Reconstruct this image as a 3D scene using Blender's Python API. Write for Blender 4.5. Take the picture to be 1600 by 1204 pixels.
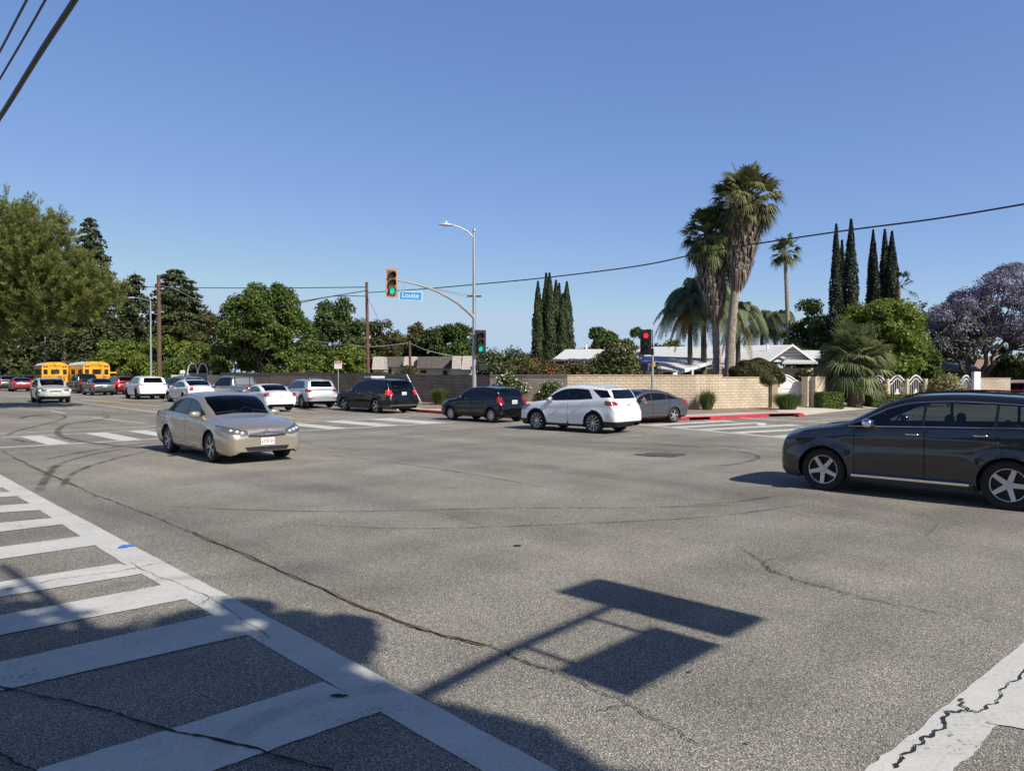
import bpy, bmesh, math, random
import numpy as np
from mathutils import Vector, Matrix
from mathutils.bvhtree import BVHTree
R = math.radians
for o in list(bpy.data.objects): bpy.data.objects.remove(o)
SC = bpy.context.scene
COL = SC.collection
# ---------------------------------------------------------------- camera, sky, sun, exposure
FPX, CX, CY, CAMH, PITCH = 1150.0, 800.0, 602.0, 1.97, R(0.797)
cam = bpy.data.objects.new('camera', bpy.data.cameras.new('camera')); COL.objects.link(cam)
cam.location = (0, 0, CAMH); cam.rotation_euler = (R(90) - PITCH, 0, 0)
cam.data.sensor_width = 36; cam.data.lens = 36 * FPX / 1600; cam.data.clip_end = 4000; cam.data.clip_start = 0.05
SC.camera = cam
SUN_EL = R(39); SX, SY = -0.722, 0.692          # horizontal direction the shadows fall
W = bpy.data.worlds.new('World'); SC.world = W; W.use_nodes = True
nt = W.node_tree; sky = nt.nodes.new('ShaderNodeTexSky'); sky.sky_type = 'NISHITA'; sky.sun_disc = False
sky.sun_elevation = SUN_EL; sky.sun_rotation = math.atan2(-SX, -SY); sky.altitude = 100
sky.air_density = 0.5; sky.dust_density = 0.3; sky.ozone_density = 6.0
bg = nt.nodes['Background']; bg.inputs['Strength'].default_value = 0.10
sp = nt.nodes.new('ShaderNodeSeparateColor'); cb = nt.nodes.new('ShaderNodeCombineColor'); nt.links.new(sky.outputs[0], sp.inputs[0])
for i, (g, k, mxv) in enumerate(((0.80, 1.50, .56), (0.66, 1.18, .72), (0.42, 1.12, .92))):      # soften the sky's contrast towards the horizon, as the camera does
    a = nt.nodes.new('ShaderNodeMath'); a.operation = 'MULTIPLY'; a.inputs[1].default_value = 0.1366; nt.links.new(sp.outputs[i], a.inputs[0])
    p = nt.nodes.new('ShaderNodeMath'); p.operation = 'POWER'; p.inputs[1].default_value = g; nt.links.new(a.outputs[0], p.inputs[0])
    z = nt.nodes.new('ShaderNodeMath'); z.operation = 'MINIMUM'; z.inputs[1].default_value = mxv / k; nt.links.new(p.outputs[0], z.inputs[0])
    q = nt.nodes.new('ShaderNodeMath'); q.operation = 'MULTIPLY'; q.inputs[1].default_value = k / 0.1366; nt.links.new(z.outputs[0], q.inputs[0]); nt.links.new(q.outputs[0], cb.inputs[i])
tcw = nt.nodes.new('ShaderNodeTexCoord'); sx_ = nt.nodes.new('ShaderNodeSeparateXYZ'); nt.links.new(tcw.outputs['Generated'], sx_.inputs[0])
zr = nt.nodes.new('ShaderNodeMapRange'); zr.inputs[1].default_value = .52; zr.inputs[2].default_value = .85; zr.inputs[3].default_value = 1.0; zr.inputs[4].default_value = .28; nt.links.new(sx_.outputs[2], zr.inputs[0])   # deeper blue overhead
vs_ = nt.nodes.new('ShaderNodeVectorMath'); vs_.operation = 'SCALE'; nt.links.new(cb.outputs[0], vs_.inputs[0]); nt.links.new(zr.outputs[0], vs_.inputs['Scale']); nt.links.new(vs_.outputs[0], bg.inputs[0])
sun = bpy.data.objects.new('sun', bpy.data.lights.new('sun', 'SUN')); COL.objects.link(sun)
sun.data.energy = 5.0; sun.data.angle = R(0.53); sun.data.color = (1.0, 0.93, 0.82)
sd = Vector((SX * math.cos(SUN_EL), SY * math.cos(SUN_EL), -math.sin(SUN_EL)))
sun.rotation_euler = sd.to_track_quat('-Z', 'Y').to_euler()
SC.view_settings.view_transform = 'Standard'; SC.view_settings.look = 'None'
SC.view_settings.exposure = 0.22; SC.view_settings.gamma = 1
SC.cycles.max_bounces = 7; SC.cycles.transparent_max_bounces = 24
SC.cycles.sample_clamp_indirect = 6

# ---------------------------------------------------------------- terrain height and picture-to-ground measuring
def gz(x, y):
    d = -0.69 * x + 0.72 * y - 32
    return 0.0 if d <= 0 else 0.30 * (1 - math.exp(-d / 15)) * min(1, d / 6)
_F = Vector((0, math.cos(PITCH), -math.sin(PITCH))); _U = Vector((0, math.sin(PITCH), math.cos(PITCH)))
def ray(px, py):
    return _F + Vector((1, 0, 0)) * ((px - CX) / FPX) + _U * (-(py - CY) / FPX)
def G(px, py, h=0.0):                 # ground point measured from the photograph
    d = ray(px, py); z = h
    for _ in range(12):
        t = (z - CAMH) / d.z; z = gz(d.x * t, d.y * t) + h
    return Vector((d.x * t, d.y * t, z))
def PT(px, py, Y):                    # point at distance Y
    d = ray(px, py); t = Y / d.y
    return Vector((d.x * t, Y, CAMH + d.z * t))
def XY(px, Y): return ((px - CX) / FPX * Y, Y)
def onG(x, y, h=0.0): return Vector((x, y, gz(x, y) + h))

# ---------------------------------------------------------------- object helpers
def tag(o, label=None, cat=None, group=None, kind=None):
    if label: o['label'] = label
    if cat: o['category'] = cat
    if group: o['group'] = group
    if kind: o['kind'] = kind
    return o
def thing(name, label, cat, loc=(0, 0, 0), rz=0.0, group=None):
    o = bpy.data.objects.new(name, None); COL.objects.link(o); o.empty_display_size = 0.2
    o.location = loc; o.rotation_euler = (0, 0, rz)
    return tag(o, label, cat, group)
def link_mesh(name, me, parent=None, mat=None):
    if mat is not None:
        me.materials.clear(); me.materials.append(mat)
    o = bpy.data.objects.new(name, me); COL.objects.link(o)
    if parent is not None: o.parent = parent
    return o
def smooth(me, ang=35):
    me.polygons.foreach_set('use_smooth', [True] * len(me.polygons))
    me.set_sharp_from_angle(angle=R(ang))
def mesh(name, vs, fs, mat, parent=None, sm=None):
    me = bpy.data.meshes.new(name); me.from_pydata([tuple(v) for v in vs], [], fs); me.update()
    if sm: smooth(me, sm)
    return link_mesh(name, me, parent, mat)
class MB:
    def __init__(s): s.v = []; s.f = []
    def add(s, vs, fs):
        n = len(s.v); s.v += [tuple(v) for v in vs]; s.f += [[i + n for i in f] for f in fs]; return s
    def box(s, c, d, rz=0, M=None):
        hx, hy, hz = d[0] / 2, d[1] / 2, d[2] / 2; cs, sn = math.cos(rz), math.sin(rz); vs = []
        for a, b, e in ((-1,-1,-1),(1,-1,-1),(1,1,-1),(-1,1,-1),(-1,-1,1),(1,-1,1),(1,1,1),(-1,1,1)):
            x, y, z = a * hx, b * hy, e * hz
            p = Vector((x * cs - y * sn + c[0], x * sn + y * cs + c[1], z + c[2]))
            vs.append(M @ p if M else p)
        return s.add(vs, [(0,3,2,1),(4,5,6,7),(0,1,5,4),(1,2,6,5),(2,3,7,6),(3,0,4,7)])
    def tube(s, pts, r, n=8, cap=True):
        pts = [Vector(p) for p in pts]; rs = r if isinstance(r, (list, tuple)) else [r] * len(pts)
        rings = []; up = None
        for i, p in enumerate(pts):
            t = (pts[min(i + 1, len(pts) - 1)] - pts[max(i - 1, 0)]).normalized()
            if up is None: up = t.orthogonal().normalized()
            up = (up - t * up.dot(t)).normalized(); b = t.cross(up)
            rings.append([p + (up * math.cos(2 * math.pi * k / n) + b * math.sin(2 * math.pi * k / n)) * rs[i] for k in range(n)])
        vs = [v for rg in rings for v in rg]; fs = []
        for i in range(len(pts) - 1):
            for k in range(n):
                fs.append((i * n + k, i * n + (k + 1) % n, (i + 1) * n + (k + 1) % n, (i + 1) * n + k))
        if cap: fs.append(list(range(n))[::-1]); fs.append([(len(pts) - 1) * n + k for k in range(n)])
        return s.add(vs, fs)
    def lathe(s, prof, n=24, M=None, axis='z', closed=False):   # prof: (radius, height)
        vs = []; fs = []; m = len(prof)
        for k in range(n):
            a = 2 * math.pi * k / n
            for r, h in prof:
                p = Vector((r * math.cos(a), r * math.sin(a), h)) if axis == 'z' else Vector((r * math.cos(a), h, r * math.sin(a)))
                vs.append(M @ p if M else p)
        for k in range(n):
            k2 = (k + 1) % n
            for i in range(m - 1 if not closed else m):
                j = (i + 1) % m
                fs.append((k * m + i, k2 * m + i, k2 * m + j, k * m + j))
        return s.add(vs, fs)
    def prism(s, poly, h0, h1, M=None):     # poly (x,y) extruded in z
        n = len(poly); vs = [Vector((x, y, h0)) for x, y in poly] + [Vector((x, y, h1)) for x, y in poly]
        if M: vs = [M @ v for v in vs]
        return s.add(vs, [list(range(n))[::-1], list(range(n, 2 * n))] + [(i, (i + 1) % n, n + (i + 1) % n, n + i) for i in range(n)])
    def ell(s, c, r, n=12, m=8, M=None, e=1.0):
        pw = lambda v: math.copysign(abs(v) ** e, v)
        vs = []; fs = []
        for i in range(m + 1):
            t = math.pi * i / m
            for k in range(n):
                a = 2 * math.pi * k / n
                p = Vector((c[0] + r[0] * pw(math.sin(t)) * pw(math.cos(a)), c[1] + r[1] * pw(math.sin(t)) * pw(math.sin(a)), c[2] + r[2] * pw(math.cos(t))))
                vs.append(M @ p if M else p)
        for i in range(m):
            for k in range(n): fs.append((i * n + k, (i + 1) * n + k, (i + 1) * n + (k + 1) % n, i * n + (k + 1) % n))
        return s.add(vs, fs)
    def build(s, name, mat, parent=None, sm=None): return mesh(name, s.v, s.f, mat, parent, sm)
def text_mesh(name, body, size, mat, parent, M, depth=0.004, sx=1.0):
    c = bpy.data.curves.new('t', 'FONT'); c.body = body; c.size = size; c.align_x = 'CENTER'; c.align_y = 'CENTER'; c.extrude = depth
    t = bpy.data.objects.new('t', c); COL.objects.link(t)
    me = bpy.data.meshes.new_from_object(t.evaluated_get(bpy.context.evaluated_depsgraph_get()))
    bpy.data.objects.remove(t); bpy.data.curves.remove(c)
    me.transform(Matrix.Diagonal((sx, 1, 1, 1))); me.transform(M)
    return link_mesh(name, me, parent, mat)
def pchip(pts):
    xs = [p[0] for p in pts]; ys = [p[1] for p in pts]; n = len(xs)
    d = [(ys[i + 1] - ys[i]) / (xs[i + 1] - xs[i]) for i in range(n - 1)]
    m = [d[0]] + [0 if d[i - 1] * d[i] <= 0 else 2 * d[i - 1] * d[i] / (d[i - 1] + d[i]) for i in range(1, n - 1)] + [d[-1]]
    def f(x):
        if x <= xs[0]: return ys[0]
        if x >= xs[-1]: return ys[-1]
        i = 0
        while x > xs[i + 1]: i += 1
        h = xs[i + 1] - xs[i]; t = (x - xs[i]) / h
        return ((2*t**3 - 3*t*t + 1) * ys[i] + (t**3 - 2*t*t + t) * h * m[i] + (-2*t**3 + 3*t*t) * ys[i + 1] + (t**3 - t*t) * h * m[i + 1])
    return f

# ---------------------------------------------------------------- materials
MATS = {}
def pmat(name, col, rough=0.6, metal=0.0, coat=0.0, spec=0.5, emit=None, es=1.0, noise=0.0, nscale=8.0, bump=0.0):
    if name in MATS: return MATS[name]
    m = bpy.data.materials.new(name); m.use_nodes = True; t = m.node_tree; b = t.nodes['Principled BSDF']
    b.inputs['Base Color'].default_value = (*col, 1); b.inputs['Roughness'].default_value = rough
    b.inputs['Metallic'].default_value = metal; b.inputs['Coat Weight'].default_value = coat; b.inputs['Coat Roughness'].default_value = 0.04
    b.inputs['Specular IOR Level'].default_value = spec
    if emit: b.inputs['Emission Color'].default_value = (*emit, 1); b.inputs['Emission Strength'].default_value = es
    if noise or bump:
        g = t.nodes.new('ShaderNodeTexCoord'); n = t.nodes.new('ShaderNodeTexNoise'); n.inputs['Scale'].default_value = nscale; n.inputs['Detail'].default_value = 6
        n.inputs['Roughness'].default_value = 0.65
        t.links.new(g.outputs['Object'], n.inputs['Vector'])
        if noise:
            mr = t.nodes.new('ShaderNodeMapRange'); mr.inputs['From Min'].default_value = 0.3; mr.inputs['From Max'].default_value = 0.7
            mr.inputs['To Min'].default_value = 1 - noise; mr.inputs['To Max'].default_value = 1 + noise * 0.6
            t.links.new(n.outputs[0], mr.inputs['Value'])
            mx = t.nodes.new('ShaderNodeVectorMath'); mx.operation = 'SCALE'; mx.inputs[0].default_value = col
            t.links.new(mr.outputs[0], mx.inputs['Scale']); t.links.new(mx.outputs[0], b.inputs['Base Color'])
        if bump:
            bp = t.nodes.new('ShaderNodeBump'); bp.inputs['Strength'].default_value = bump; bp.inputs['Distance'].default_value = 0.02
            t.links.new(n.outputs[0], bp.inputs['Height']); t.links.new(bp.outputs[0], b.inputs['Normal'])
    MATS[name] = m; return m
def nodes(name):
    m = bpy.data.materials.new(name); m.use_nodes = True; t = m.node_tree
    return m, t, t.nodes['Principled BSDF'], t.nodes['Material Output']
def N(t, typ, **kw):
    n = t.nodes.new(typ)
    for k, v in kw.items():
        if k in n.inputs: n.inputs[k].default_value = v
        else: setattr(n, k, v)
    return n
def ramp(t, fac, stops):
    r = t.nodes.new('ShaderNodeValToRGB'); e = r.color_ramp.elements
    while len(e) < len(stops): e.new(0.5)
    for i, (p, c) in enumerate(stops): e[i].position = p; e[i].color = (*c, 1)
    t.links.new(fac, r.inputs[0]); return r.outputs[0]
def mixc(t, f, a, b, mode='MIX'):
    m = t.nodes.new('ShaderNodeMix'); m.data_type = 'RGBA'; m.blend_type = mode
    for s, v in ((0, f), (6, a), (7, b)):
        if hasattr(v, 'links') or hasattr(v, 'is_linked'): t.links.new(v, m.inputs[s])
        elif isinstance(v, (int, float)): m.inputs[s].default_value = v
        else: m.inputs[s].default_value = (*v, 1)
    return m.outputs[2]
def mathn(t, op, a, b=None, clamp=False):
    m = t.nodes.new('ShaderNodeMath'); m.operation = op; m.use_clamp = clamp
    for i, v in enumerate((a, b)):
        if v is None: continue
        if isinstance(v, (int, float)): m.inputs[i].default_value = v
        else: t.links.new(v, m.inputs[i])
    return m.outputs[0]

def asphalt_mat():
    m, t, b, o = nodes('asphalt'); tc = N(t, 'ShaderNodeTexCoord').outputs['Object']
    big = N(t, 'ShaderNodeTexNoise', Scale=0.16, Detail=4); t.links.new(tc, big.inputs['Vector'])
    mid = N(t, 'ShaderNodeTexNoise', Scale=1.1, Detail=5); t.links.new(tc, mid.inputs['Vector'])
    # traffic-worn streaks along the two streets
    st = []
    for rz, sc in ((R(-46), (0.55, 0.05, 1)), (R(44), (0.5, 0.06, 1))):
        mp = N(t, 'ShaderNodeMapping'); mp.inputs['Rotation'].default_value = (0, 0, rz); mp.inputs['Scale'].default_value = sc; mp.vector_type = 'POINT'
        # point mapping scales first then rotates, so rotate in a first node
        r0 = N(t, 'ShaderNodeVectorRotate'); r0.rotation_type = 'Z_AXIS'; r0.inputs['Angle'].default_value = rz; t.links.new(tc, r0.inputs['Vector'])
        mp.inputs['Rotation'].default_value = (0, 0, 0); t.links.new(r0.outputs[0], mp.inputs['Vector'])
        n = N(t, 'ShaderNodeTexNoise', Scale=1.0, Detail=3); t.links.new(mp.outputs[0], n.inputs['Vector']); st.append(n.outputs[0])
    ag = N(t, 'ShaderNodeTexVoronoi', Scale=135); t.links.new(tc, ag.inputs['Vector'])
    ag2 = N(t, 'ShaderNodeTexNoise', Scale=90, Detail=3); t.links.new(tc, ag2.inputs['Vector'])
    c = ramp(t, big.outputs[0], [(0.35, (0.212, 0.200, 0.181)), (0.5, (0.248, 0.234, 0.211)), (0.68, (0.294, 0.276, 0.245))])
    s1 = mathn(t, 'ADD', st[0], st[1]); sr = N(t, 'ShaderNodeMapRange'); t.links.new(s1, sr.inputs[0])
    sr.inputs[1].default_value = 0.78; sr.inputs[2].default_value = 1.2; sr.inputs[3].default_value = 0.80; sr.inputs[4].default_value = 1.14
    mr = N(t, 'ShaderNodeMapRange'); t.links.new(mid.outputs[0], mr.inputs[0])
    mr.inputs[1].default_value = 0.3; mr.inputs[2].default_value = 0.7; mr.inputs[3].default_value = 0.88; mr.inputs[4].default_value = 1.1
    gr = ramp(t, ag.outputs['Color'], [(0.10, (0.30, 0.30, 0.30)), (0.42, (0.80, 0.795, 0.78)), (0.70, (1.22, 1.20, 1.14)), (0.92, (2.3, 2.25, 2.1))])
    gr2 = ramp(t, ag2.outputs[0], [(0.34, (0.55, 0.55, 0.55)), (0.5, (1, 1, 1)), (0.66, (1.5, 1.48, 1.42))])
    vm = N(t, 'ShaderNodeVectorMath', operation='SCALE'); t.links.new(c, vm.inputs[0]); t.links.new(mathn(t, 'MULTIPLY', sr.outputs[0], mr.outputs[0]), vm.inputs['Scale'])
    v2 = N(t, 'ShaderNodeVectorMath', operation='MULTIPLY'); t.links.new(vm.outputs[0], v2.inputs[0]); t.links.new(gr, v2.inputs[1])
    v3 = N(t, 'ShaderNodeVectorMath', operation='MULTIPLY'); t.links.new(v2.outputs[0], v3.inputs[0]); t.links.new(gr2, v3.inputs[1])
    t.links.new(v3.outputs[0], b.inputs['Base Color']); b.inputs['Roughness'].default_value = 0.88; b.inputs['Specular IOR Level'].default_value = 0.3
    bp = N(t, 'ShaderNodeBump', Strength=0.55, Distance=0.008); t.links.new(ag.outputs['Distance'], bp.inputs['Height']); t.links.new(bp.outputs[0], b.inputs['Normal'])
    return m
def paint_mat(name='road_paint', col=(0.62, 0.61, 0.57), wear=0.572):
    m, t, b, o = nodes(name); tc = N(t, 'ShaderNodeTexCoord').outputs['Object']
    n1 = N(t, 'ShaderNodeTexNoise', Scale=1.7, Detail=8, Roughness=0.7); t.links.new(tc, n1.inputs['Vector'])
    n2 = N(t, 'ShaderNodeTexNoise', Scale=38, Detail=4, Roughness=0.75); t.links.new(tc, n2.inputs['Vector'])
    ad = mathn(t, 'ADD', mathn(t, 'MULTIPLY', n1.outputs[0], 0.55), mathn(t, 'MULTIPLY', n2.outputs[0], 0.6))
    holes = ramp(t, ad, [(wear - 0.16, (0, 0, 0)), (wear - 0.09, (1, 1, 1))])
    c1 = ramp(t, n1.outputs[0], [(0.3, tuple(x * 0.78 for x in col)), (0.7, col)])
    c2 = mixc(t, 1.0, c1, ramp(t, n2.outputs[0], [(0.3, (0.82, 0.82, 0.82)), (0.6, (1.03, 1.03, 1.03))]), 'MULTIPLY')
    c3 = mixc(t, holes, (0.13, 0.125, 0.12), c2)
    t.links.new(c3, b.inputs['Base Color']); b.inputs['Roughness'].default_value = 0.75
    bp = N(t, 'ShaderNodeBump', Strength=0.25, Distance=0.004); t.links.new(n2.outputs[0], bp.inputs['Height']); t.links.new(bp.outputs[0], b.inputs['Normal'])
    return m
def stain_mat(name, col, op, sc=3.0):        # tyre rubber / oil on the road: thin, patchy coat
    m, t, b, o = nodes(name); tc = N(t, 'ShaderNodeTexCoord').outputs['Object']
    n = N(t, 'ShaderNodeTexNoise', Scale=sc, Detail=5); t.links.new(tc, n.inputs['Vector'])
    n2 = N(t, 'ShaderNodeTexNoise', Scale=60, Detail=2); t.links.new(tc, n2.inputs['Vector'])
    f = mathn(t, 'MULTIPLY', ramp(t, mathn(t, 'ADD', mathn(t, 'MULTIPLY', n.outputs[0], 0.6), mathn(t, 'MULTIPLY', n2.outputs[0], 0.4)), [(0.4, (0.1, 0.1, 0.1)), (0.62, (1, 1, 1))]), op)
    at = N(t, 'ShaderNodeAttribute', attribute_name='edge'); f = mathn(t, 'MULTIPLY', f, at.outputs['Fac'])
    b.inputs['Base Color'].default_value = (*col, 1); b.inputs['Roughness'].default_value = 0.9
    t.links.new(f, b.inputs['Alpha']); return m
def brick_mat(name, c1, c2, mortar, sc=1.0, bw=0.40, bh=0.15, bump=0.6):
    m, t, b, o = nodes(name); tc = N(t, 'ShaderNodeTexCoord').outputs['UV']
    br = N(t, 'ShaderNodeTexBrick'); t.links.new(tc, br.inputs['Vector']); br.inputs['Scale'].default_value = sc
    br.inputs['Brick Width'].default_value = bw; br.inputs['Row Height'].default_value = bh; br.inputs['Mortar Size'].default_value = 0.016
    br.inputs['Mortar Smooth'].default_value = 0.3
    br.inputs['Color1'].default_value = (*c1, 1); br.inputs['Color2'].default_value = (*c2, 1); br.inputs['Mortar'].default_value = (*mortar, 1)
    n = N(t, 'ShaderNodeTexNoise', Scale=1.2, Detail=6); t.links.new(tc, n.inputs['Vector'])
    n2 = N(t, 'ShaderNodeTexNoise', Scale=25, Detail=4); t.links.new(tc, n2.inputs['Vector'])
    c = mixc(t, 1.0, br.outputs[0], ramp(t, n.outputs[0], [(0.3, (0.78, 0.75, 0.72)), (0.65, (1.06, 1.05, 1.04))]), 'MULTIPLY')
    c = mixc(t, 1.0, c, ramp(t, n2.outputs[0], [(0.3, (0.8, 0.8, 0.8)), (0.65, (1.1, 1.1, 1.1))]), 'MULTIPLY')
    t.links.new(c, b.inputs['Base Color']); b.inputs['Roughness'].default_value = 0.9
    bp = N(t, 'ShaderNodeBump', Strength=bump, Distance=0.015); bp.invert = True; t.links.new(br.outputs['Fac'], bp.inputs['Height']); t.links.new(bp.outputs[0], b.inputs['Normal'])
    return m
def leaf_mat(name, dark, light, trans=0.25, rough=0.55, extra=None, spec=0.3):
    if name in MATS: return MATS[name]
    m, t, b, o = nodes(name); at = N(t, 'ShaderNodeAttribute', attribute_name='rnd')
    mid = tuple((a + c) / 2 for a, c in zip(dark, light))
    st = [(0.0, dark), (0.55, mid), (1.0, light)]
    if extra: st = [(0.0, dark), (0.5, mid), (extra[0] - 0.02, light), (extra[0], extra[1])]
    c = ramp(t, at.outputs['Fac'], st)
    t.links.new(c, b.inputs['Base Color']); b.inputs['Roughness'].default_value = rough; b.inputs['Specular IOR Level'].default_value = spec
    tr = N(t, 'ShaderNodeBsdfTranslucent'); t.links.new(c, tr.inputs[0])
    ms = N(t, 'ShaderNodeMixShader'); ms.inputs[0].default_value = trans
    t.links.new(b.outputs[0], ms.inputs[1]); t.links.new(tr.outputs[0], ms.inputs[2]); t.links.new(ms.outputs[0], o.inputs[0])
    MATS[name] = m; return m
def glass_mat(name, tint, refl=1.0):
    if name in MATS: return MATS[name]
    m, t, b, o = nodes(name)
    tr = N(t, 'ShaderNodeBsdfTransparent'); tr.inputs[0].default_value = (*tint, 1)
    gl = N(t, 'ShaderNodeBsdfGlossy'); gl.inputs['Roughness'].default_value = 0.015; gl.inputs[0].default_value = (refl, refl, refl, 1)
    fr = N(t, 'ShaderNodeFresnel', IOR=1.5); ms = N(t, 'ShaderNodeMixShader')
    t.links.new(mathn(t, 'MULTIPLY_ADD', fr.outputs[0], 1.0), ms.inputs[0]); ms.inputs[0].default_value = 0.08
    t.links.new(fr.outputs[0], ms.inputs[0]); t.links.new(tr.outputs[0], ms.inputs[1]); t.links.new(gl.outputs[0], ms.inputs[2]); t.links.new(ms.outputs[0], o.inputs[0])
    MATS[name] = m; return m
ASPH = asphalt_mat(); PAINT = paint_mat(); PAINT_FAR = paint_mat('road_paint_worn', (0.66, 0.66, 0.62), 0.57); YPAINT = paint_mat('road_paint_yellow', (0.55, 0.36, 0.12), 0.60)
RUBBER = stain_mat('tyre_marks', (0.055, 0.053, 0.052), 0.75, 2.5); OIL = stain_mat('worn_dark_asphalt', (0.08, 0.078, 0.075), 0.17, 0.9)
CRACK = pmat('crack_dark', (0.018, 0.016, 0.014), 0.95); CRACKT = pmat('crack_weeds', (0.16, 0.12, 0.06), 0.95, noise=0.5, nscale=14)
CONC = pmat('concrete', (0.52, 0.48, 0.42), 0.9, noise=0.22, nscale=2.5, bump=0.2); REDCURB = pmat('red_curb_paint', (0.52, 0.035, 0.045), 0.65, noise=0.55, nscale=7, bump=.2)
DIRT = pmat('dirt', (0.26, 0.19, 0.13), 0.95, noise=0.45, nscale=1.5, bump=0.4); MULCH = pmat('mulch', (0.16, 0.075, 0.05), 0.95, noise=0.5, nscale=9, bump=0.5)
BLACK = pmat('black_plastic', (0.012, 0.012, 0.013), 0.45); CHROME = pmat('chrome', (0.85, 0.85, 0.86), 0.12, 1.0); RUB = pmat('tyre_rubber', (0.014, 0.014, 0.014), 0.8)
ALU = pmat('alloy', (0.62, 0.62, 0.64), 0.3, 0.85); INNER = pmat('car_interior', (0.014, 0.014, 0.016), 0.8); GREYP = pmat('grey_plastic', (0.06, 0.06, 0.062), 0.55)
WHITEP = pmat('white_paint', (0.78, 0.78, 0.77), 0.45); GALV = pmat('galvanised_steel', (0.42, 0.44, 0.45), 0.45, 0.6, noise=0.12, nscale=3)
BARK = pmat('bark', (0.13, 0.10, 0.075), 0.95, noise=0.5, nscale=6, bump=0.8); POLE = pmat('wood_pole', (0.14, 0.075, 0.05), 0.9, noise=0.4, nscale=4, bump=0.4)
# ---------------------------------------------------------------- ground, road, markings
def grid_sheet(name, xs, ys, mat, dz):
    vs = [onG(x, y, dz) for y in ys for x in xs]; nx = len(xs)
    fs = [(j * nx + i, j * nx + i + 1, (j + 1) * nx + i + 1, (j + 1) * nx + i) for j in range(len(ys) - 1) for i in range(nx - 1)]
    return tag(mesh(name, vs, fs, mat), kind='structure')
fx = [-1200, -600, -300, -180] + list(range(-120, 101, 8)) + [160, 300, 600, 1200]
grid_sheet('ground', fx, [-600, -200, -60, -30] + list(range(-20, 151, 8)) + [220, 400, 800, 1500], DIRT, -0.07)
grid_sheet('road', list(range(-116, 97, 2)), list(range(-22, 148, 2)), ASPH, 0.0)

LV = [0.004, 0.008, 0.012]
def gpoly(name, pxs, mat, lv=0, extra=None):          # flat painted shape from ground points measured in the photo
    rj = random.Random(int(pxs[0][1] * 7 + pxs[1][0])); Q = [G(*p) for p in pxs]; vs = []
    for i, a in enumerate(Q):      # chipped, slightly ragged paint edges
        b = Q[(i + 1) % len(Q)]; n = Vector((-(b - a).y, (b - a).x, 0)).normalized(); k = max(1, min(60, int((b - a).length / .05)))
        for q in range(k): vs.append(a.lerp(b, q / k) + n * (rj.uniform(-1, 1) * .006 if q else 0) + Vector((0, 0, LV[lv])))
    return tag(mesh(name, vs, [list(range(len(vs)))], mat), kind='structure')
def band(name, A, B, mat, lv=0, jag=0.0):             # quads between two polylines
    rnd = random.Random(len(A) * 7 + lv); vs = []
    def dense(L):
        out = []
        for i in range(len(L) - 1):
            k = 10 if jag else 4
            for q in range(k): out.append(L[i].lerp(L[i + 1], q / k))
        return out + [L[-1]]
    A = dense([G(*p) for p in A]); B = dense([G(*p) for p in B])
    for a, b in zip(A, B):
        n = (b - a); n.z = 0; n.normalize()
        vs += [onG(*(a + n * rnd.uniform(-jag, jag)).xy, LV[lv]), onG(*(b + n * rnd.uniform(-jag, jag)).xy, LV[lv])]
    fs = [(2 * i, 2 * i + 1, 2 * i + 3, 2 * i + 2) for i in range(len(A) - 1)]
    return tag(mesh(name, vs, fs, mat), kind='structure')
def wline(name, p, q, w, mat, lv=0):                  # straight line of width w metres between two ground points
    p, q = G(*p), G(*q); d = (q - p); d.z = 0; L = d.length; d.normalize(); n = Vector((-d.y, d.x, 0)) * w / 2; k = max(2, int(L / 2)); vs = []
    for i in range(k + 1):
        c = p + d * L * i / k
        vs += [onG(*(c - n).xy, LV[lv]), onG(*(c + n).xy, LV[lv])]
    return tag(mesh(name, vs, [(2 * i, 2 * i + 1, 2 * i + 3, 2 * i + 2) for i in range(k)], mat), kind='structure')
# near crosswalk on the left
band('crosswalk_edge_line', [(-60, 705), (0, 741), (75, 782), (157, 825), (205, 851), (255, 877), (440, 974), (870, 1204), (1100, 1340)],
     [(-60, 720), (0, 759), (42, 784), (95, 818), (147, 851), (200, 884), (386, 992), (752, 1204), (940, 1340)], PAINT, 0, 0.006)
for q in ([(-60, 722), (-60, 728), (-30, 743), (-15, 743)], [(-120, 752), (0, 757), (5, 762), (-120, 762)],
          [(-150, 775), (0, 769), (22, 769), (32, 775), (0, 777), (-150, 784)], [(-150, 800), (0, 790), (50, 786.5), (66, 797), (0, 801), (-150, 812)],
          [(-150, 834), (0, 817), (88, 809), (102, 819), (0, 831), (-150, 849)], [(-200, 878), (0, 855), (127, 838), (150, 852), (0, 874), (-200, 900)],
          [(-200, 944), (0, 909.5), (184, 881), (200, 884), (221, 897), (0, 933), (-200, 968)], [(-300, 1032), (0, 962), (256, 914), (262, 915), (292, 936), (0, 993), (-300, 1070)],
          [(-300, 1135), (0, 1035), (331, 962), (337, 963), (388, 992), (0, 1080), (-300, 1190)],
          [(-300, 1320), (62, 1202), (272, 1138), (505, 1066), (600, 1111), (500, 1145), (337, 1204), (0, 1330)]):
    gpoly('crosswalk_bar', q, PAINT, 1)
# near line on the right with its worn edge
band('crosswalk_edge_line', [(1240, 1290), (1348, 1204), (1442, 1133), (1533, 1057), (1600, 1003), (1700, 925)],
     [(1420, 1290), (1488, 1204), (1535, 1164), (1552, 1136), (1610, 1112), (1790, 990)], PAINT, 0, 0.012)
gpoly('crosswalk_bar', [(1540, 1130), (1605, 1108), (1700, 1100), (1700, 1170), (1600, 1140)], PAINT, 1)
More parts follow.
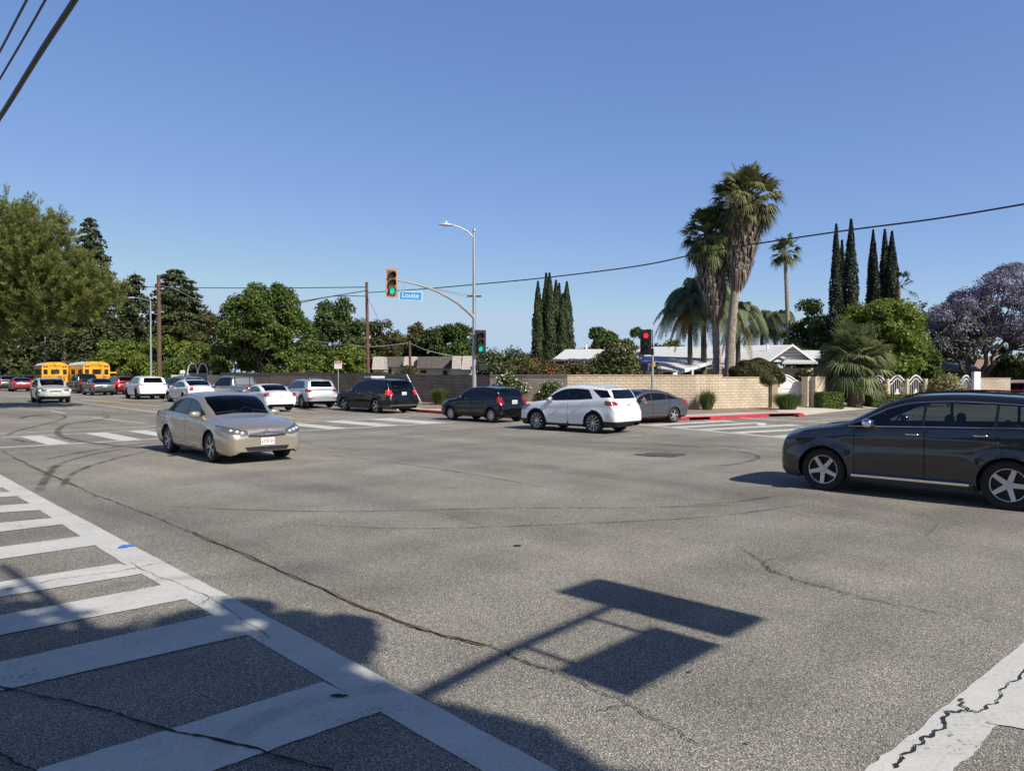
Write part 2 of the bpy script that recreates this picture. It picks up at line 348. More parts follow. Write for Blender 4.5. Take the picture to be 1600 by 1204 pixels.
# far crosswalk across the left street
def far_walk(nearA, nearB, farA, farB, w, bars, name='crosswalk_bar'):
    wline('crosswalk_edge_line', nearA, nearB, w, PAINT_FAR); wline('crosswalk_edge_line', farA, farB, w, PAINT_FAR)
    n0, n1, f0, f1 = G(*nearA), G(*nearB), G(*farA), G(*farB)
    for a, b in bars:
        vs = []
        for t in (a, b):
            for P0, P1 in ((n0, n1), (f0, f1)): vs.append(onG(*P0.lerp(P1, t).xy, LV[1]))
        tag(mesh(name, vs, [(0, 2, 3, 1)], PAINT_FAR), kind='structure')
nA, nB = (-140, 707), (712, 659.5)
fA, fB = (-140, 689), (640, 651.5)
LN = (G(*nB) - G(*nA)).length
def tpar(px):      # fraction along the near line at a picture column
    a, b = G(*nA), G(*nB)
    lo, hi = 0.0, 1.0
    for _ in range(40):
        m = (lo + hi) / 2; p = a.lerp(b, m)
        if CX + FPX * p.x / p.y < px: lo = m
        else: hi = m
    return lo
bars = [(tpar(x0), tpar(x1)) for x0, x1 in ((-110, -62), (-40, -2), (74, 111), (187, 223), (262, 292), (330, 356), (392, 416), (450, 476), (514, 545), (590, 625), (664, 700))]
wline('crosswalk_edge_line', nA, nB, 0.22, PAINT_FAR); wline('crosswalk_edge_line', (-140, 690.5), (640, 651.5), 0.16, PAINT_FAR)
n0, n1, f0, f1 = G(*nA), G(*nB), G(-140, 690.5), G(640, 651.5)
adir = Vector((-0.69, 0.72, 0))
for a, b in bars:
    p, q = n0.lerp(n1, a), n0.lerp(n1, b)
    def onfar(p):       # where the bar, running along the street, meets the far line
        d = f1 - f0; den = adir.x * d.y - adir.y * d.x; k = ((f0.x - p.x) * d.y - (f0.y - p.y) * d.x) / den
        return p + adir * k
    tag(mesh('crosswalk_bar', [onG(*v.xy, LV[1]) for v in (p, q, onfar(q), onfar(p))], [(0, 1, 2, 3)], PAINT_FAR), kind='structure')
wline('stop_line', (-140, 684), (520, 651.5), 0.14, PAINT_FAR)
# lane lines on the left street
wline('lane_line', (228, 661), (146, 652), 0.12, PAINT_FAR); wline('lane_line', (102, 645.5), (78, 641), 0.12, PAINT_FAR); wline('lane_line', (-60, 622), (6, 629.5), 0.12, PAINT_FAR)
wline('lane_line', (256, 646), (114, 627.3), 0.14, PAINT_FAR)
wline('lane_line_yellow', (250, 635), (130, 624), 0.5, YPAINT); wline('lane_line_yellow', (500, 657), (436, 651.5), 0.45, YPAINT)
wline('lane_line', (455, 651.5), (300, 633), 0.12, PAINT_FAR)
wline('lane_line', (120, 621.5), (-30, 610), 0.12, PAINT_FAR)
# far crosswalk across the right street
wline('crosswalk_edge_line', (985, 661.8), (1420, 702), 0.28, PAINT_FAR)
wline('crosswalk_edge_line', (1100, 656.5), (1600, 690), 0.2, PAINT_FAR)
for a, b in (((1018, 664.3), (1140, 657.3)), ((1056, 667.8), (1190, 660.3)), ((1098, 671.5), (1245, 663.6)), ((1150, 676.2), (1310, 667.6)), ((1214, 682), (1390, 672.4)), ((1300, 690.5), (1500, 680))):
    wline('crosswalk_bar', a, b, 0.62, PAINT_FAR, 1)
wline('stop_line', (1140, 652.3), (1520, 672), 0.3, PAINT_FAR, 1)
wline('lane_line', (1262, 657.3), (1340, 651.5), 0.14, PAINT_FAR, 1); wline('lane_line', (1265, 652.5), (1330, 650), 0.14, PAINT_FAR, 1)
gpoly('road_reflector', [(1184, 661.5), (1196, 661.5), (1197, 664.5), (1183, 664.5)], WHITEP, 2)
# cracks: thin dark ribbons that wander
def crack(name, pts, w, mat, seed=0, lv=2, jag=1.0, sub=14):
    rnd = random.Random(seed); P = [G(*p) for p in pts]; L = []
    ph = [rnd.uniform(0, 6.28) for _ in range(4)]; cnt = 0
    for i in range(len(P) - 1):
        k = sub; d = (P[i + 1] - P[i]); n = Vector((-d.y, d.x, 0)).normalized()
        for q in range(k):
            cnt += 1; L.append(P[i].lerp(P[i + 1], q / k) + n * jag * (0.014 * math.sin(cnt * .31 + ph[0]) + 0.010 * math.sin(cnt * .83 + ph[1]) + rnd.uniform(-1, 1) * 0.006))
    L.append(P[-1]); vs = []
    for i, p in enumerate(L):
        d = L[min(i + 1, len(L) - 1)] - L[max(i - 1, 0)]; n = Vector((-d.y, d.x, 0)).normalized()
        ww = w * rnd.uniform(0.25, 1.0) * (0.3 if i in (0, len(L) - 1) else 1)
        vs += [onG(*(p - n * ww / 2).xy, LV[lv]), onG(*(p + n * ww / 2).xy, LV[lv])]
    return tag(mesh(name, vs, [(2 * i, 2 * i + 1, 2 * i + 3, 2 * i + 2) for i in range(len(L) - 1)], mat), kind='structure')
LONG = [(0, 703), (28, 717), (75, 740), (110, 755), (150, 774), (200, 792), (250, 812), (290, 828), (340, 849), (400, 874), (470, 906), (560, 947), (640, 978), (700, 996), (760, 1008), (800, 1026), (870, 1053), (930, 1078), (980, 1100), (1040, 1135), (1092, 1165)]
crack('pavement_crack', LONG[:17], 0.017, CRACK, 1, jag=.7); crack('pavement_crack', LONG[16:], 0.012, CRACK, 2)
crack('pavement_crack', [(20, 714), (75, 741), (120, 760)], 0.06, CRACKT, 3, 1); crack('pavement_crack', [(300, 832), (335, 847), (400, 874), (560, 947), (700, 996), (760, 1008)], 0.06, CRACKT, 4, 1)
crack('pavement_crack', [(-20, 1070), (0, 1075), (120, 1100), (260, 1140), (400, 1172), (520, 1206)], 0.026, CRACK, 5, jag=.45); crack('pavement_crack', [(-20, 1165), (0, 1178), (60, 1212)], 0.024, CRACK, 6, jag=.5)
crack('pavement_crack', [(0, 923), (80, 908), (185, 893), (260, 879), (270, 880)], 0.012, CRACK, 7); crack('pavement_crack', [(200, 880), (260, 905), (350, 945), (420, 1000)], 0.008, CRACK, 8)
crack('pavement_crack', [(310, 945), (330, 935), (358, 931)], 0.01, CRACK, 9); crack('pavement_crack', [(1165, 858), (1190, 880), (1212, 896), (1250, 908), (1320, 927), (1400, 945), (1500, 965)], 0.016, CRACK, 10, jag=1.5)
crack('pavement_crack', [(1040, 838), (1100, 848), (1165, 858)], 0.008, CRACK, 11); crack('pavement_crack', [(640, 790), (700, 806), (760, 822)], 0.010, CRACK, 12, jag=2)
crack('pavement_crack', [(1190, 790), (1260, 806), (1330, 825), (1450, 842), (1600, 865)], 0.010, CRACK, 13, jag=2)
crack('pavement_crack', [(1448, 840), (1465, 818), (1440, 800)], 0.008, CRACK, 14); crack('pavement_crack', [(1405, 1204), (1425, 1168), (1460, 1152), (1480, 1118), (1505, 1110), (1508, 1094)], 0.022, CRACK, 15, jag=1.2)
crack('pavement_crack', [(1508, 1112), (1540, 1112), (1558, 1094), (1578, 1070), (1605, 1045)], 0.016, CRACK, 16); crack('pavement_crack', [(540, 700), (600, 712), (670, 724)], 0.010, CRACK, 17, jag=2)
crack('pavement_crack', [(350, 745), (420, 760), (480, 752)], 0.008, CRACK, 18, jag=2)
crack('pavement_crack', [(1000, 900), (1020, 960), (980, 1100)], 0.003, CRACK, 19)
# tyre marks and traffic-worn lanes
def marks(name, pts, w, mat, lv=1, sub=10):
    P = [G(*p) for p in pts]; L = []
    for i in range(len(P) - 1):      # Catmull-Rom
        p0, p1, p2, p3 = P[max(i - 1, 0)], P[i], P[i + 1], P[min(i + 2, len(P) - 1)]
        for q in range(sub):
            t = q / sub; L.append(0.5 * ((2 * p1) + (p2 - p0) * t + (2 * p0 - 5 * p1 + 4 * p2 - p3) * t * t + (3 * p1 - p0 - 3 * p2 + p3) * t ** 3))
    L.append(P[-1]); vs = []; ed = []
    for i, p in enumerate(L):
        d = L[min(i + 1, len(L) - 1)] - L[max(i - 1, 0)]; n = Vector((-d.y, d.x, 0)).normalized()
        e = min(1, i / 6, (len(L) - 1 - i) / 6)
        for k, a in ((-1, 0), (-0.45, 1), (0.45, 1), (1, 0)):
            vs.append(onG(*(p + n * w / 2 * k).xy, LV[lv] - 0.001)); ed.append(a * e)
    fs = [(4 * i + k, 4 * i + k + 1, 4 * i + k + 5, 4 * i + k + 4) for i in range(len(L) - 1) for k in range(3)]
    o = tag(mesh(name, vs, fs, mat), kind='structure'); at = o.data.attributes.new('edge', 'FLOAT', 'POINT'); at.data.foreach_set('value', ed); return o
K = 'tyre_mark'
marks(K, [(30, 655), (45, 650), (95, 646), (148, 648), (168, 650), (160, 655), (140, 658), (105, 663), (90, 674), (110, 686), (200, 698), (420, 712)], 0.26, RUBBER)
marks(K, [(8, 681), (30, 672), (80, 660), (102, 652), (90, 648), (50, 650), (30, 655)], 0.2, RUBBER)
marks(K, [(15, 684), (40, 690), (70, 690)], 0.25, RUBBER); marks(K, [(70, 735), (110, 719), (180, 703), (250, 695)], 0.16, RUBBER); marks(K, [(110, 742), (150, 725), (230, 705), (280, 700)], 0.16, RUBBER)
marks(K, [(60, 720), (130, 706), (210, 695), (280, 690)], 0.22, RUBBER); marks(K, [(60, 770), (70, 750), (80, 735), (95, 725)], 0.2, RUBBER); marks(K, [(95, 765), (105, 748), (120, 735)], 0.15, RUBBER)
marks(K, [(230, 790), (400, 797), (560, 799), (800, 794), (1000, 793), (1180, 788)], 0.06, RUBBER); marks(K, [(440, 818), (640, 826), (860, 820), (1100, 808), (1260, 788)], 0.06, RUBBER)
marks(K, [(480, 708), (560, 716), (700, 735), (900, 770)], 0.07, RUBBER)
marks(K, [(1110, 729), (1155, 724), (1185, 715), (1170, 708), (1130, 702), (1060, 696), (1000, 690)], 0.14, RUBBER); marks(K, [(1060, 690), (1180, 702), (1240, 711), (1340, 722)], 0.1, RUBBER)
marks(K, [(880, 683), (920, 684), (960, 679), (990, 672)], 0.06, RUBBER); marks(K, [(480, 690), (490, 696), (560, 705)], 0.3, OIL); marks(K, [(1060, 790), (1150, 784), (1230, 772)], 0.08, RUBBER)
for pts, w in (([(500, 668), (700, 679), (900, 696), (1200, 712), (1600, 740)], 1.2), ([(480, 690), (760, 720), (1000, 750), (1300, 800), (1600, 850)], 0.9),
               ([(300, 735), (560, 775), (860, 830), (1300, 930), (1600, 1010)], 1.3), ([(-50, 705), (100, 700), (300, 740)], 1.0), ([(0, 770), (200, 800), (420, 870), (700, 960)], 0.7),
               ([(600, 664), (900, 690), (1240, 700), (1500, 730)], 0.8), ([(-100, 640), (60, 650), (240, 668), (420, 690)], 1.0), ([(860, 1000), (1100, 900), (1350, 830), (1600, 790)], 1.1), ([(900, 1204), (1150, 1080), (1400, 960), (1600, 890)], .9), ([(-60, 632), (120, 642), (300, 660)], 0.9)):
    marks('worn_lane', pts, w, OIL, 0, 8)
def blob(name, c, rx, ry, mat, seed, lv=2, rz=0.0, n=22, rough=0.18, **kw):
    rnd = random.Random(seed); c = G(*c); vs = []
    for k in range(n):
        a = 2 * math.pi * k / n; r = 1 + rnd.uniform(-rough, rough); x, y = rx * r * math.cos(a), ry * r * math.sin(a)
        vs.append(onG(c.x + x * math.cos(rz) - y * math.sin(rz), c.y + x * math.sin(rz) + y * math.cos(rz), LV[lv] + 0.002))
    return tag(mesh(name, vs, [list(range(n))], mat), kind='structure')
blob('asphalt_patch', (1033, 710.5), 0.62, 0.42, pmat('patch', (0.085, 0.083, 0.08), 0.9, noise=0.4, nscale=5), 1)
blob('blue_paint_mark', (197, 854), 0.075, 0.075, pmat('blue_spray', (0.05, 0.24, 0.72), 0.6, noise=0.2), 2, rough=0.3)
blob('asphalt_patch', (809, 853), 0.05, 0.03, CRACK, 3); blob('asphalt_patch', (530, 1089), 0.06, 0.02, CRACK, 4)
# kerb, sidewalk and verge of the far corner
KERB = [Vector((-95, 122, 0)), Vector((-50, 83.5, 0)), Vector((-24.5, 60, 0)), Vector((-16.5, 52.5, 0)), G(528, 634.5), G(620, 641), G(650, 643.5), G(695, 646.8), G(760, 651.5), G(850, 655.6), G(930, 657.6), G(1002, 658), G(1077, 657), G(1110, 655.6), G(1202, 651), G(1253, 650)]
WALLD = [(-25.5, 64.4), (-13, 54.6), (-6.3, 48), (-1.28, 42.8)]
WALLT = [(-1.28, 42.8), (3.0, 39.8), (9.9, 39.5), (11.5, 40.2), (14.7, 41.6)]
def slab(name, A, B, z, mat, curbmat=None):
    vs = []; n = len(A)
    for a, b in zip(A, B): vs += [onG(a[0], a[1], z), onG(b[0], b[1], z), onG(a[0], a[1], -0.05)]
    fs = []
    for i in range(n - 1): fs.append((3 * i, 3 * i + 3, 3 * i + 4, 3 * i + 1))
    return tag(mesh(name, vs, fs, mat), kind='structure')
def offset(P, d):
    out = []
    for i, p in enumerate(P):
        t = Vector(P[min(i + 1, len(P) - 1)][:2]) - Vector(P[max(i - 1, 0)][:2]); t.normalize(); out.append((p[0] - t.y * d, p[1] + t.x * d))
    return out
K2 = [(p.x, p.y) for p in KERB]; KB = offset(K2, 0.16); SW = offset(K2, 1.7)
BK = [(-90, 127), (-46, 88), (-22, 63.5), (-14, 57), (-11.4, 53), (-9, 51), (-7.2, 49.2), (-5.5, 47.4), (-3, 45), (-0.5, 43.0), (2, 41.0), (4.6, 40.3), (7.4, 40.0), (9.9, 40.0), (12.5, 41.2), (14.7, 42.4)]
def kerb_run(i0, i1, mat):
    vs = []; fs = []
    for i in range(i0, i1 + 1):
        a, b = K2[i], KB[i]
        vs += [onG(a[0], a[1], -0.03), onG(a[0] * .99 + b[0] * .01, a[1] * .99 + b[1] * .01, 0.135), onG(b[0], b[1], 0.15), onG(b[0], b[1], 0.0)]
    for i in range(i1 - i0):
        for k in range(3): fs.append((4 * i + k, 4 * i + k + 4, 4 * i + k + 5, 4 * i + k + 1))
    fs += [(0, 1, 2, 3), tuple(4 * (i1 - i0) + k for k in (3, 2, 1, 0))]
    return tag(mesh('kerb', vs, fs, mat), kind='structure')
kerb_run(0, 5, CONC); kerb_run(6, 12, REDCURB); kerb_run(13, 14, REDCURB)
slab('sidewalk', KB, SW, 0.146, CONC); slab('verge', SW, BK, 0.15, pmat('verge_dirt', (0.30, 0.22, 0.15), 0.95, noise=0.4, nscale=2, bump=0.4))
YD = pmat('yard', (0.20, 0.15, 0.10), 0.95, noise=0.4, nscale=1)
# storm drain inlets in the kerb
for (a, b) in (((1077, 657), (1110, 655.6)), ((1202, 651), (1253, 650))):
    A, B = G(*a), G(*b); d = (B - A).normalized(); n = Vector((-d.y, d.x, 0)); t = thing('storm_drain', 'dark kerb inlet opening %s of the red kerb' % ('at the middle' if a[0] < 1100 else 'at the right end beside the driveway'), 'storm drain', A)
    L = (B - A).length; M = Matrix.Rotation(math.atan2(d.y, d.x), 4, 'Z')
    MB().box((L / 2, 0.09, 0.148), (L, 0.18, 0.03), M=M).build('lip', REDCURB, t)
    MB().box((L / 2, 0.5, 0.05), (L, 0.08, 0.17), M=M).box((L / 2, 0.28, -0.02), (L, 0.5, 0.03), M=M).build('opening', pmat('void', (0.004, 0.004, 0.004), 1), t)
kerb_run(14, 14, REDCURB) if False else None
A = G(1246, 651.2); MB().box((A.x + 0.15, A.y + 0.1, 0.07), (0.3, 0.3, 0.16), rz=0.2).build('kerb', REDCURB)['kind'] = 'structure'
# light concrete driveway right of the corner
dr = [(13.9, 35.4), (17.5, 39.5), (22, 44), (28, 52), (22, 49), (17, 45.5), (14.9, 42.6), (12.6, 41.2), (12.0, 38.2), (13.0, 36.4)]
tag(mesh('driveway', [onG(x, y, 0.02 if i < 3 else 0.142) for i, (x, y) in enumerate(dr)], [list(range(len(dr)))], pmat('driveway_concrete', (0.58, 0.52, 0.43), 0.9, noise=0.18, nscale=2, bump=0.2)), kind='structure')
yv = [(14.7, 41.6), (17, 45.5), (22, 49), (28, 52), (60, 60), (90, 80), (60, 130), (-60, 145), (-60, 106), (-26, 66), (-13, 55.5), (-6.3, 48.5), (-1.28, 42.8), (3, 39.8), (9.9, 39.5)]
tag(mesh('yard_ground', [onG(x, y, 0.13) for x, y in yv], [list(range(len(yv)))], YD), kind='structure')

rb = random.Random(77)
for k in range(26):      # short hairline branches off the long cracks
    src = LONG if k < 14 else [(1165, 858), (1190, 880), (1212, 896), (1250, 908), (1320, 927), (1400, 945)]
    i = rb.randrange(1, len(src)); x0, y0 = src[i]; dx, dy = rb.uniform(-46, 60), rb.uniform(-16, 16); sc_ = (y0 - 586) / 400
    crack('pavement_crack', [(x0, y0), (x0 + dx * sc_ * .5, y0 + dy * sc_ * .7), (x0 + dx * sc_, y0 + dy * sc_)], rb.uniform(.004, .008), CRACK, 200 + k, jag=1.3, sub=8)
spots = random.Random(5)
for k in range(26):      # oil drips and small pock marks
    px_, py_ = spots.uniform(250, 1580), spots.uniform(680, 1180)
    if px_ < 900 and py_ > 690 + (px_) * .62: continue
    blob('oil_spot', (px_, py_), spots.uniform(.006, .02), spots.uniform(.005, .014), pmat('oil_spot', (.09, .085, .075), .8), 300 + k, rough=.35)

for pts, w in (([(-20, 985), (120, 930), (260, 905), (420, 900)], .22), ([(-20, 880), (150, 860), (300, 860)], .2), ([(300, 1204), (420, 1120), (560, 1080), (700, 1070)], .22), ([(100, 1090), (300, 1030), (480, 1010)], .2)):
    marks('tyre_mark', pts, w, OIL, 2, 8)

for i in range(6, 15):       # joints across the sidewalk of the far corner
    a, b = K2[i], SW[i]; A, B = Vector((*KB[i], 0)), Vector((*b, 0)); d = (B - A); n = Vector((-d.y, d.x, 0)).normalized() * .012
    tag(mesh('sidewalk_joint', [onG(*(p + q).xy, .151) for p, q in ((A, -n), (A, n), (B, n), (B, -n))], [(0, 1, 2, 3)], CRACK), kind='structure')
# ---------------------------------------------------------------- vehicles
def rounded(poly, r, n=3):
    out = []; m = len(poly)
    for i in range(m):
        p0, p, p1 = Vector(poly[i - 1]), Vector(poly[i]), Vector(poly[(i + 1) % m])
        a, b = p0 - p, p1 - p; k = min(r, a.length * .45, b.length * .45); a = p + a.normalized() * k; b = p + b.normalized() * k
        for q in range(n + 1):
            t = q / n; out.append(tuple(a * (1 - t) ** 2 + p * 2 * t * (1 - t) + b * t * t))
    return out
def pip(poly, x, y):
    c = False; j = len(poly) - 1
    for i in range(len(poly)):
        xi, yi = poly[i]; xj, yj = poly[j]
        if (yi > y) != (yj > y) and x < (xj - xi) * (y - yi) / (yj - yi) + xi: c = not c
        j = i
    return c
AX = {'side': (0, 2), 'front': (1, 2), 'rear': (1, 2), 'top': (0, 1)}
def ffilter(axis, nmin=0.22, lim=None):
    def f(fc):
        n = fc.normal; c = fc.calc_center_median()
        if lim and not lim(c): return False
        if axis == 'side': return n.y > nmin
        if axis == 'front': return n.x < -nmin
        if axis == 'rear': return n.x > nmin
        return n.z > nmin
    return f
def carve(bm, poly, axis, filt):
    """cut the outline into the sheet and return the faces inside it"""
    ia, ib = AX[axis]; P = [(Vector(p)) for p in poly]
    x0, x1 = min(p[0] for p in P) - .02, max(p[0] for p in P) + .02; z0, z1 = min(p[1] for p in P) - .02, max(p[1] for p in P) + .02
    def near(src):
        out = []
        for f in src:
            if not f.is_valid: continue
            vs = [v.co for v in f.verts]
            if min(v[ia] for v in vs) < x1 and max(v[ia] for v in vs) > x0 and min(v[ib] for v in vs) < z1 and max(v[ib] for v in vs) > z0 and filt(f): out.append(f)
        return out
    cand = set(near(bm.faces))
    for i in range(len(P)):
        a, b = P[i], P[(i + 1) % len(P)]; d = b - a
        if d.length < 1e-5: continue
        co = [0, 0, 0]; no = [0, 0, 0]; co[ia], co[ib] = a[0], a[1]; no[ia], no[ib] = -d[1], d[0]
        lo0, lo1, h0, h1 = min(a[0], b[0]) - .06, max(a[0], b[0]) + .06, min(a[1], b[1]) - .06, max(a[1], b[1]) + .06
        g = []
        for f in cand:
            vs = [v.co for v in f.verts]
            if min(v[ia] for v in vs) < lo1 and max(v[ia] for v in vs) > lo0 and min(v[ib] for v in vs) < h1 and max(v[ib] for v in vs) > h0: g.append(f)
        if not g: continue
        s = set(g); s |= {e for f in g for e in f.edges}; s |= {v for f in g for v in f.verts}
        r = bmesh.ops.bisect_plane(bm, geom=list(s), dist=1e-5, plane_co=co, plane_no=no)
        cand |= {e for e in r['geom'] if isinstance(e, bmesh.types.BMFace)}
        cand = {f for f in cand if f.is_valid}
    pl = [tuple(p) for p in P]
    return [f for f in near(cand) if pip(pl, *(lambda c: (c[ia], c[ib]))(f.calc_center_median()))]
def take(bm, faces):
    nb = bmesh.new(); mp = {}
    for f in faces:
        vs = []
        for v in f.verts:
            if v not in mp: mp[v] = nb.verts.new(v.co)
            vs.append(mp[v])
        try: nb.faces.new(vs)
        except ValueError: pass
    bmesh.ops.delete(bm, geom=faces, context='FACES'); nb.normal_update(); return nb
class Car: pass
def car_section(P):
    L, Wd = P['L'], P['W']; top = pchip(P['top']); sh0 = pchip(P['sh']); zl = pchip(P.get('zlo') or [(0, .36), (.04, .27), (.2, .21), (L - .3, .23), (L - .06, .30), (L, .38)])
    cf, cr = P.get('cf', .5), P.get('cr', .45); ef, er = P.get('ef', .72), P.get('er', .78); nf, nr = P.get('nf', 2.3), P.get('nr', 2.5)
    tum = P.get('tum', .30); cy = P.get('crown', .05)
    side = pchip([(0, .875), (.10, .945), (.3, .985), (.52, 1.0), (.72, .988), (.86, .992), (1, .955)])
    def sec(x):
        p = 1.0
        if x < cf: p = ef + (1 - ef) * (1 - (1 - x / cf) ** nf) ** (1 / nf)
        if x > L - cr: p = min(p, er + (1 - er) * (1 - (1 - (L - x) / cr) ** nr) ** (1 / nr))
        zt = top(x); z0 = zl(x); zs = min(sh0(x), zt - cy * .8 - .012)
        pts = []
        for i in range(14):
            t = i / 13; z = z0 + (zs - z0) * t; w = Wd * p * side(t)
            for ax in (P['fa'], P['ra']):
                d = math.hypot(x - ax, z - P['R']); k = d - (P['R'] + .07)
                if k > -0.05 and z < zs - .04: w += P.get('flare', .022) * math.exp(-max(k, 0) / .07) * p * min(1, (zs - z) / .18)
            pts.append((w, z))
        A = Vector((pts[-1][0], zs)); h = zt - cy - zs
        S = Vector((A.x - .012, A.y + .018)) if h > .03 else A
        wk = max(.1, A.x - .03 - tum * max(0, h) - (.10 if h < .12 else .10 * max(0, 1 - (h - .12) / .2)) * (1 if h < .32 else 0))
        K = Vector((wk, zt - cy * .8)); d1 = (S - K); r1 = min(d1.length * .5, .10); K1 = K + d1.normalized() * r1 if d1.length > 1e-4 else K
        k2y = max(wk - .12, wk * .6); K2 = Vector((k2y, zt - cy * (k2y / max(wk, .01)) ** 2 * .8))
        for i in range(1, 7): q = S.lerp(K1, i / 6) if i > 1 else S; pts.append((q.x, q.y))
        for i in range(1, 6):
            t = i / 5; q = K1 * (1 - t) ** 2 + K * 2 * t * (1 - t) + K2 * t * t; pts.append((q.x, q.y))
        for i in range(1, 8):
            y = K2.x * (1 - i / 7); pts.append((y, zt - cy * (y / max(wk, .01)) ** 2 * .8))
        return pts, K1, zs
    return sec
def rim_mesh(R_, style, w):
    """alloy wheel face turned to +y"""
    m = MB(); r = R_ * P_RIM[style]
    m.lathe([(r, w * .5), (r * 1.03, w * .42), (r * .93, w * .40), (r * .90, w * .1), (r * .88, -w * .4), (r, -w * .48)], 32, axis='y')
    n, spl, wid = SPOKES[style]
    for k in range(n):
        a0 = 2 * math.pi * k / n
        for off in ((0,) if not spl else (-spl, spl)):
            a = a0 + off; ca, sa = math.cos(a), math.sin(a); ta = Vector((-sa, 0, ca)); ra = Vector((ca, 0, sa)); a1 = a0 + off * 0.4; ri = Vector((math.cos(a1), 0, math.sin(a1)))
            wi, wo = wid * .75 * r, wid * r
            if style == 'five': wi, wo = wid * 1.15 * r, wid * .9 * r
            vs = [ri * r * .14 - ta * wi + Vector((0, w * .37, 0)), ri * r * .14 + ta * wi + Vector((0, w * .37, 0)), ra * r * .95 + ta * wo + Vector((0, w * .44, 0)), ra * r * .95 - ta * wo + Vector((0, w * .44, 0))]
            vs += [v - Vector((0, w * .18, 0)) for v in vs]
            m.add(vs, [(0, 1, 2, 3), (4, 7, 6, 5), (0, 4, 5, 1), (1, 5, 6, 2), (2, 6, 7, 3), (3, 7, 4, 0)])
    m.lathe([(r * .22, w * .25), (r * .22, w * .40), (r * .12, w * .43), (0.0, w * .43)], 16, axis='y')
    for k in range(5): a = 2 * math.pi * (k + .5) / 5; m.lathe([(0, w * .45), (r * .035, w * .45), (r * .035, w * .3)], 6, M=Matrix.Translation((r * .17 * math.cos(a), 0, r * .17 * math.sin(a))), axis='y')
    return m
P_RIM = {'five': .68, 'ten': .72, 'seven': .68, 'cover': .66, 'dbl': .72, 'black': .70}
SPOKES = {'five': (5, 0, .135), 'ten': (10, 0, .05), 'seven': (7, 0, .075), 'cover': (9, 0, .085), 'dbl': (5, .16, .055), 'black': (5, .13, .05)}
WHEELC = {}
def wheel_parts(R_, style, w=.225):
    k = (round(R_, 3), style)
    if k not in WHEELC:
        m = MB(); rr = R_ * P_RIM[style]
        m.lathe([(rr * .97, w * .40), (rr * 1.06, w * .50), (R_ * .86, w * .53), (R_ * .95, w * .47), (R_ * .99, w * .38), (R_, w * .2), (R_, -w * .2), (R_ * .99, -w * .38), (R_ * .93, -w * .5), (rr * 1.02, -w * .48)], 40, axis='y')
        a = m.build('tyre', RUB, None, 40); r = rim_mesh(R_, style, w).build('rim', pmat('black_alloy', (.03, .03, .032), .35, .6) if style == 'black' else ALU, None, 40)
        d = MB().lathe([(rr * .9, w * .02), (rr * .55, w * .02), (rr * .55, w * .12), (0, w * .12)], 24, axis='y').build('brake_disc', pmat('brake_dark', (.035, .035, .037), .5, .6), None)
        WHEELC[k] = [o.data for o in (a, r, d)]
        for o in (a, r, d): bpy.data.objects.remove(o)
    return WHEELC[k]
PAINTS = {}
def car_paint(name, col, metal=0.0, rough=.32):
    if name not in PAINTS:
        m = pmat('paint_' + name, col, rough, metal, 1.0)
        PAINTS[name] = m
    return PAINTS[name]
GLASS = glass_mat('car_glass', (.16, .19, .18)); GLASSD = glass_mat('car_glass_dark', (.035, .04, .042)); GLASSC = glass_mat('car_windshield', (.52, .60, .60))
LAMPC = pmat('headlight_lens', (.20, .21, .23), .16, .55, 1.0); LAMPR = pmat('taillight_lens', (.26, .006, .010), .2, 0, 1.0); LAMPA = pmat('amber_lens', (.7, .2, .03), .2, 0, 1.0)
LAMPON = pmat('headlight_lit', (1, .95, .8), .2, emit=(1, .93, .75), es=2.2); LAMPRON = pmat('taillight_lit', (.6, .01, .02), .2, emit=(1, .03, .03), es=.35)
PLATE = pmat('number_plate', (.72, .72, .70), .5)
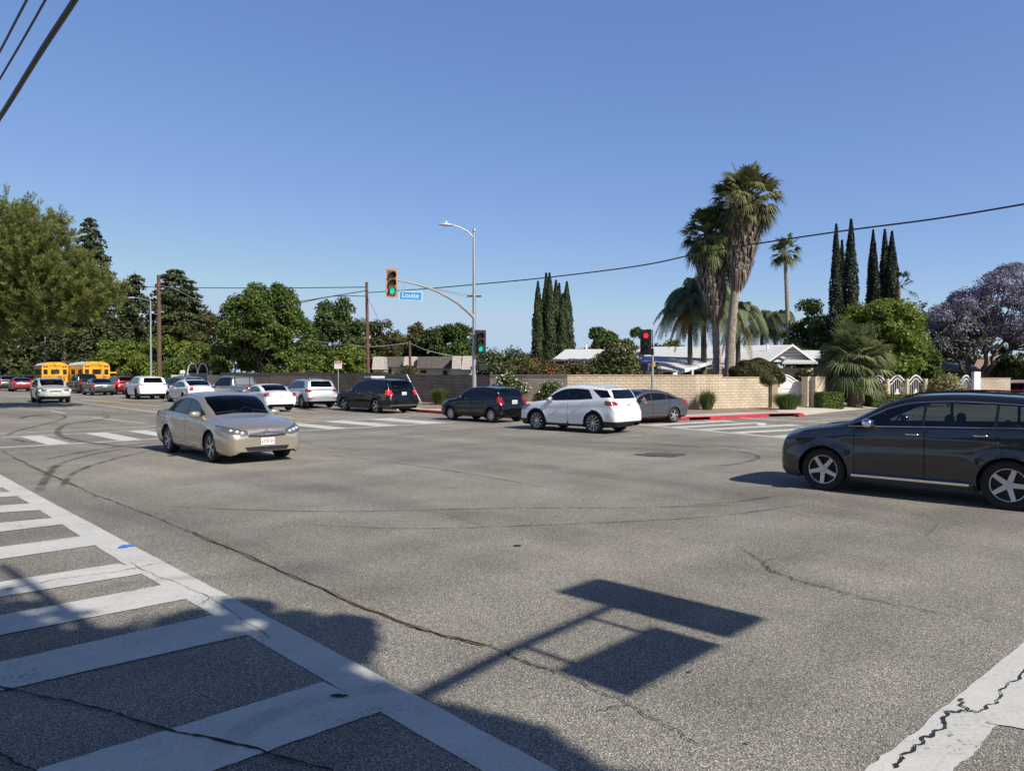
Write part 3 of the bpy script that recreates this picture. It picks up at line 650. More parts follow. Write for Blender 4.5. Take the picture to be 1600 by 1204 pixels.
def build_car(P):
    L, Wd, H = P['L'], P['W'], P['H']; fa, ra, Rw = P['fa'], P['ra'], P['R']; paint = P['paint']; det = P.get('detail', 1)
    root = thing(P['name'], P['label'], P['cat'], group=P.get('group')); sec = car_section(P)
    xs = []
    nfr = 12
    for i in range(nfr): xs.append(P.get('cf', .5) * (1 - math.cos(math.pi / 2 * i / nfr)))
    crr = P.get('cr', .45); a = xs[-1] + .06; n = int((L - crr - a) / (.075 if det > 1 else .1))
    xs += [P.get('cf', .5) + (L - crr - P.get('cf', .5)) * i / n for i in range(n + 1)]
    for i in range(1, 15): xs.append(L - crr + crr * math.sin(math.pi / 2 * i / 14))
    bm = bmesh.new(); rows = []; sides = {}
    for x in xs:
        pts, K1, zs = sec(x); rows.append([bm.verts.new((x, max(0, y), z)) for y, z in pts]); sides[x] = (pts, K1, zs)
    for i in range(len(rows) - 1):
        for j in range(len(rows[0]) - 1):
            q = [rows[i][j], rows[i + 1][j], rows[i + 1][j + 1], rows[i][j + 1]]
            try: bm.faces.new(q)
            except ValueError: pass
    for rw in (rows[0], rows[-1]):          # close nose and tail with strips to the centre line
        c = [bm.verts.new((v.co.x, 0, v.co.z)) for v in rw[:-1]] + [rw[-1]]
        for j in range(len(rw) - 1):
            q = [rw[j], rw[j + 1], c[j + 1], c[j]]
            if q[1] is q[2]: q = [q[0], q[1], q[3]]
            try: bm.faces.new(q)
            except ValueError: pass
    bmesh.ops.recalc_face_normals(bm, faces=bm.faces[:])
    bm.normal_update(); f0 = max(bm.faces, key=lambda f: f.calc_center_median().y)
    if f0.normal.y < 0: bmesh.ops.reverse_faces(bm, faces=bm.faces[:])
    bm.normal_update()
    def at(x):
        pts, K1, zs = sec(x); return pts, K1, zs
    def side_y(x, z):
        pts = sec(x)[0]; best = None
        for i in range(len(pts) - 1):
            (y0, z0), (y1, z1) = pts[i], pts[i + 1]
            if (z0 - z) * (z1 - z) <= 0 and abs(z1 - z0) > 1e-6: return y0 + (y1 - y0) * (z - z0) / (z1 - z0)
        return pts[0][0] if z < pts[0][1] else 0
    def loc(x, y, z): return Vector((L / 2 - x, y, z))
    def emit(nb, name, mat, both, parent=root, sm=32):
        """write a carved sheet as one centre mesh or as a left and a right mesh; local frame: +X forward"""
        nb.verts.ensure_lookup_table(); nb.verts.index_update()
        V = [v.co.copy() for v in nb.verts]; F = [[v.index for v in f.verts] for f in nb.faces]
        if not F: return []
        res = []
        if both == 'pair':
            for s in (1, -1):
                vs = [(L / 2 - v.x, v.y * s, v.z) for v in V]; fs = [f[::-1] if s > 0 else f for f in F]
                res.append(mesh(name, vs, fs, mat, parent, sm))
        else:
            b2 = bmesh.new()
            for s in (1, -1):
                vv = [b2.verts.new((L / 2 - v.x, v.y * s, v.z)) for v in V]
                for f in F:
                    try: b2.faces.new([vv[i] for i in (f[::-1] if s > 0 else f)])
                    except ValueError: pass
            bmesh.ops.remove_doubles(b2, verts=b2.verts[:], dist=1e-4)
            if name == 'lower_trim':       # every separate strip of cladding is a part of its own
                left = set(b2.faces)
                while left:
                    st = [left.pop()]; isl = list(st)
                    while st:
                        for e in st.pop().edges:
                            for f2 in e.link_faces:
                                if f2 in left: left.discard(f2); st.append(f2); isl.append(f2)
                    if len(isl) > 3:
                        mp = {}; vv = []; ff = []
                        for f2 in isl:
                            for v in f2.verts:
                                if v not in mp: mp[v] = len(vv); vv.append(v.co.copy())
                            ff.append([mp[v] for v in f2.verts])
                        res.append(mesh(name, vv, ff, mat, parent, sm))
                b2.free(); nb.free(); return res
            me = bpy.data.meshes.new(name); b2.to_mesh(me); b2.free(); smooth(me, sm); res.append(link_mesh(name, me, parent, mat))
        nb.free(); return res
    # wheel arches cut away
    ar = Rw + P.get('gap', .045)
    for ax in (fa, ra):
        c = [(ax + ar * math.cos(2 * math.pi * k / 28), Rw + .0 + ar * math.sin(2 * math.pi * k / 28)) for k in range(28)]
        fs = carve(bm, c, 'side', ffilter('side', .12)); bmesh.ops.delete(bm, geom=fs, context='FACES')
    # side glass: outline from belt to rail
    d0, d1b, d1t = P['dlo']; ins, up = P.get('belt_up', .035), P.get('rail_dn', .012)
    lowr, upr = [], []; k = 18; hi = pchip([(d0, 0)] + [(d0 + 1, 0)]) 
    for i in range(k + 1):
        x = d0 + (d1t - d0) * i / k; pts, K1, zs = at(x)
        upr.append((x, K1.y - up))
    for i in range(9):
        x = d0 + .02 + (d1b - d0 - .02) * i / 8; lowr.append((x, at(x)[2] + ins))
    first = next((i for i, p in enumerate(upr) if p[1] > at(p[0])[2] + ins + .02), 0); upr = upr[first:]; lowr = [p for p in lowr if p[0] >= upr[0][0] - .03]
    dlo = rounded(lowr + upr[::-1], .05, 2)
    fs = carve(bm, dlo, 'side', ffilter('side', .3, lambda c: d0 - .1 < c.x < max(d1b, d1t) + .1 and c.z > at(c.x)[2] - .02))
    fr = take(bm, fs)
    cuts = [upr[0][0] - .2] + P['pillars'] + [max(d1b, d1t) + .3]; g = .022
    for i in range(len(cuts) - 1):
        a, b = cuts[i], cuts[i + 1]; sl = P.get('pillar_slant', .06)
        lo = [(p[0], p[1] + .018) for p in lowr]; hi_ = [(p[0], p[1] - .02) for p in upr]
        cl = Vector((lo[0][0], lo[0][1])); poly = rounded([(x + .015, z) if x == lo[0][0] else ((x - .02, z) if x == lo[-1][0] else (x, z)) for x, z in lo] + [(x, z) if x != hi_[-1][0] else (x - .02, z) for x, z in hi_[::-1]], .05, 2)
        # clip between the pillars
        def clip(poly, x0, sgn):
            out = []
            for j in range(len(poly)):
                p, q = poly[j - 1], poly[j]; f = lambda r: sgn * (r[0] - (x0 + sl * (r[1] - 1.2)))
                if (f(p) > 0) != (f(q) > 0):
                    t = f(p) / (f(p) - f(q)); out.append((p[0] + (q[0] - p[0]) * t, p[1] + (q[1] - p[1]) * t))
                if f(q) > 0: out.append(q)
            return out
        w = clip(clip(poly, a + g, 1), b - g, -1)
        if len(w) < 3: continue
        fs = carve(fr, w, 'side', ffilter('side', .1))
        if fs: emit(take(fr, fs), 'window', GLASSD if (i >= P.get('dark_from', 1)) else P.get('glass', GLASS), 'pair')
    emit(fr, 'window_frame', P.get('frame_mat', BLACK), 'pair')
    # windshield and rear glass
    def glass_top(x0, x1, inset, n=10):
        pl = [(x0, -.01)]
        for i in range(n + 1):
            x = x0 + (x1 - x0) * i / n; pts = at(x)[0]; K2y = pts[24][0]; pl.append((x, K2y - inset + .095))
        pl.append((x1, -.01)); return rounded(pl, .03, 2)
    cx0, cx1 = P['ws']; pl = glass_top(cx0, cx1, .05)
    fs = carve(bm, pl, 'top', ffilter('top', .15)); emit(take(bm, fs), 'windshield', GLASSC, 'one')
    if 'rg' in P:
        a, b = P['rg']; pl = glass_top(a, b, .05); fs = carve(bm, pl, 'top', ffilter('top', .12, lambda c: c.z > 1.0)); emit(take(bm, fs), 'rear_window', GLASSD, 'one')
    if 'rgz' in P:
        z0, z1, y0, y1 = P['rgz']; pl = rounded([(-.01, z0), (y0, z0 + .01), (y1, z1), (-.01, z1)], .05); fs = carve(bm, pl, 'rear', ffilter('rear', .12, lambda c: c.x > L * .7)); emit(take(bm, fs), 'rear_window', GLASSD, 'one')
    # lamps
    def ycut(y, front):
        g = [f for f in bm.faces if (f.calc_center_median().x < L * .2) == front and (front or f.calc_center_median().x > L * .8) and min(v.co.y for v in f.verts) < y < max(v.co.y for v in f.verts)]
        q = set(g) | {e for f in g for e in f.edges} | {v for f in g for v in f.verts}
        if g: bmesh.ops.bisect_plane(bm, geom=list(q), dist=1e-5, plane_co=(0, y, 0), plane_no=(0, 1, 0))
    hy, ty_ = P.get('head_y', Wd * .5), P.get('tail_y', Wd * .70); ycut(hy, True); ycut(ty_, False)
    for pl, mt in P.get('head', []):
        fs = carve(bm, rounded(pl, .03), 'side', lambda f: (f.normal.x < -.02 or f.normal.y > .1) and f.calc_center_median().y > hy - 1e-4); nb = take(bm, fs)
        if P.get('head_front'):
            fs = carve(nb, rounded(P['head_front'], .02), 'front', lambda f: True); hb = take(nb, fs); hf = P['head_front']; cxh, czh = sum(q[0] for q in hf) / len(hf), sum(q[1] for q in hf) / len(hf); fs = carve(hb, rounded([(cxh + (a - cxh) * (.93 if a < .88 else 1.0), czh + (b - czh) * .86) for a, b in hf], .02), 'front', lambda f: True); emit(take(hb, fs), 'headlight', mt, 'pair'); emit(hb, 'headlight_surround', BLACK, 'pair'); emit(nb, 'fender', paint, 'pair')
        else: emit(nb, 'headlight', mt, 'pair')
    for pl, mt in P.get('tail', []):
        fs = carve(bm, rounded(pl, .03), 'side', lambda f: (f.normal.x > .02 or f.normal.y > .1) and f.calc_center_median().y > ty_ - 1e-4); emit(take(bm, fs), 'taillight', mt, 'pair')
    for nm, ax, pl, mt in P.get('panels', []):
        fs = carve(bm, rounded(pl, .03), ax, ffilter(ax, .15, (lambda c: c.x > L * .6) if ax == 'rear' else ((lambda c: c.x < L * .25) if ax == 'front' else None)))
        if fs: emit(take(bm, fs), nm, mt, 'pair' if ax == 'side' else 'one')
    # hood and doors with open shut-lines
    if det > 0:
        for pl, nm in ([(p, 'door') for p in P.get('doors', [])]):
            big = rounded([(x + (-.008 if x < sum(q[0] for q in pl) / len(pl) else .006), z + (-.006 if z < .8 else 0)) for x, z in pl], .07)
            fs = carve(bm, big, 'side', ffilter('side', .25)); nb = take(bm, fs); sm_ = rounded(pl, .07); fs = carve(nb, sm_, 'side', ffilter('side', .1)); emit(take(nb, fs), nm, paint, 'pair'); nb.free()
        gt = P.get('gate')
        if gt:
            lim = lambda c_: c_.x > L * .84
            fs = carve(bm, rounded(gt, .05), 'rear', ffilter('rear', .12, lim)); nb = take(bm, fs); cx_ = .3; sm_ = rounded([(y - (.007 if y > .1 else 0), z + (.007 if z < .9 else -.007)) for y, z in gt], .05); fs = carve(nb, sm_, 'rear', ffilter('rear', .05)); emit(take(nb, fs), 'tailgate', paint, 'one'); nb.free()
        hz = P.get('hood', None)
        if hz:
            x0, x1 = hz; yy = lambda x: at(x)[0][13][0] - .10; pl = [(x0, -.01), (x0, yy(x0) * .9)] + [(x0 + (x1 - x0) * i / 6, yy(x0 + (x1 - x0) * i / 6)) for i in range(1, 7)] + [(x1, -.01)]
            big = [(x0 - .006, -.01)] + [(x, y + .006) for x, y in pl[1:-1]] + [(x1 + .006, -.01)]
            fs = carve(bm, big, 'top', ffilter('top', .25)); nb = take(bm, fs); fs = carve(nb, pl, 'top', ffilter('top', .1)); emit(take(nb, fs), 'hood', paint, 'one'); nb.free()
    if P.get('clad'):
        zc = P['clad']; g = bm.faces[:] + bm.edges[:] + bm.verts[:]; bmesh.ops.bisect_plane(bm, geom=g, dist=1e-5, plane_co=(0, 0, zc), plane_no=(0, 0, 1))
        for ax in (fa, ra):
            c = [(ax + (ar + .055) * math.cos(2 * math.pi * k / 24), Rw + (ar + .055) * math.sin(2 * math.pi * k / 24)) for k in range(24)]
            for f in carve(bm, c, 'side', ffilter('side', .15)): f.tag = True
        rc = P.get('clad_rear', zc)
        fs = [f for f in bm.faces if f.calc_center_median().z < zc or (P.get('arch_clad', 1) and any(math.hypot(f.calc_center_median().x - ax, f.calc_center_median().z - Rw) < ar + .054 for ax in (fa, ra)) and f.normal.y > .15)]
        emit(take(bm, fs), 'lower_trim', P.get('clad_mat', BLACK), 'one')
    if P.get('roof_black'):
        fs = [f for f in bm.faces if f.normal.z > .5 and f.calc_center_median().z > H - .16]
        emit(take(bm, fs), 'roof', BLACK, 'one')
    emit(bm, 'body', paint, 'one')
    # underside, wheel housings, cabin
    u = MB(); wi = Wd - .30; z0 = .20
    u.box((0, 0, z0 + .12), (L - .5, wi * 2 - .02, .2)); xa, xb = L / 2 - fa - Rw - .12, L / 2 - ra + Rw + .12
    u.box(((xa + xb) / 2, 0, z0 + .10), (xa - xb, 2 * Wd * .87, .16))
    u.box((L / 2 - .45, 0, .34), (.5, wi * 2, .18)).box((-L / 2 + .4, 0, .36), (.5, wi * 2 - .1, .2)); u.build('underbody', BLACK, root)
    for ax in (fa, ra):
        for s in (1, -1):
            m = MB(); X = L / 2 - ax; vs = []; n = 16; r2 = ar + .035
            for i in range(n + 1):
                a = math.pi * (-.12 + 1.24 * i / n); p = (X + r2 * math.cos(a), Rw + r2 * math.sin(a))
                vs += [(p[0], s * (side_y(ax, Rw + ar * .98) - .008 - (.02 if abs(math.cos(a)) > .7 else 0)), p[1]), (p[0], s * (Wd - .33), p[1])]
            m.add(vs, [(2 * i, 2 * i + 1, 2 * i + 3, 2 * i + 2) for i in range(n)]); nn = n + 1
            m.add([vs[2 * i + 1] for i in range(nn)], [list(range(nn))]); m.build('wheel_housing', BLACK, root)
            ty, rm, dc = wheel_parts(Rw, P.get('rim', 'ten'))
            wh = link_mesh('wheel', ty, root); wh.location = (X, s * (Wd - .125), Rw); wh.rotation_euler = (0, random.Random(int(X * 100)).uniform(0, 1.2), 0 if s > 0 else math.pi)
            link_mesh('rim', rm, wh); link_mesh('brake_disc', dc, wh)
    zb = at((cx1 + L * .5) / 2)[2]
    cb = MB(); cb.box((L / 2 - cx0 - .32, 0, zb - .06), (.6, Wd * 1.62, .12)).box((L / 2 - (cx0 + ra) / 2, 0, z0 + .17), (ra - cx0 + .2, Wd * 1.6, .06)); xe = P.get('shelf', L - .5)
    if 'rg' in P: cb.box((L / 2 - (xe + P['rg'][1]) / 2 + .02, 0, zb - .02), (abs(P['rg'][1] - xe) + .5, Wd * 1.3, .06))
    cb.build('dashboard', pmat('dashboard_grey', (.055, .052, .05), .8), root)
    if det > 0:
        for s in (1, -1):
            st = MB(); X = L / 2 - P.get('seat', (cx1 + .35)); st.ell((X, s * .38, .62), (.30, .27, .12)).ell((X - .28, s * .38, .90), (.12, .27, .36), 14, 10).ell((X - .33, s * .38, min(1.29, H - .27)), (.07, .15, .10), 12, 8); st.build('seat', pmat('seat_fabric', (.15, .135, .115), .9), root)
        X = L / 2 - P.get('seat2', (cx1 + 1.25)); st = MB().box((X, 0, .62), (.5, 1.25, .16)).ell((X - .28, 0, .85), (.12, .66, .34), 20, 10)
        for s in (1, -1): st.ell((X - .33, s * .38, min(1.20, H - .32)), (.06, .14, .09), 12, 8)
        st.build('rear_seat', pmat('seat_fabric', (.15, .135, .115), .9), root)
        mw = MB(); X = L / 2 - cx0 - .62
        M = Matrix.Translation((X - .05, .38, zb + .02)) @ Matrix.Rotation(R(65), 4, 'Y'); mw.lathe([(.19 + .016 * math.cos(q * math.pi / 3), .016 * math.sin(q * math.pi / 3)) for q in range(6)], 20, M=M, closed=True); mw.build('steering_wheel', INNER, root)
        # mirrors and handles
        for s in (1, -1):
            xm = P.get('mirror', cx0 + .42); zm = at(xm)[2] + .09; ym = at(xm)[0][13][0] + .08
            M = Matrix.Translation((L / 2 - xm, s * ym, zm)); mm = MB().ell((0, 0, 0), (.085, .125, .075), 16, 10, M, .72); mr = mm.build('mirror', P.get('mirror_mat', paint), root, 60)
            MB().box((L / 2 - xm, s * (ym - .11), zm - .05), (.07, .12, .035)).build('mirror_stalk', P.get('mirror_mat', paint), mr)
            MB().ell((L / 2 - xm - .092, s * ym, zm), (.012, .095, .062), 12, 6).build('mirror_glass', CHROME, mr)
        for hx in P.get('handles', []):
            zh = at(hx)[2] - .085
            for s in (1, -1):
                y = side_y(hx, zh); h = MB(); h.tube([(L / 2 - hx + .085, s * (y + .004), zh), (L / 2 - hx + .06, s * (y + .034), zh), (L / 2 - hx - .07, s * (y + .036), zh + .004), (L / 2 - hx - .095, s * (y + .004), zh + .004)], [.012, .013, .013, .010], 8); h.build('door_handle', P.get('handle_mat', paint), root, 60)
        if P.get('trim'):
            for s in (1, -1):
                pts = [(x, z + .004) for x, z in lowr]; pth = [(L / 2 - x, s * (side_y(x, z) + .004), z) for x, z in pts]; MB().tube(pth, .008, 6).build('chrome_trim', CHROME, root, 60)
                pth = [(L / 2 - x, s * (side_y(x, z + .008) + .003), z + .008) for x, z in upr]; MB().tube(pth, .006, 6).build('chrome_trim', CHROME, root, 60)
        if P.get('rails'):
            a, b = P['rails']
            for s in (1, -1):
                pth = []
                for i in range(9):
                    x = a + (b - a) * i / 8; pts = at(x)[0]; e = min(i, 8 - i); pth.append((L / 2 - x, s * (pts[24][0] - .02), pts[24][1] + (.045 if e > 0 else .0)))
                MB().tube(pth, .014, 8).build('roof_rail', P.get('rail_mat', BLACK), root, 60)
        if P.get('boards'):
            for s in (1, -1): MB().box((L / 2 - (fa + ra) / 2, s * (Wd - .02), .33), (ra - fa - 2 * Rw - .25, .13, .035)).build('running_board', CHROME, root)
    # plates
    def plate(x, z, facing, txt=None):
        sg = 1 if facing == 'front' else -1; X = (L / 2 + .012) if facing == 'front' else (-L / 2 - .012)
        if x is not None: X = L / 2 - x
        p = MB().box((X, 0, z), (.012, .305, .155)).build('number_plate', PLATE, root)
        M = Matrix.Translation((X + sg * .008, 0, z - .012)) @ Matrix.Rotation(R(90) * sg, 4, 'Z') @ Matrix.Rotation(R(90), 4, 'X')
        if txt: text_mesh('plate_text', txt, .095, pmat('plate_blue', (.03, .04, .12), .6), p, M, .001, .78); text_mesh('plate_state', 'California', .034, pmat('plate_red', (.5, .03, .04), .6), p, Matrix.Translation((0, 0, .062)) @ M, .001)
        else:
            m = MB()
            for k in range(7): m.box((X + sg * .007, (k - 3) * .036 + (.004 if k % 2 else 0), z - .014), (.003, .018, .06))
            m.build('plate_text', pmat('plate_blue', (.03, .04, .12), .6), p)
        return p
    if P.get('plate_f') is not None: plate(None, P['plate_f'], 'front', P.get('plate_txt'))
    if P.get('plate_r') is not None: plate(P.get('plate_rx', L + .012), P['plate_r'], 'rear')
    root['_L'] = L; c = Car(); c.root = root; c.P = P; c.at = at; c.side_y = side_y; c.L = L; return c
def place(c, front, rear, near, fit=True, dz=0.0):
    """park by the two near wheels' contact points in the photo; near is 'left' or 'right' side of the car"""
    f, r = G(*front), G(*rear); P = c.P; h = (f - r); h.z = 0; wb = h.length; h.normalize(); s = 1 if near == 'left' else -1
    sc = max(.93, min(1.08, wb / (P['ra'] - P['fa']))) if fit else 1.0
    lat = Vector((-h.y, h.x, 0)) * s; mid = (f + r) / 2 - lat * (P['W'] - .02) * sc - h * ((P['L'] / 2) - (P['fa'] + P['ra']) / 2) * sc
    c.root.location = onG(mid.x, mid.y, dz); c.root.rotation_euler = (0, 0, math.atan2(h.y, h.x)); c.root.scale = (sc, sc, sc)
    del c.root['_L']; (lambda *a: 0)(P['name'], 'wb', round(wb, 2), 'scale', round(sc, 3), 'at', tuple(round(v, 1) for v in mid)); return c
def place2(c, fx, rear, near='left', sc=1.0, ang=None):
    """rear near-side wheel stands on a measured ground point; turn the car until the front wheel falls on picture column fx"""
    P = c.P; wb = (P['ra'] - P['fa']) * sc; r = G(*rear); best = ang
    if ang is None:
        best = min(range(900, 2000), key=lambda k: abs((r.x + wb * math.cos(R(k / 10))) / (r.y + wb * math.sin(R(k / 10))) * FPX + CX - fx)) / 10
    h = Vector((math.cos(R(best)), math.sin(R(best)), 0)); lat = Vector((-h.y, h.x, 0)) * (1 if near == 'left' else -1); a = r - lat * (P['W'] - .02) * sc + h * (P['ra'] - P['L'] / 2) * sc
    c.root.location = onG(a.x, a.y, 0); c.root.rotation_euler = (0, 0, R(best)); c.root.scale = (sc,) * 3; del c.root['_L']; print(P['label'][:30], best); return c
def front_x(c, y, z):
    lo, hi = 0.0, .6
    for _ in range(30):
        m = (lo + hi) / 2
        if c.side_y(m, z) < y: lo = m
        else: hi = m
    return lo
def put(c, px, py, ang, sc=1.0):
    p = G(px, py); c.root.location = p; c.root.rotation_euler = (0, 0, R(ang)); c.root.scale = (sc,) * 3; del c.root['_L']; return c
def suv(L=4.65, H=1.66, W=.92, R_=.36, fa=.92, ra=3.64, hood=1.05, **k):
    s = L / 4.65; z = H / 1.66; h = hood
    P = dict(L=L, W=W, H=H, fa=fa, ra=ra, R=R_, top=[(0, .66), (.02 * s, .78), (.09 * s, h * .87), (.3 * s, h * .935), (.7 * s, h * .995), (1.1 * s, h * 1.05), (1.22 * s, h * 1.08), (1.6 * s, 1.37 * z), (1.95 * s, 1.545 * z), (2.35 * s, 1.635 * z), (2.9 * s, 1.66 * z), (3.6 * s, 1.635 * z), (4.1 * s, 1.575 * z), (4.22 * s, 1.54 * z), (4.36 * s, 1.30 * z), (4.47 * s, 1.06 * z), (4.56 * s, .98 * z), (4.61 * s, .85 * z), (4.65 * s, .66 * z)],
             sh=[(0, .6), (.1, h * .74), (.5, h * .88), (1.2, h * .96), (2, h * .985), (3.5 * s, h * 1.03), (4.3 * s, h * 1.05), (4.65 * s, .66)],
             ws=(1.24 * s, 2.02 * s), dlo=(1.30 * s, 4.02 * s, 3.78 * s), pillars=[2.45 * s, 3.35 * s], cr=.32, nr=2.8, er=.80,
             rgz=(h * 1.12, H - .16, .66, .56), gate=[(-.02, .55), (.60, .55), (.70, h * .95), (.74, h * 1.10), (.60, H - .11), (-.02, H - .10)], doors=[[(1.42 * s, .30), (2.43 * s, .30), (2.45 * s, h * 1.0), (1.42 * s, h * .985)], [(2.47 * s, .30), (ra - .33, .30), (ra - .06, .78), (3.38 * s, h * 1.02), (2.47 * s, h)]],
             hood=(.12, 1.14 * s), handles=[2.28 * s, 3.2 * s], seat2=3.0 * s, shelf=4.1 * s,
             head=[([(0, h * .66), (.35, h * .72), (.62, h * .86), (.58, h * .90), (.3, h * .88), (0, h * .80)], LAMPC)], tail=[([(4.28 * s, .92), (4.6 * s, .86), (4.64 * s, 1.04), (4.28 * s, 1.06)], LAMPR)])
    P.update(k); return P
def sedan(L=4.69, H=1.5, W=.89, R_=.33, fa=.95, ra=3.65, **k):
    s = L / 4.69; z = H / 1.5
    P = dict(L=L, W=W, H=H, fa=fa, ra=ra, R=R_, top=[(0, .58), (.02 * s, .67), (.1 * s, .76), (.35 * s, .85), (.7 * s, .925), (1.1 * s, .99), (1.22 * s, 1.02), (1.6 * s, 1.24 * z), (1.98 * s, 1.42 * z), (2.35 * s, 1.49 * z), (2.75 * s, 1.5 * z), (3.2 * s, 1.45 * z), (3.55 * s, 1.335 * z), (3.95 * s, 1.14 * z), (4.08 * s, 1.10 * z), (4.45 * s, 1.075 * z), (4.58 * s, 1.03 * z), (4.65 * s, .86), (4.69 * s, .62)],
             sh=[(0, .54), (.1, .68), (.5, .82), (1.2, .905), (2, .93), (3.5, .985), (4.4, 1.0), (4.69, .6)],
             ws=(1.24 * s, 1.98 * s), rg=(3.22 * s, 3.98 * s), gate=[(-.02, .70), (.50, .70), (.60, .80), (.62, 1.3), (-.02, 1.3)], dlo=(1.3 * s, 3.78 * s, 3.42 * s), pillars=[2.42 * s, 3.3 * s], cr=.42,
             doors=[[(1.42 * s, .27), (2.40 * s, .27), (2.42 * s, .955), (1.42 * s, .925)], [(2.44 * s, .27), (ra - .32, .27), (ra - .06, .72), (3.3 * s, .985), (2.44 * s, .955)]],
             hood=(.14, 1.14 * s), handles=[2.26 * s, 3.12 * s], seat2=2.95 * s, shelf=4.0 * s,
             head=[([(0, .58), (.35, .64), (.62, .77), (.56, .82), (.3, .81), (0, .72)], LAMPC)], tail=[([(4.3 * s, .86), (4.62 * s, .80), (4.66 * s, .98), (4.3 * s, 1.0)], LAMPR)])
    P.update(k); return P
SIL = car_paint('silver', (.56, .58, .60), .55, .3); WHT = car_paint('white', (.78, .79, .80), 0, .3); GRNBLK = car_paint('black', (.004, .006, .006), 0, .2)
GRNBLK.node_tree.nodes['Principled BSDF'].inputs['Coat Weight'].default_value = .55; GRNBLK.node_tree.nodes['Principled BSDF'].inputs['Specular IOR Level'].default_value = .25
def warp(P, kx, kz):
    """shorten or stretch a body template along its length and height"""
    q = dict(P); P2 = lambda pl: [(x * kx, z * kz) for x, z in pl] if not callable(kx) else [(kx(x), z * kz) for x, z in pl]; PZ = lambda pl: [(y, z * kz) for y, z in pl]
    for k in ('top', 'sh', 'zlo'):
        if q.get(k): q[k] = P2(q[k])
    for k in ('L', 'fa', 'ra', 'seat2', 'shelf', 'plate_rx'):
        if q.get(k): q[k] = kx(q[k]) if callable(kx) else q[k] * kx
    for k in ('H', 'plate_r', 'clad'):
        if q.get(k): q[k] *= kz
    for k in ('ws', 'dlo', 'rails', 'hood'):
        if q.get(k): q[k] = tuple(kx(v) if callable(kx) else v * kx for v in q[k])
    for k in ('pillars', 'handles'): q[k] = [kx(v) if callable(kx) else v * kx for v in q[k]]
    q['doors'] = [P2(d) for d in q['doors']]; q['head'] = [(P2(a), b) for a, b in q['head']]; q['tail'] = [(P2(a), b) for a, b in q['tail']]; q['gate'] = PZ(q['gate']); z0, z1, y0, y1 = q['rgz']; q['rgz'] = (z0 * kz, z1 * kz, y0, y1)
    q['panels'] = [(n, ax, P2(pl) if ax == 'side' else PZ(pl), m) for n, ax, pl, m in q.get('panels', [])]; return q
# dark blue-grey SUV crossing on the right
nose = lambda x: x * .80 / .95 if x < .95 else x - .15
c = build_car(warp(suv(L=4.84, H=1.75, W=.985, R_=.375, fa=.95, ra=3.70, hood=1.155, detail=2, name='suv', cat='car', label='dark blue-grey SUV with chrome running board, large at the right edge of the photo', paint=car_paint('dark_blue_grey', (.024, .026, .031), .3, .24),
    rim='five', cf=.42, ef=.76, nf=2.8, trim=1, rails=(2.1, 4.3), handle_mat=CHROME, mirror_mat=CHROME, boards=1, glass=glass_mat('clear_side_glass', (.42, .48, .46)), dark_from=3, pillars=[2.52, 3.42 + .1], dlo=(1.34, 4.36, 4.12), clad=.36, clad_mat=GREYP, arch_clad=0, rail_mat=BLACK, flare=.035,
    ws=(1.3, 2.1), head=[([(0, .86), (.36, .95), (.52, 1.03), (.48, 1.06), (.2, 1.04), (0, .97)], pmat('side_lens', (.18, .16, .17), .2, .3, 1))],
    panels=[('fuel_flap', 'side', [(4.02, .93), (4.16, .93), (4.16, 1.06), (4.02, 1.06)], car_paint('dark_blue_grey', (.024, .026, .031), .3, .24))]), nose, 1.0))
place(c, (1285, 766), (1575, 797), 'left')
# champagne sedan
CH = car_paint('champagne', (.44, .39, .31), .62, .3)
c = build_car(sedan(L=4.69, H=1.5, W=.89, detail=2, name='sedan', cat='car', label='champagne gold sedan turning toward the camera in the intersection', paint=CH, rim='dbl', R_=.335, plate_f=.475, zlo=[(0, .27), (.04, .22), (.2, .185), (4.39, .21), (4.63, .28), (4.69, .36)], plate_txt='6TDF187', handle_mat=CH,
    head=[([(0, .54), (.30, .56), (.66, .765), (.64, .83), (.30, .86), (0, .80)], LAMPC)], head_y=.42, head_front=[(.40, .615), (.56, .60), (.74, .635), (.90, .72), (.92, .84), (.80, .80), (.62, .755), (.40, .70)], clad=None,
    panels=[('grille', 'front', [(-.01, .615), (.46, .63), (.58, .70), (.52, .74), (-.01, .73)], pmat('grille_silver', (.50, .50, .50), .3, .7)), ('grille_opening', 'front', [(-.01, .555), (.44, .575), (.44, .62), (-.01, .605)], BLACK),
            ('air_intake', 'front', [(-.01, .275), (.44, .275), (.50, .365), (-.01, .37)], BLACK)]))
X = c.L / 2
for s in (1, -1):
    for (yy, zz, rr) in ((.54, .665, .040), (.64, .690, .045), (.74, .715, .04)):
        xx = front_x(c, yy, zz); MB().ell((X - xx - .012, s * (yy - .008), zz), (rr * .7, rr, rr * .8), 12, 8).build('headlight_reflector', pmat('reflector_bright', (.85, .86, .88), .15, .3, 1), c.root, 60)
    y = c.side_y(.42, .755); MB().ell((X - .42, s * (y - .004), .755), (.06, .012, .022), 10, 6).build('turn_signal', LAMPA, c.root, 60)
m = MB()
for k in range(3): m.box((X + .004, 0, .632 + k * .030), (.012, .80 + k * .07, .008))
m.build('grille_bar', pmat('bar_dark', (.12, .12, .12), .4, .5), c.root)
em = MB().lathe([(.058, -.004), (.058, .006), (.068, .008), (.074, 0), (.068, -.004)], 20, M=Matrix.Translation((X + .02, 0, .675)) @ Matrix.Rotation(R(90), 4, 'Y'), closed=True); e = em.build('emblem', CHROME, c.root)
text_mesh('emblem_letter', 'L', .10, CHROME, e, Matrix.Translation((X + .022, 0, .675)) @ Matrix.Rotation(R(90), 4, 'Z') @ Matrix.Rotation(R(90), 4, 'X'), .004)
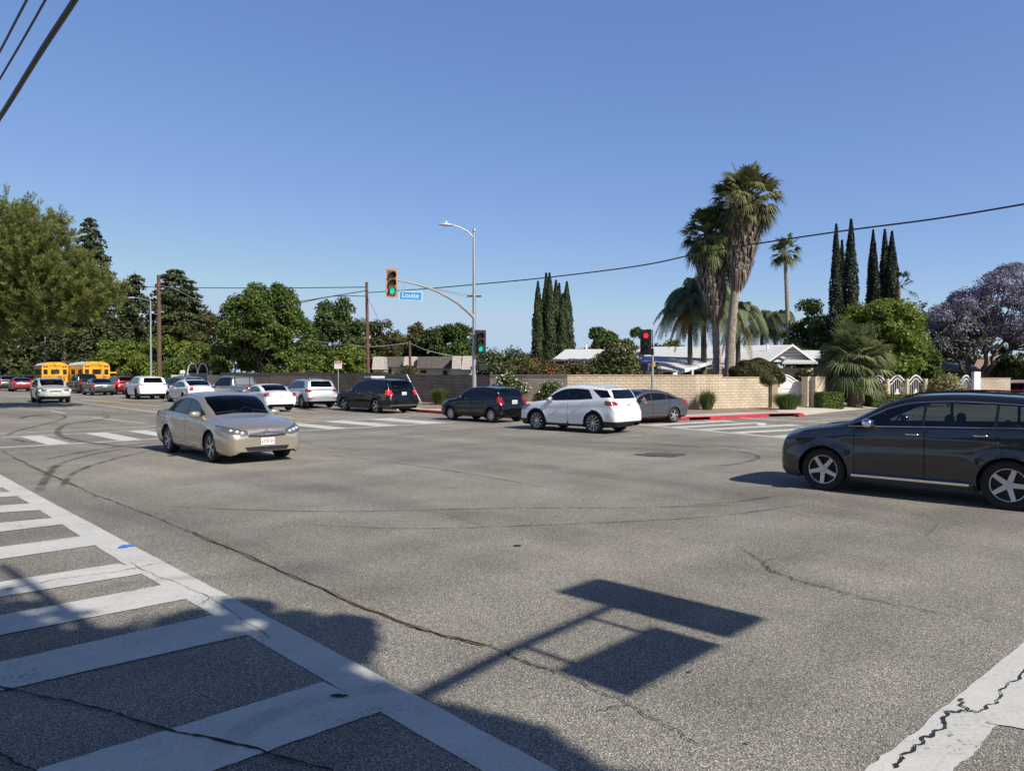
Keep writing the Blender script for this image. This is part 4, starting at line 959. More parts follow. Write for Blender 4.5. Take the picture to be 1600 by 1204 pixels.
for s in (1, -1): MB().ell((X - .10, s * .66, .36), (.05, .075, .045), 12, 8).build('fog_light', CHROME, c.root, 60)
for s in (1, -1):
    MB().tube([(X - x, s * (c.side_y(x, .37) + .006), .37) for x in (1.5, 2.0, 2.6, 3.1)], .009, 6).build('side_moulding', CHROME, c.root, 60)
    MB().tube([(X - 1.30, s * .60, 1.045), (X - 1.36, s * .30 + .1, 1.085), (X - 1.40, s * .12 + .12, 1.10)], .009, 5).build('wiper', BLACK, c.root)
place(c, (328, 722), (262, 707), 'right')
# white SUV
def side_marks(c): return c
c = build_car(warp(suv(name='crossover', cat='car', label='white SUV with black lower trim driving away across the intersection', paint=WHT, rim='ten', detail=2, clad=.42, handle_mat=CHROME, plate_r=.90, plate_rx=4.60, dark_from=1, tum=.36, glass=GLASS, roof_black=0, R_=.375, cf=.42, ef=.74,
    top=[(0, .70), (.02, .84), (.08, .93), (.3, 1.0), (.7, 1.06), (1.1, 1.11), (1.22, 1.14), (1.6, 1.40), (1.95, 1.565), (2.3, 1.645), (2.7, 1.66), (3.4, 1.625), (4.0, 1.56), (4.20, 1.53), (4.27, 1.49), (4.42, 1.27), (4.50, 1.12), (4.58, 1.05), (4.62, .92), (4.65, .7)],
    sh=[(0, .6), (.1, .80), (.5, .94), (1.2, 1.02), (2, 1.06), (3.0, 1.10), (3.7, 1.15), (4.3, 1.18), (4.65, .7)], rgz=(1.18, 1.49, .70, .60), rails=(2.2, 3.9),
    tail=[([(4.18, .98), (4.58, .95), (4.62, 1.08), (4.18, 1.13)], LAMPR)], rail_mat=WHT, dlo=(1.32, 3.62, 3.34), pillars=[2.42], pillar_slant=-.05, seat2=2.9,
    panels=[('quarter_window', 'side', [(3.50, 1.50), (4.18, 1.47), (4.40, 1.235), (3.98, 1.215)], GLASSD), ('bumper_chrome', 'rear', [(-.01, .455), (.80, .455), (.80, .47), (-.01, .47)], CHROME)]), .955, 1.045))
place2(c, 838, (926, 677), sc=.95)
text_mesh('badge', 'CHEVROLET', .05, CHROME, c.root, Matrix.Translation((c.L / 2 - 1.75, .935, .62)) @ Matrix.Rotation(R(180), 4, 'Z') @ Matrix.Rotation(R(90), 4, 'X'), .002)
MB().box((-c.L / 2 + .045, 0, 1.02), (.02, .14, .035)).build('emblem', BLACK, c.root)
# dark grey liftback at the corner with its driver
c = build_car(sedan(L=4.64, H=1.47, W=.88, name='hatchback', cat='car', label='dark grey liftback beside the tan wall with its driver at the open window', paint=car_paint('dark_grey', (.075, .08, .09), .5, .28), rim='five', R_=.33, ra=3.68, fa=.98,
    top=[(0, .56), (.02, .66), (.1, .74), (.4, .84), (.9, .94), (1.08, 1.0), (1.6, 1.25), (2.0, 1.41), (2.4, 1.47), (2.9, 1.455), (3.4, 1.37), (3.9, 1.22), (4.3, 1.08), (4.45, 1.03), (4.56, .98), (4.61, .85), (4.64, .62)], rg=(3.2, 4.25), dlo=(1.25, 3.98, 3.62), pillars=[2.4, 3.28],
    tail=[([(4.30, .86), (4.60, .62), (4.62, .98), (4.28, 1.03)], LAMPR)], glass=glass_mat('open_window', (.93, .93, .93)), clad=.30, arch_clad=0))
PR = place2(c, 0, (1053.5, 660), ang=213, sc=.95)
# black hatchback
c = build_car(suv(L=3.9, H=1.51, W=.85, R_=.31, fa=.78, ra=3.29, hood=.98, name='hatchback', cat='car', label='small black hatchback in front of the street light pole and white oleander', paint=GRNBLK, rim='cover', plate_r=.86, plate_rx=3.86,
    tail=[([(3.62, .86), (3.84, .74), (3.88, .98), (3.60, 1.10)], LAMPR)], dlo=(1.05, 3.42, 3.25), pillars=[2.1, 2.98], handles=[1.95, 2.75], dark_from=1))
place2(c, 704, (767, 660.5))
MB().box((-1.90, .72, .42), (.05, .2, .06)).box((-1.90, -.72, .42), (.05, .2, .06)).build('reflector', LAMPR, c.root)
# black large SUV
c = build_car(suv(L=5.0, H=1.80, W=1.0, R_=.385, fa=.97, ra=3.83, hood=1.12, name='suv', cat='car', label='black full-size SUV with a white roof sign entering the far crosswalk', paint=GRNBLK, rim='dbl', plate_r=1.02, plate_rx=4.95, clad=.45, clad_mat=GREYP, arch_clad=1,
    tail=[([(4.62, .96), (4.93, .94), (4.97, 1.18), (4.62, 1.20)], LAMPRON)], dlo=(1.42, 4.50, 4.30), pillars=[2.6, 3.55, 3.75], rails=(2.4, 4.4), handle_mat=CHROME, dark_from=1))
MB().box((.1, 0, 1.865), (.62, .9, .09)).build('roof_sign', WHITEP, c.root)
place2(c, 537, (587, 645.5))
# silver compact SUV
c = build_car(suv(L=4.52, H=1.68, W=.92, R_=.355, fa=.9, ra=3.59, name='crossover', cat='car', label='silver compact SUV waiting behind the parking sign by the dark wall', paint=SIL, rim='dbl', plate_r=.86, plate_rx=4.47, clad=.40, rails=(2.1, 3.9), tail=[([(4.12, .92), (4.44, .9), (4.48, 1.04), (4.14, 1.08)], LAMPR)],
    panels=[('reflector', 'rear', [(.62, .50), (.8, .50), (.8, .56), (.62, .56)], LAMPR)]))
place2(c, 0, (471, 637.5), ang=128)
# white older sedan
c = build_car(sedan(L=4.53, H=1.43, W=.865, R_=.315, fa=.83, ra=3.55, name='sedan', cat='car', label='white older sedan with triangular red taillights behind the champagne sedan', paint=WHT, rim='seven', plate_r=.80, plate_rx=4.50,
    tail=[([(4.20, .80), (4.50, .76), (4.50, .98), (4.36, .97)], LAMPR)]))
put(c, 416, 640, 128, 1.0)
# silver pickup
c = build_car(dict(suv(L=5.5, H=1.80, W=.99, R_=.385, fa=.95, ra=4.5, hood=1.1), name='pickup_truck', cat='pickup truck', label='grey pickup truck with black bed rack beyond the white sedans', paint=car_paint('pewter', (.25, .26, .27), .5, .35), rim='dbl', detail=1, cr=.25,
    top=[(0, .7), (.03, .85), (.1, .95), (.4, 1.06), (1.1, 1.12), (1.4, 1.16), (1.75, 1.5), (2.0, 1.70), (2.3, 1.79), (2.9, 1.80), (3.35, 1.77), (3.5, 1.70), (3.58, 1.4), (3.66, 1.20), (3.8, 1.17), (5.3, 1.17), (5.44, 1.14), (5.5, .7)], sh=[(0, .6), (.2, .85), (.6, 1.02), (3.5, 1.08), (5.3, 1.10), (5.5, .66)],
    ws=(1.42, 2.05), dlo=(1.46, 3.45, 3.38), pillars=[2.45], rgz=(1.26, 1.68, .66, .58), doors=[[(1.6, .35), (2.6, .35), (2.6, 1.09), (1.6, 1.06)]], handles=[2.4], seat2=2.9, tail=[([(5.3, .80), (5.48, .80), (5.48, 1.10), (5.3, 1.10)], LAMPR)], clad=None, panels=[('truck_bed', 'top', [(3.85, -.01), (3.85, .72), (5.35, .72), (5.35, -.01)], BLACK)], hood=(.14, 1.3), plate_r=None))
rk = MB()
for s in (.7, -.7):
    for x in (-.85, -2.4): rk.tube([(x, s, 1.15), (x, s, 1.72)], .025, 6)
    rk.tube([(-.85, s, 1.72), (-2.4, s, 1.72)], .025, 6)
for x in (-.85, -2.4): rk.tube([(x, -.7, 1.72), (x, .7, 1.72)], .025, 6)
rk.build('bed_rack', BLACK, c.root); MB().box((-2.78, 0, .58), (.12, 1.7, .2)).build('rear_bumper', CHROME, c.root)
put(c, 370, 629.5, 144, 1.0)
# white sedan (round-shouldered)
c = build_car(sedan(L=4.85, H=1.50, W=.925, R_=.34, fa=.95, ra=3.72, name='sedan', cat='car', label='white sedan with square red taillights queued left of the grey pickup', paint=WHT, rim='five', tail=[([(4.56, .82), (4.83, .80), (4.85, 1.0), (4.56, 1.02)], LAMPRON)], flare=.045))
put(c, 298, 628, 133, 1.0)
# blue-grey crossover
c = build_car(suv(L=4.6, H=1.68, W=.925, name='crossover', cat='car', label='blue-grey compact SUV half hidden between two white cars', paint=car_paint('blue_grey', (.17, .22, .29), .5, .3), rim='ten', tail=[([(4.2, .98), (4.54, .95), (4.58, 1.06), (4.2, 1.08)], LAMPRON)]))
put(c, 283, 622.0, 141)
# white luxury SUV
c = build_car(suv(L=4.89, H=1.70, W=.96, R_=.38, fa=.98, ra=3.83, name='crossover', cat='car', label='white SUV with a full-width red light bar across its tail', paint=WHT, rim='black', clad=.42, plate_r=.93, plate_rx=4.84, tail=[([(4.45, 1.04), (4.80, 1.02), (4.86, 1.10), (4.45, 1.12)], LAMPR)], handles=[2.4, 3.3],
    panels=[('light_bar', 'rear', [(-.01, 1.045), (.80, 1.045), (.80, 1.085), (-.01, 1.085)], LAMPR)]))
put(c, 227, 622.5, 130)
# light crossover driving toward the camera with lamps on
SB = car_paint('pale_khaki', (.50, .51, .45), .1, .35)
c = build_car(suv(L=4.48, H=1.60, W=.90, R_=.36, fa=.95, ra=3.62, hood=1.02, name='crossover', cat='car', label='pale crossover with lit headlights approaching on the left street', paint=SB, rim='five', clad=.44, plate_f=.60, rails=(2.0, 3.9), mirror_mat=BLACK, dark_from=0,
    head=[([(0, .72), (.35, .80), (.5, .86), (.45, .90), (.2, .88), (0, .83)], LAMPC)], head_y=.42, panels=[('grille', 'front', [(-.01, .68), (.34, .70), (.36, .80), (-.01, .82)], BLACK)]))
for s in (1, -1):
    y = c.side_y(.18, .80); MB().ell((c.L / 2 - .17, s * (y - .02), .80), (.07, .07, .045), 10, 6).build('headlight_bulb', LAMPON, c.root); MB().ell((c.L / 2 - .06, s * .62, .50), (.05, .05, .05), 10, 6).build('fog_light', LAMPON, c.root)
put(c, 79, 628, -51, 1.0)
# dark sedan
c = build_car(sedan(L=4.63, H=1.43, W=.90, name='sedan', cat='car', label='dark grey sedan with a white dealer plate ahead of the school buses', paint=car_paint('gunmetal', (.07, .075, .085), .5, .3), rim='ten', plate_r=.80, plate_rx=4.66, tail=[([(4.35, .84), (4.62, .80), (4.66, .96), (4.35, .98)], LAMPRON)]))
put(c, 154, 616.8, 131, 1.0)
RED = car_paint('red', (.14, .006, .010), .3, .3)
c = build_car(suv(L=4.55, H=1.69, name='crossover', cat='car', label='dark red compact SUV just left of the white light-bar SUV', paint=RED, rim='ten', tail=[([(4.2, .9), (4.5, .9), (4.52, 1.1), (4.2, 1.12)], LAMPRON)]))
put(c, 187, 615.5, 135)
c = build_car(dict(suv(L=5.6, H=1.85, W=1.0, R_=.39, fa=.95, ra=4.55, hood=1.12), name='pickup_truck', cat='pickup truck', label='dark pickup truck between the pale crossover and the dark grey sedan', paint=GRNBLK, rim='dbl', cr=.25,
    top=[(0, .7), (.03, .85), (.1, .95), (.4, 1.08), (1.1, 1.15), (1.4, 1.2), (1.75, 1.55), (2.0, 1.75), (2.3, 1.84), (3.2, 1.85), (3.75, 1.80), (3.9, 1.72), (3.98, 1.4), (4.06, 1.25), (4.2, 1.22), (5.4, 1.22), (5.54, 1.19), (5.6, .7)], sh=[(0, .6), (.2, .85), (.6, 1.02), (3.9, 1.1), (5.4, 1.14), (5.6, .66)],
    ws=(1.42, 2.05), dlo=(1.46, 3.85, 3.75), pillars=[2.4, 3.2], rgz=(1.3, 1.74, .68, .6), doors=[], hood=None, tail=[([(5.4, .85), (5.58, .85), (5.58, 1.12), (5.4, 1.12)], LAMPR)]))
put(c, 131, 613.5, 133)
c = build_car(sedan(L=4.8, H=1.46, W=.92, name='sedan', cat='car', label='bright red sedan with lit brake lights left of the pale crossover', paint=car_paint('bright_red', (.24, .008, .018), .25, .3), rim='ten', plate_r=.82, plate_rx=4.83, tail=[([(4.5, .86), (4.77, .82), (4.80, 1.0), (4.5, 1.02)], LAMPRON)]))
put(c, 32, 611.0, 130)
c = build_car(suv(L=4.7, H=1.75, name='suv', cat='car', label='dark SUV beyond the bright red sedan at far left', paint=car_paint('dark_maroon', (.05, .03, .035), .3, .3), rim='ten')); put(c, 42, 607, 133)
c = build_car(suv(L=4.7, H=1.70, name='suv', cat='car', label='dark red-tailed SUV cut by the left edge of the photo', paint=car_paint('charcoal', (.03, .03, .033), .3, .3), rim='ten', tail=[([(4.28, .92), (4.6, .9), (4.64, 1.04), (4.28, 1.06)], LAMPRON)])); put(c, 8, 609.5, 133)
c = build_car(suv(L=4.6, H=1.66, name='crossover', cat='car', label='white SUV peeking out behind the pale crossover', paint=WHT, rim='ten')); put(c, 72, 609.0, 133)
c = build_car(sedan(L=4.6, H=1.5, name='sedan', cat='car', label='red car behind the roof of the dark SUV at the right edge', paint=RED, rim='ten')); p = PT(1592, 603, 50); c.root.location = (p.x, p.y, 0.0); c.root.rotation_euler = (0, 0, R(215)); del c.root['_L']

# driver of the grey liftback: one continuous skinned body
def person(label, parent_car, local, scale=1.0):
    bmx = bmesh.new(); sk = [((0, 0, .50), .16), ((.0, 0, .75), .15), ((0, 0, .98), .17), ((0, 0, 1.08), .065), ((.01, 0, 1.14), .06), ((.03, 0, 1.22), .095), ((.02, 0, 1.31), .085),
        ((.02, .19, .99), .07), ((.10, .34, .84), .05), ((.26, .42, .93), .038), ((.33, .43, .96), .035), ((.02, -.19, .99), .07), ((.15, -.26, .78), .05), ((.38, -.12, .86), .04),
        ((.2, .1, .48), .11), ((.45, .12, .52), .09), ((.2, -.1, .48), .11), ((.45, -.12, .52), .09)]
    ed = [(0, 1), (1, 2), (2, 3), (3, 4), (4, 5), (5, 6), (2, 7), (7, 8), (8, 9), (9, 10), (2, 11), (11, 12), (12, 13), (0, 14), (14, 15), (0, 16), (16, 17)]
    n0 = len(sk)
    for k in range(5):
        a = (k - 2) * .016; sk += [((.36, .43 + a, .955), .011), ((.40, .432 + a * 1.3, .94 - .004 * abs(k - 2)), .009)]; ed += [(10, n0 + 2 * k), (n0 + 2 * k, n0 + 2 * k + 1)]
    me = bpy.data.meshes.new('person'); me.from_pydata([s[0] for s in sk], ed, []); o = bpy.data.objects.new('person', me); COL.objects.link(o)
    md = o.modifiers.new('skin', 'SKIN')
    for i, s in enumerate(sk): me.skin_vertices[0].data[i].radius = (s[1], s[1])
    me.skin_vertices[0].data[0].use_root = True; o.modifiers.new('sub', 'SUBSURF').levels = 1; o.modifiers['sub'].render_levels = 1
    nm = bpy.data.meshes.new_from_object(o.evaluated_get(bpy.context.evaluated_depsgraph_get())); bpy.data.objects.remove(o)
    o = link_mesh('person', nm, None, pmat('skin', (.42, .20, .13), .6)); nm.materials.append(pmat('red_shirt', (.38, .04, .05), .8))
    for p in nm.polygons:
        p.use_smooth = True; c_ = p.center
        if c_.z < 1.04 and not (c_.x > .06 and c_.y > .3): p.material_index = 1
    tag(o, label, 'person'); h = MB().ell((-.0, 0, 1.285), (.115, .10, .10), 12, 8); hr = h.build('hair', pmat('hair', (.05, .03, .02), .8), o, 60)
    f = MB().ell((.12, 0, 1.235), (.02, .015, .025), 8, 6); f.build('nose', pmat('skin', (0, 0, 0)), o, 60)
    e = MB().ell((.112, .035, 1.262), (.01, .014, .009), 8, 6).ell((.112, -.035, 1.262), (.01, .014, .009), 8, 6).box((.117, 0, 1.195), (.01, .05, .008)); e.build('face_features', pmat('dark_eye', (.03, .015, .012), .5), o)
    o.matrix_world = parent_car.root.matrix_basis @ Matrix.Translation(local); return o
bpy.context.view_layer.update()
person('driver in a red shirt resting an arm on the open window of the grey liftback', PR, (PR.L / 2 - 2.24, .44, -.02))

# school buses
BY = pmat('bus_yellow', (.80, .36, .015), .4, 0, .5); BW = pmat('bus_roof_white', (.75, .75, .73), .5)
def bus(label, px, py, ang, sc=1.0):
    t = thing('school_bus', label, 'school bus', G(px, py), R(ang)); t.scale = (sc,) * 3; L, Wb, H = 9.5, 1.2, 3.05
    sec = [(-Wb, .45), (Wb, .45), (Wb, 2.45), (Wb * .93, 2.75), (Wb * .7, 2.95), (Wb * .3, H), (-Wb * .3, H), (-Wb * .7, 2.95), (-Wb * .93, 2.75), (-Wb, 2.45)]
    n = len(sec); vs = [(-L / 2, y, z) for y, z in sec] + [(L / 2 - 1.5, y, z) for y, z in sec]
    mesh('body', vs, [list(range(n))[::-1], list(range(n, 2 * n))] + [(i, (i + 1) % n, n + (i + 1) % n, n + i) for i in range(n)], BY, t)
    rs = [(Wb * .95, 2.72), (Wb * .71, 2.96), (Wb * .3, H + .012), (-Wb * .3, H + .012), (-Wb * .71, 2.96), (-Wb * .95, 2.72)]
    vs = [(-L / 2 + .5, y, z + .01) for y, z in rs] + [(L / 2 - 1.6, y, z + .01) for y, z in rs]; mesh('roof', vs, [(i, i + 1, 7 + i, 6 + i) for i in range(5)], BW, t)
    MB().box((L / 2 - .8, 0, .95), (1.6, 1.9, 1.0)).build('hood', BY, t)
    g = pmat('bus_window', (.015, .018, .02), .1, 0, 1)
    for s in (1, -1):
        for k in range(8): MB().box((-L / 2 + 1.0 + k * .82, s * (Wb + .004), 2.0), (.70, .02, .55)).build('window', g, t)
        MB().box((0, s * (Wb + .006), 1.55), (L - 2, .02, .06)).box((0, s * (Wb + .006), 1.0), (L - 2, .02, .06)).build('rub_rail', BLACK, t)
    X = -L / 2 - .012
    for y, w in ((-.86, .36), (0, .78), (.86, .36)): MB().box((X, y, 2.02), (.03, w, .52)).build('rear_window', g, t)
    MB().box((X + .004, 0, 1.45), (.03, .92, 1.9)).build('emergency_door', BY, t)
    MB().box((X - .006, 0, 1.55), (.03, 2.2, .05)).box((X - .006, 0, .55), (.06, 2.36, .22)).build('bumper', BLACK, t)
    for s in (1, -1):
        for yy in (.74, .96): MB().lathe([(.0, .03), (.085, .03), (.095, 0)], 14, M=Matrix.Translation((X, s * yy, 2.58)) @ Matrix.Rotation(R(-90), 4, 'Y')).build('warning_light', pmat('bus_lamp', (.15, .02, .02), .3), t)
        for yy, zz in ((.80, 1.35), (.80, 1.12), (.55, 1.35)): MB().lathe([(.0, .03), (.08, .03), (.09, 0)], 12, M=Matrix.Translation((X, s * yy, zz)) @ Matrix.Rotation(R(-90), 4, 'Y')).build('taillight', LAMPR, t)
        for x in (-L / 2 + 2.6, L / 2 - 1.1):
            ty, rm, dc = wheel_parts(.48, 'cover', .28); w = link_mesh('wheel', ty, t); w.location = (x, s * 1.0, .48); w.rotation_euler = (0, 0, 0 if s > 0 else math.pi); link_mesh('rim', rm, w)
    text_mesh('bus_lettering', 'SCHOOL BUS', .19, BLACK, t, Matrix.Translation((X - .012, 0, 2.66)) @ Matrix.Rotation(R(-90), 4, 'Z') @ Matrix.Rotation(R(90), 4, 'X'), .004)
    return t
bus('left of the two yellow school buses, its long white-roofed side showing', 78, 609.8, 128, 1.0)
B2 = bus('right of the two yellow school buses, with a stop arm out on its right', 135, 611.0, 131, 1.0)
MB().box((-4.2, -1.55, 1.95), (.04, .75, .14)).build('stop_arm', BY, B2)
# ---------------------------------------------------------------- plants
def leaf_object(name, C, Nn, S, mat, parent=None, seed=0, aspect=1.6, rnd=None, T=None):
    """one mesh of leaf-sized faces: centres C (n,3), normals Nn (n,3), sizes S (n,)"""
    rg = np.random.default_rng(seed); n = len(C)
    Nn = Nn / (np.linalg.norm(Nn, axis=1, keepdims=True) + 1e-9); t = rg.normal(size=(n, 3)) if T is None else T; t = t - Nn * (t * Nn).sum(1, keepdims=True); t /= (np.linalg.norm(t, axis=1, keepdims=True) + 1e-9)
    b = np.cross(Nn, t); s = S[:, None]
    k = 4; V = np.empty((n, k, 3))
    V[:, 0] = C - t * s * aspect * .5; V[:, 1] = C + b * s * .5 + Nn * s * .12; V[:, 2] = C + t * s * aspect * .5; V[:, 3] = C - b * s * .5 + Nn * s * .12
    me = bpy.data.meshes.new(name); me.vertices.add(n * k); me.vertices.foreach_set('co', V.reshape(-1).astype(np.float32))
    me.loops.add(n * k); me.loops.foreach_set('vertex_index', np.arange(n * k, dtype=np.int32)); me.polygons.add(n)
    me.polygons.foreach_set('loop_start', np.arange(0, n * k, k, dtype=np.int32)); me.polygons.foreach_set('loop_total', np.full(n, k, dtype=np.int32)); me.update(calc_edges=True)
    at = me.attributes.new('rnd', 'FLOAT', 'FACE'); at.data.foreach_set('value', (rg.random(n) if rnd is None else rnd).astype(np.float32))
    return link_mesh(name, me, parent, mat)
def clump_leaves(rg, centres, radii, n_each, size, up=.35, flat=1.0):
    C, Nn, S, Rn = [], [], [], []
    for (c, r, n) in zip(centres, radii, n_each):
        d = rg.normal(size=(n, 3)); d /= np.linalg.norm(d, axis=1, keepdims=True); d[:, 2] = np.where(d[:, 2] < -.6, -d[:, 2] * .6, d[:, 2])
        rad = rg.random(n) ** .38; r3 = np.array([r, r, r * flat]) if np.isscalar(r) else np.array(r)
        p = np.array(c) + d * rad[:, None] * r3; C.append(p); nn = d + rg.normal(size=(n, 3)) * .75; nn[:, 2] += up; Nn.append(nn)
        S.append(size * rg.uniform(.6, 1.3, n)); Rn.append(np.clip(rg.normal(.5 + rg.uniform(-.12, .12), .2, n), 0, 1))
    return np.concatenate(C), np.concatenate(Nn), np.concatenate(S), np.concatenate(Rn)
def limb(m, p, q, r0, r1, rnd, wob=.06):
    p, q = Vector(p), Vector(q); L = (q - p).length; pts = [p.lerp(q, i / 5) + Vector((rnd.uniform(-1, 1), rnd.uniform(-1, 1), rnd.uniform(-.5, .5))) * L * wob * (0 < i < 5) for i in range(6)]
    m.tube(pts, [r0 + (r1 - r0) * i / 5 for i in range(6)], 7)
def broadleaf(name, label, base, h, rx, mat, n=16000, leaf=.16, seed=0, z0=.22, ry=None, clumps=64, crown_r=.26, trunk_r=.22, open_=.0, group=None, top=1.0, cat='tree', bark=None, shape=2.0):
    """base (x,y), total height h, crown half-width rx; crown starts at fraction z0 of the height"""
    rg = np.random.default_rng(seed); rnd = random.Random(seed); x, y = base; zb = gz(x, y); t = thing(name, label, cat, (x, y, zb), group=group); ry = ry or rx
    cz = h * (z0 + 1) / 2; rz = h * (1 - z0) / 2; cs, rs, ns = [], [], []
    for i in range(clumps):
        for _ in range(30):
            d = rg.normal(size=3); d /= np.linalg.norm(d); k = rg.uniform(.30, 1.0) ** .6 * (1 - crown_r * .5)
            c = np.array([d[0] * rx * k, d[1] * ry * k, cz + d[2] * rz * k * top]); 
            if d[2] > -.95: break
        r = crown_r * rg.uniform(.65, 1.25) * (rx + rz) / 2; r = min(r, max(.3, h - c[2])); cs.append(c); rs.append([r * 1.05, r * 1.05, r * .92]); ns.append(max(30, int(n / clumps * (r / (crown_r * (rx + rz) / 2)) ** 2)))
    C, Nn, S, Rn = clump_leaves(rg, cs, rs, ns, leaf)
    keep = C[:, 2] > .05; leaf_object('crown', C[keep], Nn[keep], S[keep], mat, t, seed, rnd=Rn[keep])
    m = MB(); limb(m, (0, 0, -.1), (rnd.uniform(-.2, .2), rnd.uniform(-.2, .2), h * z0 + rz * .5), trunk_r, trunk_r * .6, rnd, .03)
    for i in range(0, clumps, 2 if open_ else 3): limb(m, (0, 0, h * z0 * rnd.uniform(.6, 1.2)), cs[i], trunk_r * .5, trunk_r * .1, rnd, .08)
    m.build('trunk', bark or BARK, t, 60); return t
def conifer(name, label, base, h, r, mat, n=16000, leaf=.16, seed=0, droop=.25, layers=26, z0=.06, power=.9, group=None, gap=.0, nb=9):
    rg = np.random.default_rng(seed); rnd = random.Random(seed); x, y = base; t = thing(name, label, 'tree', (x, y, gz(x, y)), group=group); C, Nn, S, Rn = [], [], [], []; m = MB()
    limb(m, (0, 0, -.1), (0, 0, h * .98), r * .07 + .1, .03, rnd, .005); tot = layers * nb
    for L in range(layers):
        f = (L + rg.uniform(-.3, .3)) / layers; z = h * (z0 + (1 - z0) * f); rr = r * (1 - max(0, f)) ** power
        for k in range(nb):
            a = rg.uniform(0, 2 * math.pi); ln = rr * rg.uniform(.62, 1.12) + .12; nn = max(12, int(n / tot * (ln / (r * .55)))); u = rg.random(nn) ** .7
            w = ln * .20 * (1 - u * .55) + .06; px_ = u * ln; py_ = rg.normal(0, 1, nn) * w; pz = -droop * ln * u ** 1.6 + .10 * ln * u + rg.normal(0, .06 + ln * .03, nn)
            C.append(np.stack([px_ * math.cos(a) - py_ * math.sin(a), px_ * math.sin(a) + py_ * math.cos(a), z + pz], 1))
            q = rg.normal(size=(nn, 3)) * .6; q[:, 2] += .9; q[:, 0] += math.cos(a) * .4; q[:, 1] += math.sin(a) * .4; Nn.append(q); S.append(leaf * rg.uniform(.6, 1.3, nn)); Rn.append(np.clip(rg.normal(.35 + .3 * u, .2), 0, 1))
            if k % 3 == 0: m.tube([(0, 0, z), (ln * .6 * math.cos(a), ln * .6 * math.sin(a), z - droop * ln * .2)], [.04, .012], 5)
    C = np.concatenate(C); leaf_object('crown', C, np.concatenate(Nn), np.concatenate(S), mat, t, seed, rnd=np.concatenate(Rn)); m.build('trunk', BARK, t, 60); return t
def cypress(base, h, r, label, seed, n=5200, mat=None, group=None):
    rg = np.random.default_rng(seed); x, y = base; t = thing('cypress_tree', label, 'tree', (x, y, gz(x, y)), group=group)
    f = rg.random(n) ** .85; prof = np.interp(f, [0, .05, .25, .55, .8, .93, 1], [.7, .95, 1, .82, .5, .22, .02]); a = rg.uniform(0, 2 * math.pi, n)
    lump = 1 + .13 * np.sin(a * 3 + f * 22 + seed) + .09 * np.sin(a * 5 - f * 37)
    rr = r * prof * lump * rg.uniform(.72, 1.04, n); lean = rg.uniform(-.012, .012) * h
    C = np.stack([rr * np.cos(a) + lean * f, rr * np.sin(a), h * f], 1); Nn = np.stack([np.cos(a), np.sin(a), np.full(n, .25)], 1) + rg.normal(size=(n, 3)) * .45
    leaf_object('crown', C, Nn, .12 * rg.uniform(.5, 1.3, n), mat, t, seed, rnd=np.clip(rg.normal(.45, .22, n), 0, 1))
    MB().tube([(0, 0, -.1), (lean * .5, 0, h * .6)], [r * .45, r * .25], 8).build('trunk', BARK, t, 60); return t
def bush(name, label, base, r, h, mat, n=3500, leaf=.10, seed=0, clumps=12, cat='shrub', group=None, z=0.12, flowers=None, crown_r=.42, low=0.0):
    rg = np.random.default_rng(seed); x, y = base; t = thing(name, label, cat, (x, y, gz(x, y) + z), group=group); rx, ry = (r if isinstance(r, tuple) else (r, r)); cs, rs, ns = [], [], []
    for i in range(clumps):
        d = rg.normal(size=3); d /= np.linalg.norm(d); k = rg.uniform(.25, .72); q = crown_r * rg.uniform(.7, 1.2) * min(rx, h / 1.6)
        cs.append([d[0] * rx * k, d[1] * ry * k, low + (h - low) * (.5 + d[2] * .42 * k * 1.2)]); rs.append([q * 1.15, q * 1.15, q]); ns.append(n // clumps)
    C, Nn, S, Rn = clump_leaves(rg, cs, rs, ns, leaf); C[:, 2] = np.clip(C[:, 2], .02, h * 1.05); leaf_object('foliage', C, Nn, S, mat, t, seed, rnd=Rn)
    m = MB(); rnd = random.Random(seed)
    for i in range(min(6, clumps)): limb(m, (rnd.uniform(-.1, .1), rnd.uniform(-.1, .1), -.1), cs[i], .04, .012, rnd, .05)
    m.build('stems', BARK, t)
    if flowers:
        fm, fn, fs = flowers; idx = rg.integers(0, len(C), fn * 3); out = C[idx] + Nn[idx] / (np.linalg.norm(Nn[idx], axis=1, keepdims=True)) * .12
        gr = rg.integers(0, clumps, max(3, clumps // 2)); o = out[rg.random(len(out)) < .4][:fn]; leaf_object('flowers', o, rg.normal(size=(len(o), 3)), np.full(len(o), fs) * rg.uniform(.6, 1.3, len(o)), fm, t, seed + 1, aspect=1.1)
    return t
def blades(name, label, base, h, r, mat, n=420, seed=0, w=.014, z=.14, cat='grass clump', group=None):
    rg = random.Random(seed); x, y = base; t = thing(name, label, cat, (x, y, gz(x, y) + z), group=group); m = MB(); rn = []
    for _ in range(n):
        a = rg.uniform(0, 6.283); b0 = rg.uniform(0, r * .3); ln = h * rg.uniform(.6, 1.1); sp = rg.uniform(.1, 1) * r; d = Vector((math.cos(a), math.sin(a), 0)); s_ = Vector((-d.y, d.x, 0)) * w
        P = [d * b0, d * (b0 + sp * .35) + Vector((0, 0, ln * .6)), d * (b0 + sp * .85) + Vector((0, 0, ln * (1.0 - .25 * sp / r)))]
        m.add([P[0] - s_, P[0] + s_, P[1] + s_ * .8, P[1] - s_ * .8, P[2]], [(0, 1, 2, 3), (3, 2, 4)]); v = rg.random(); rn += [v, v]
    o = m.build('leaves', mat, t); at = o.data.attributes.new('rnd', 'FLOAT', 'FACE'); at.data.foreach_set('value', rn); return t
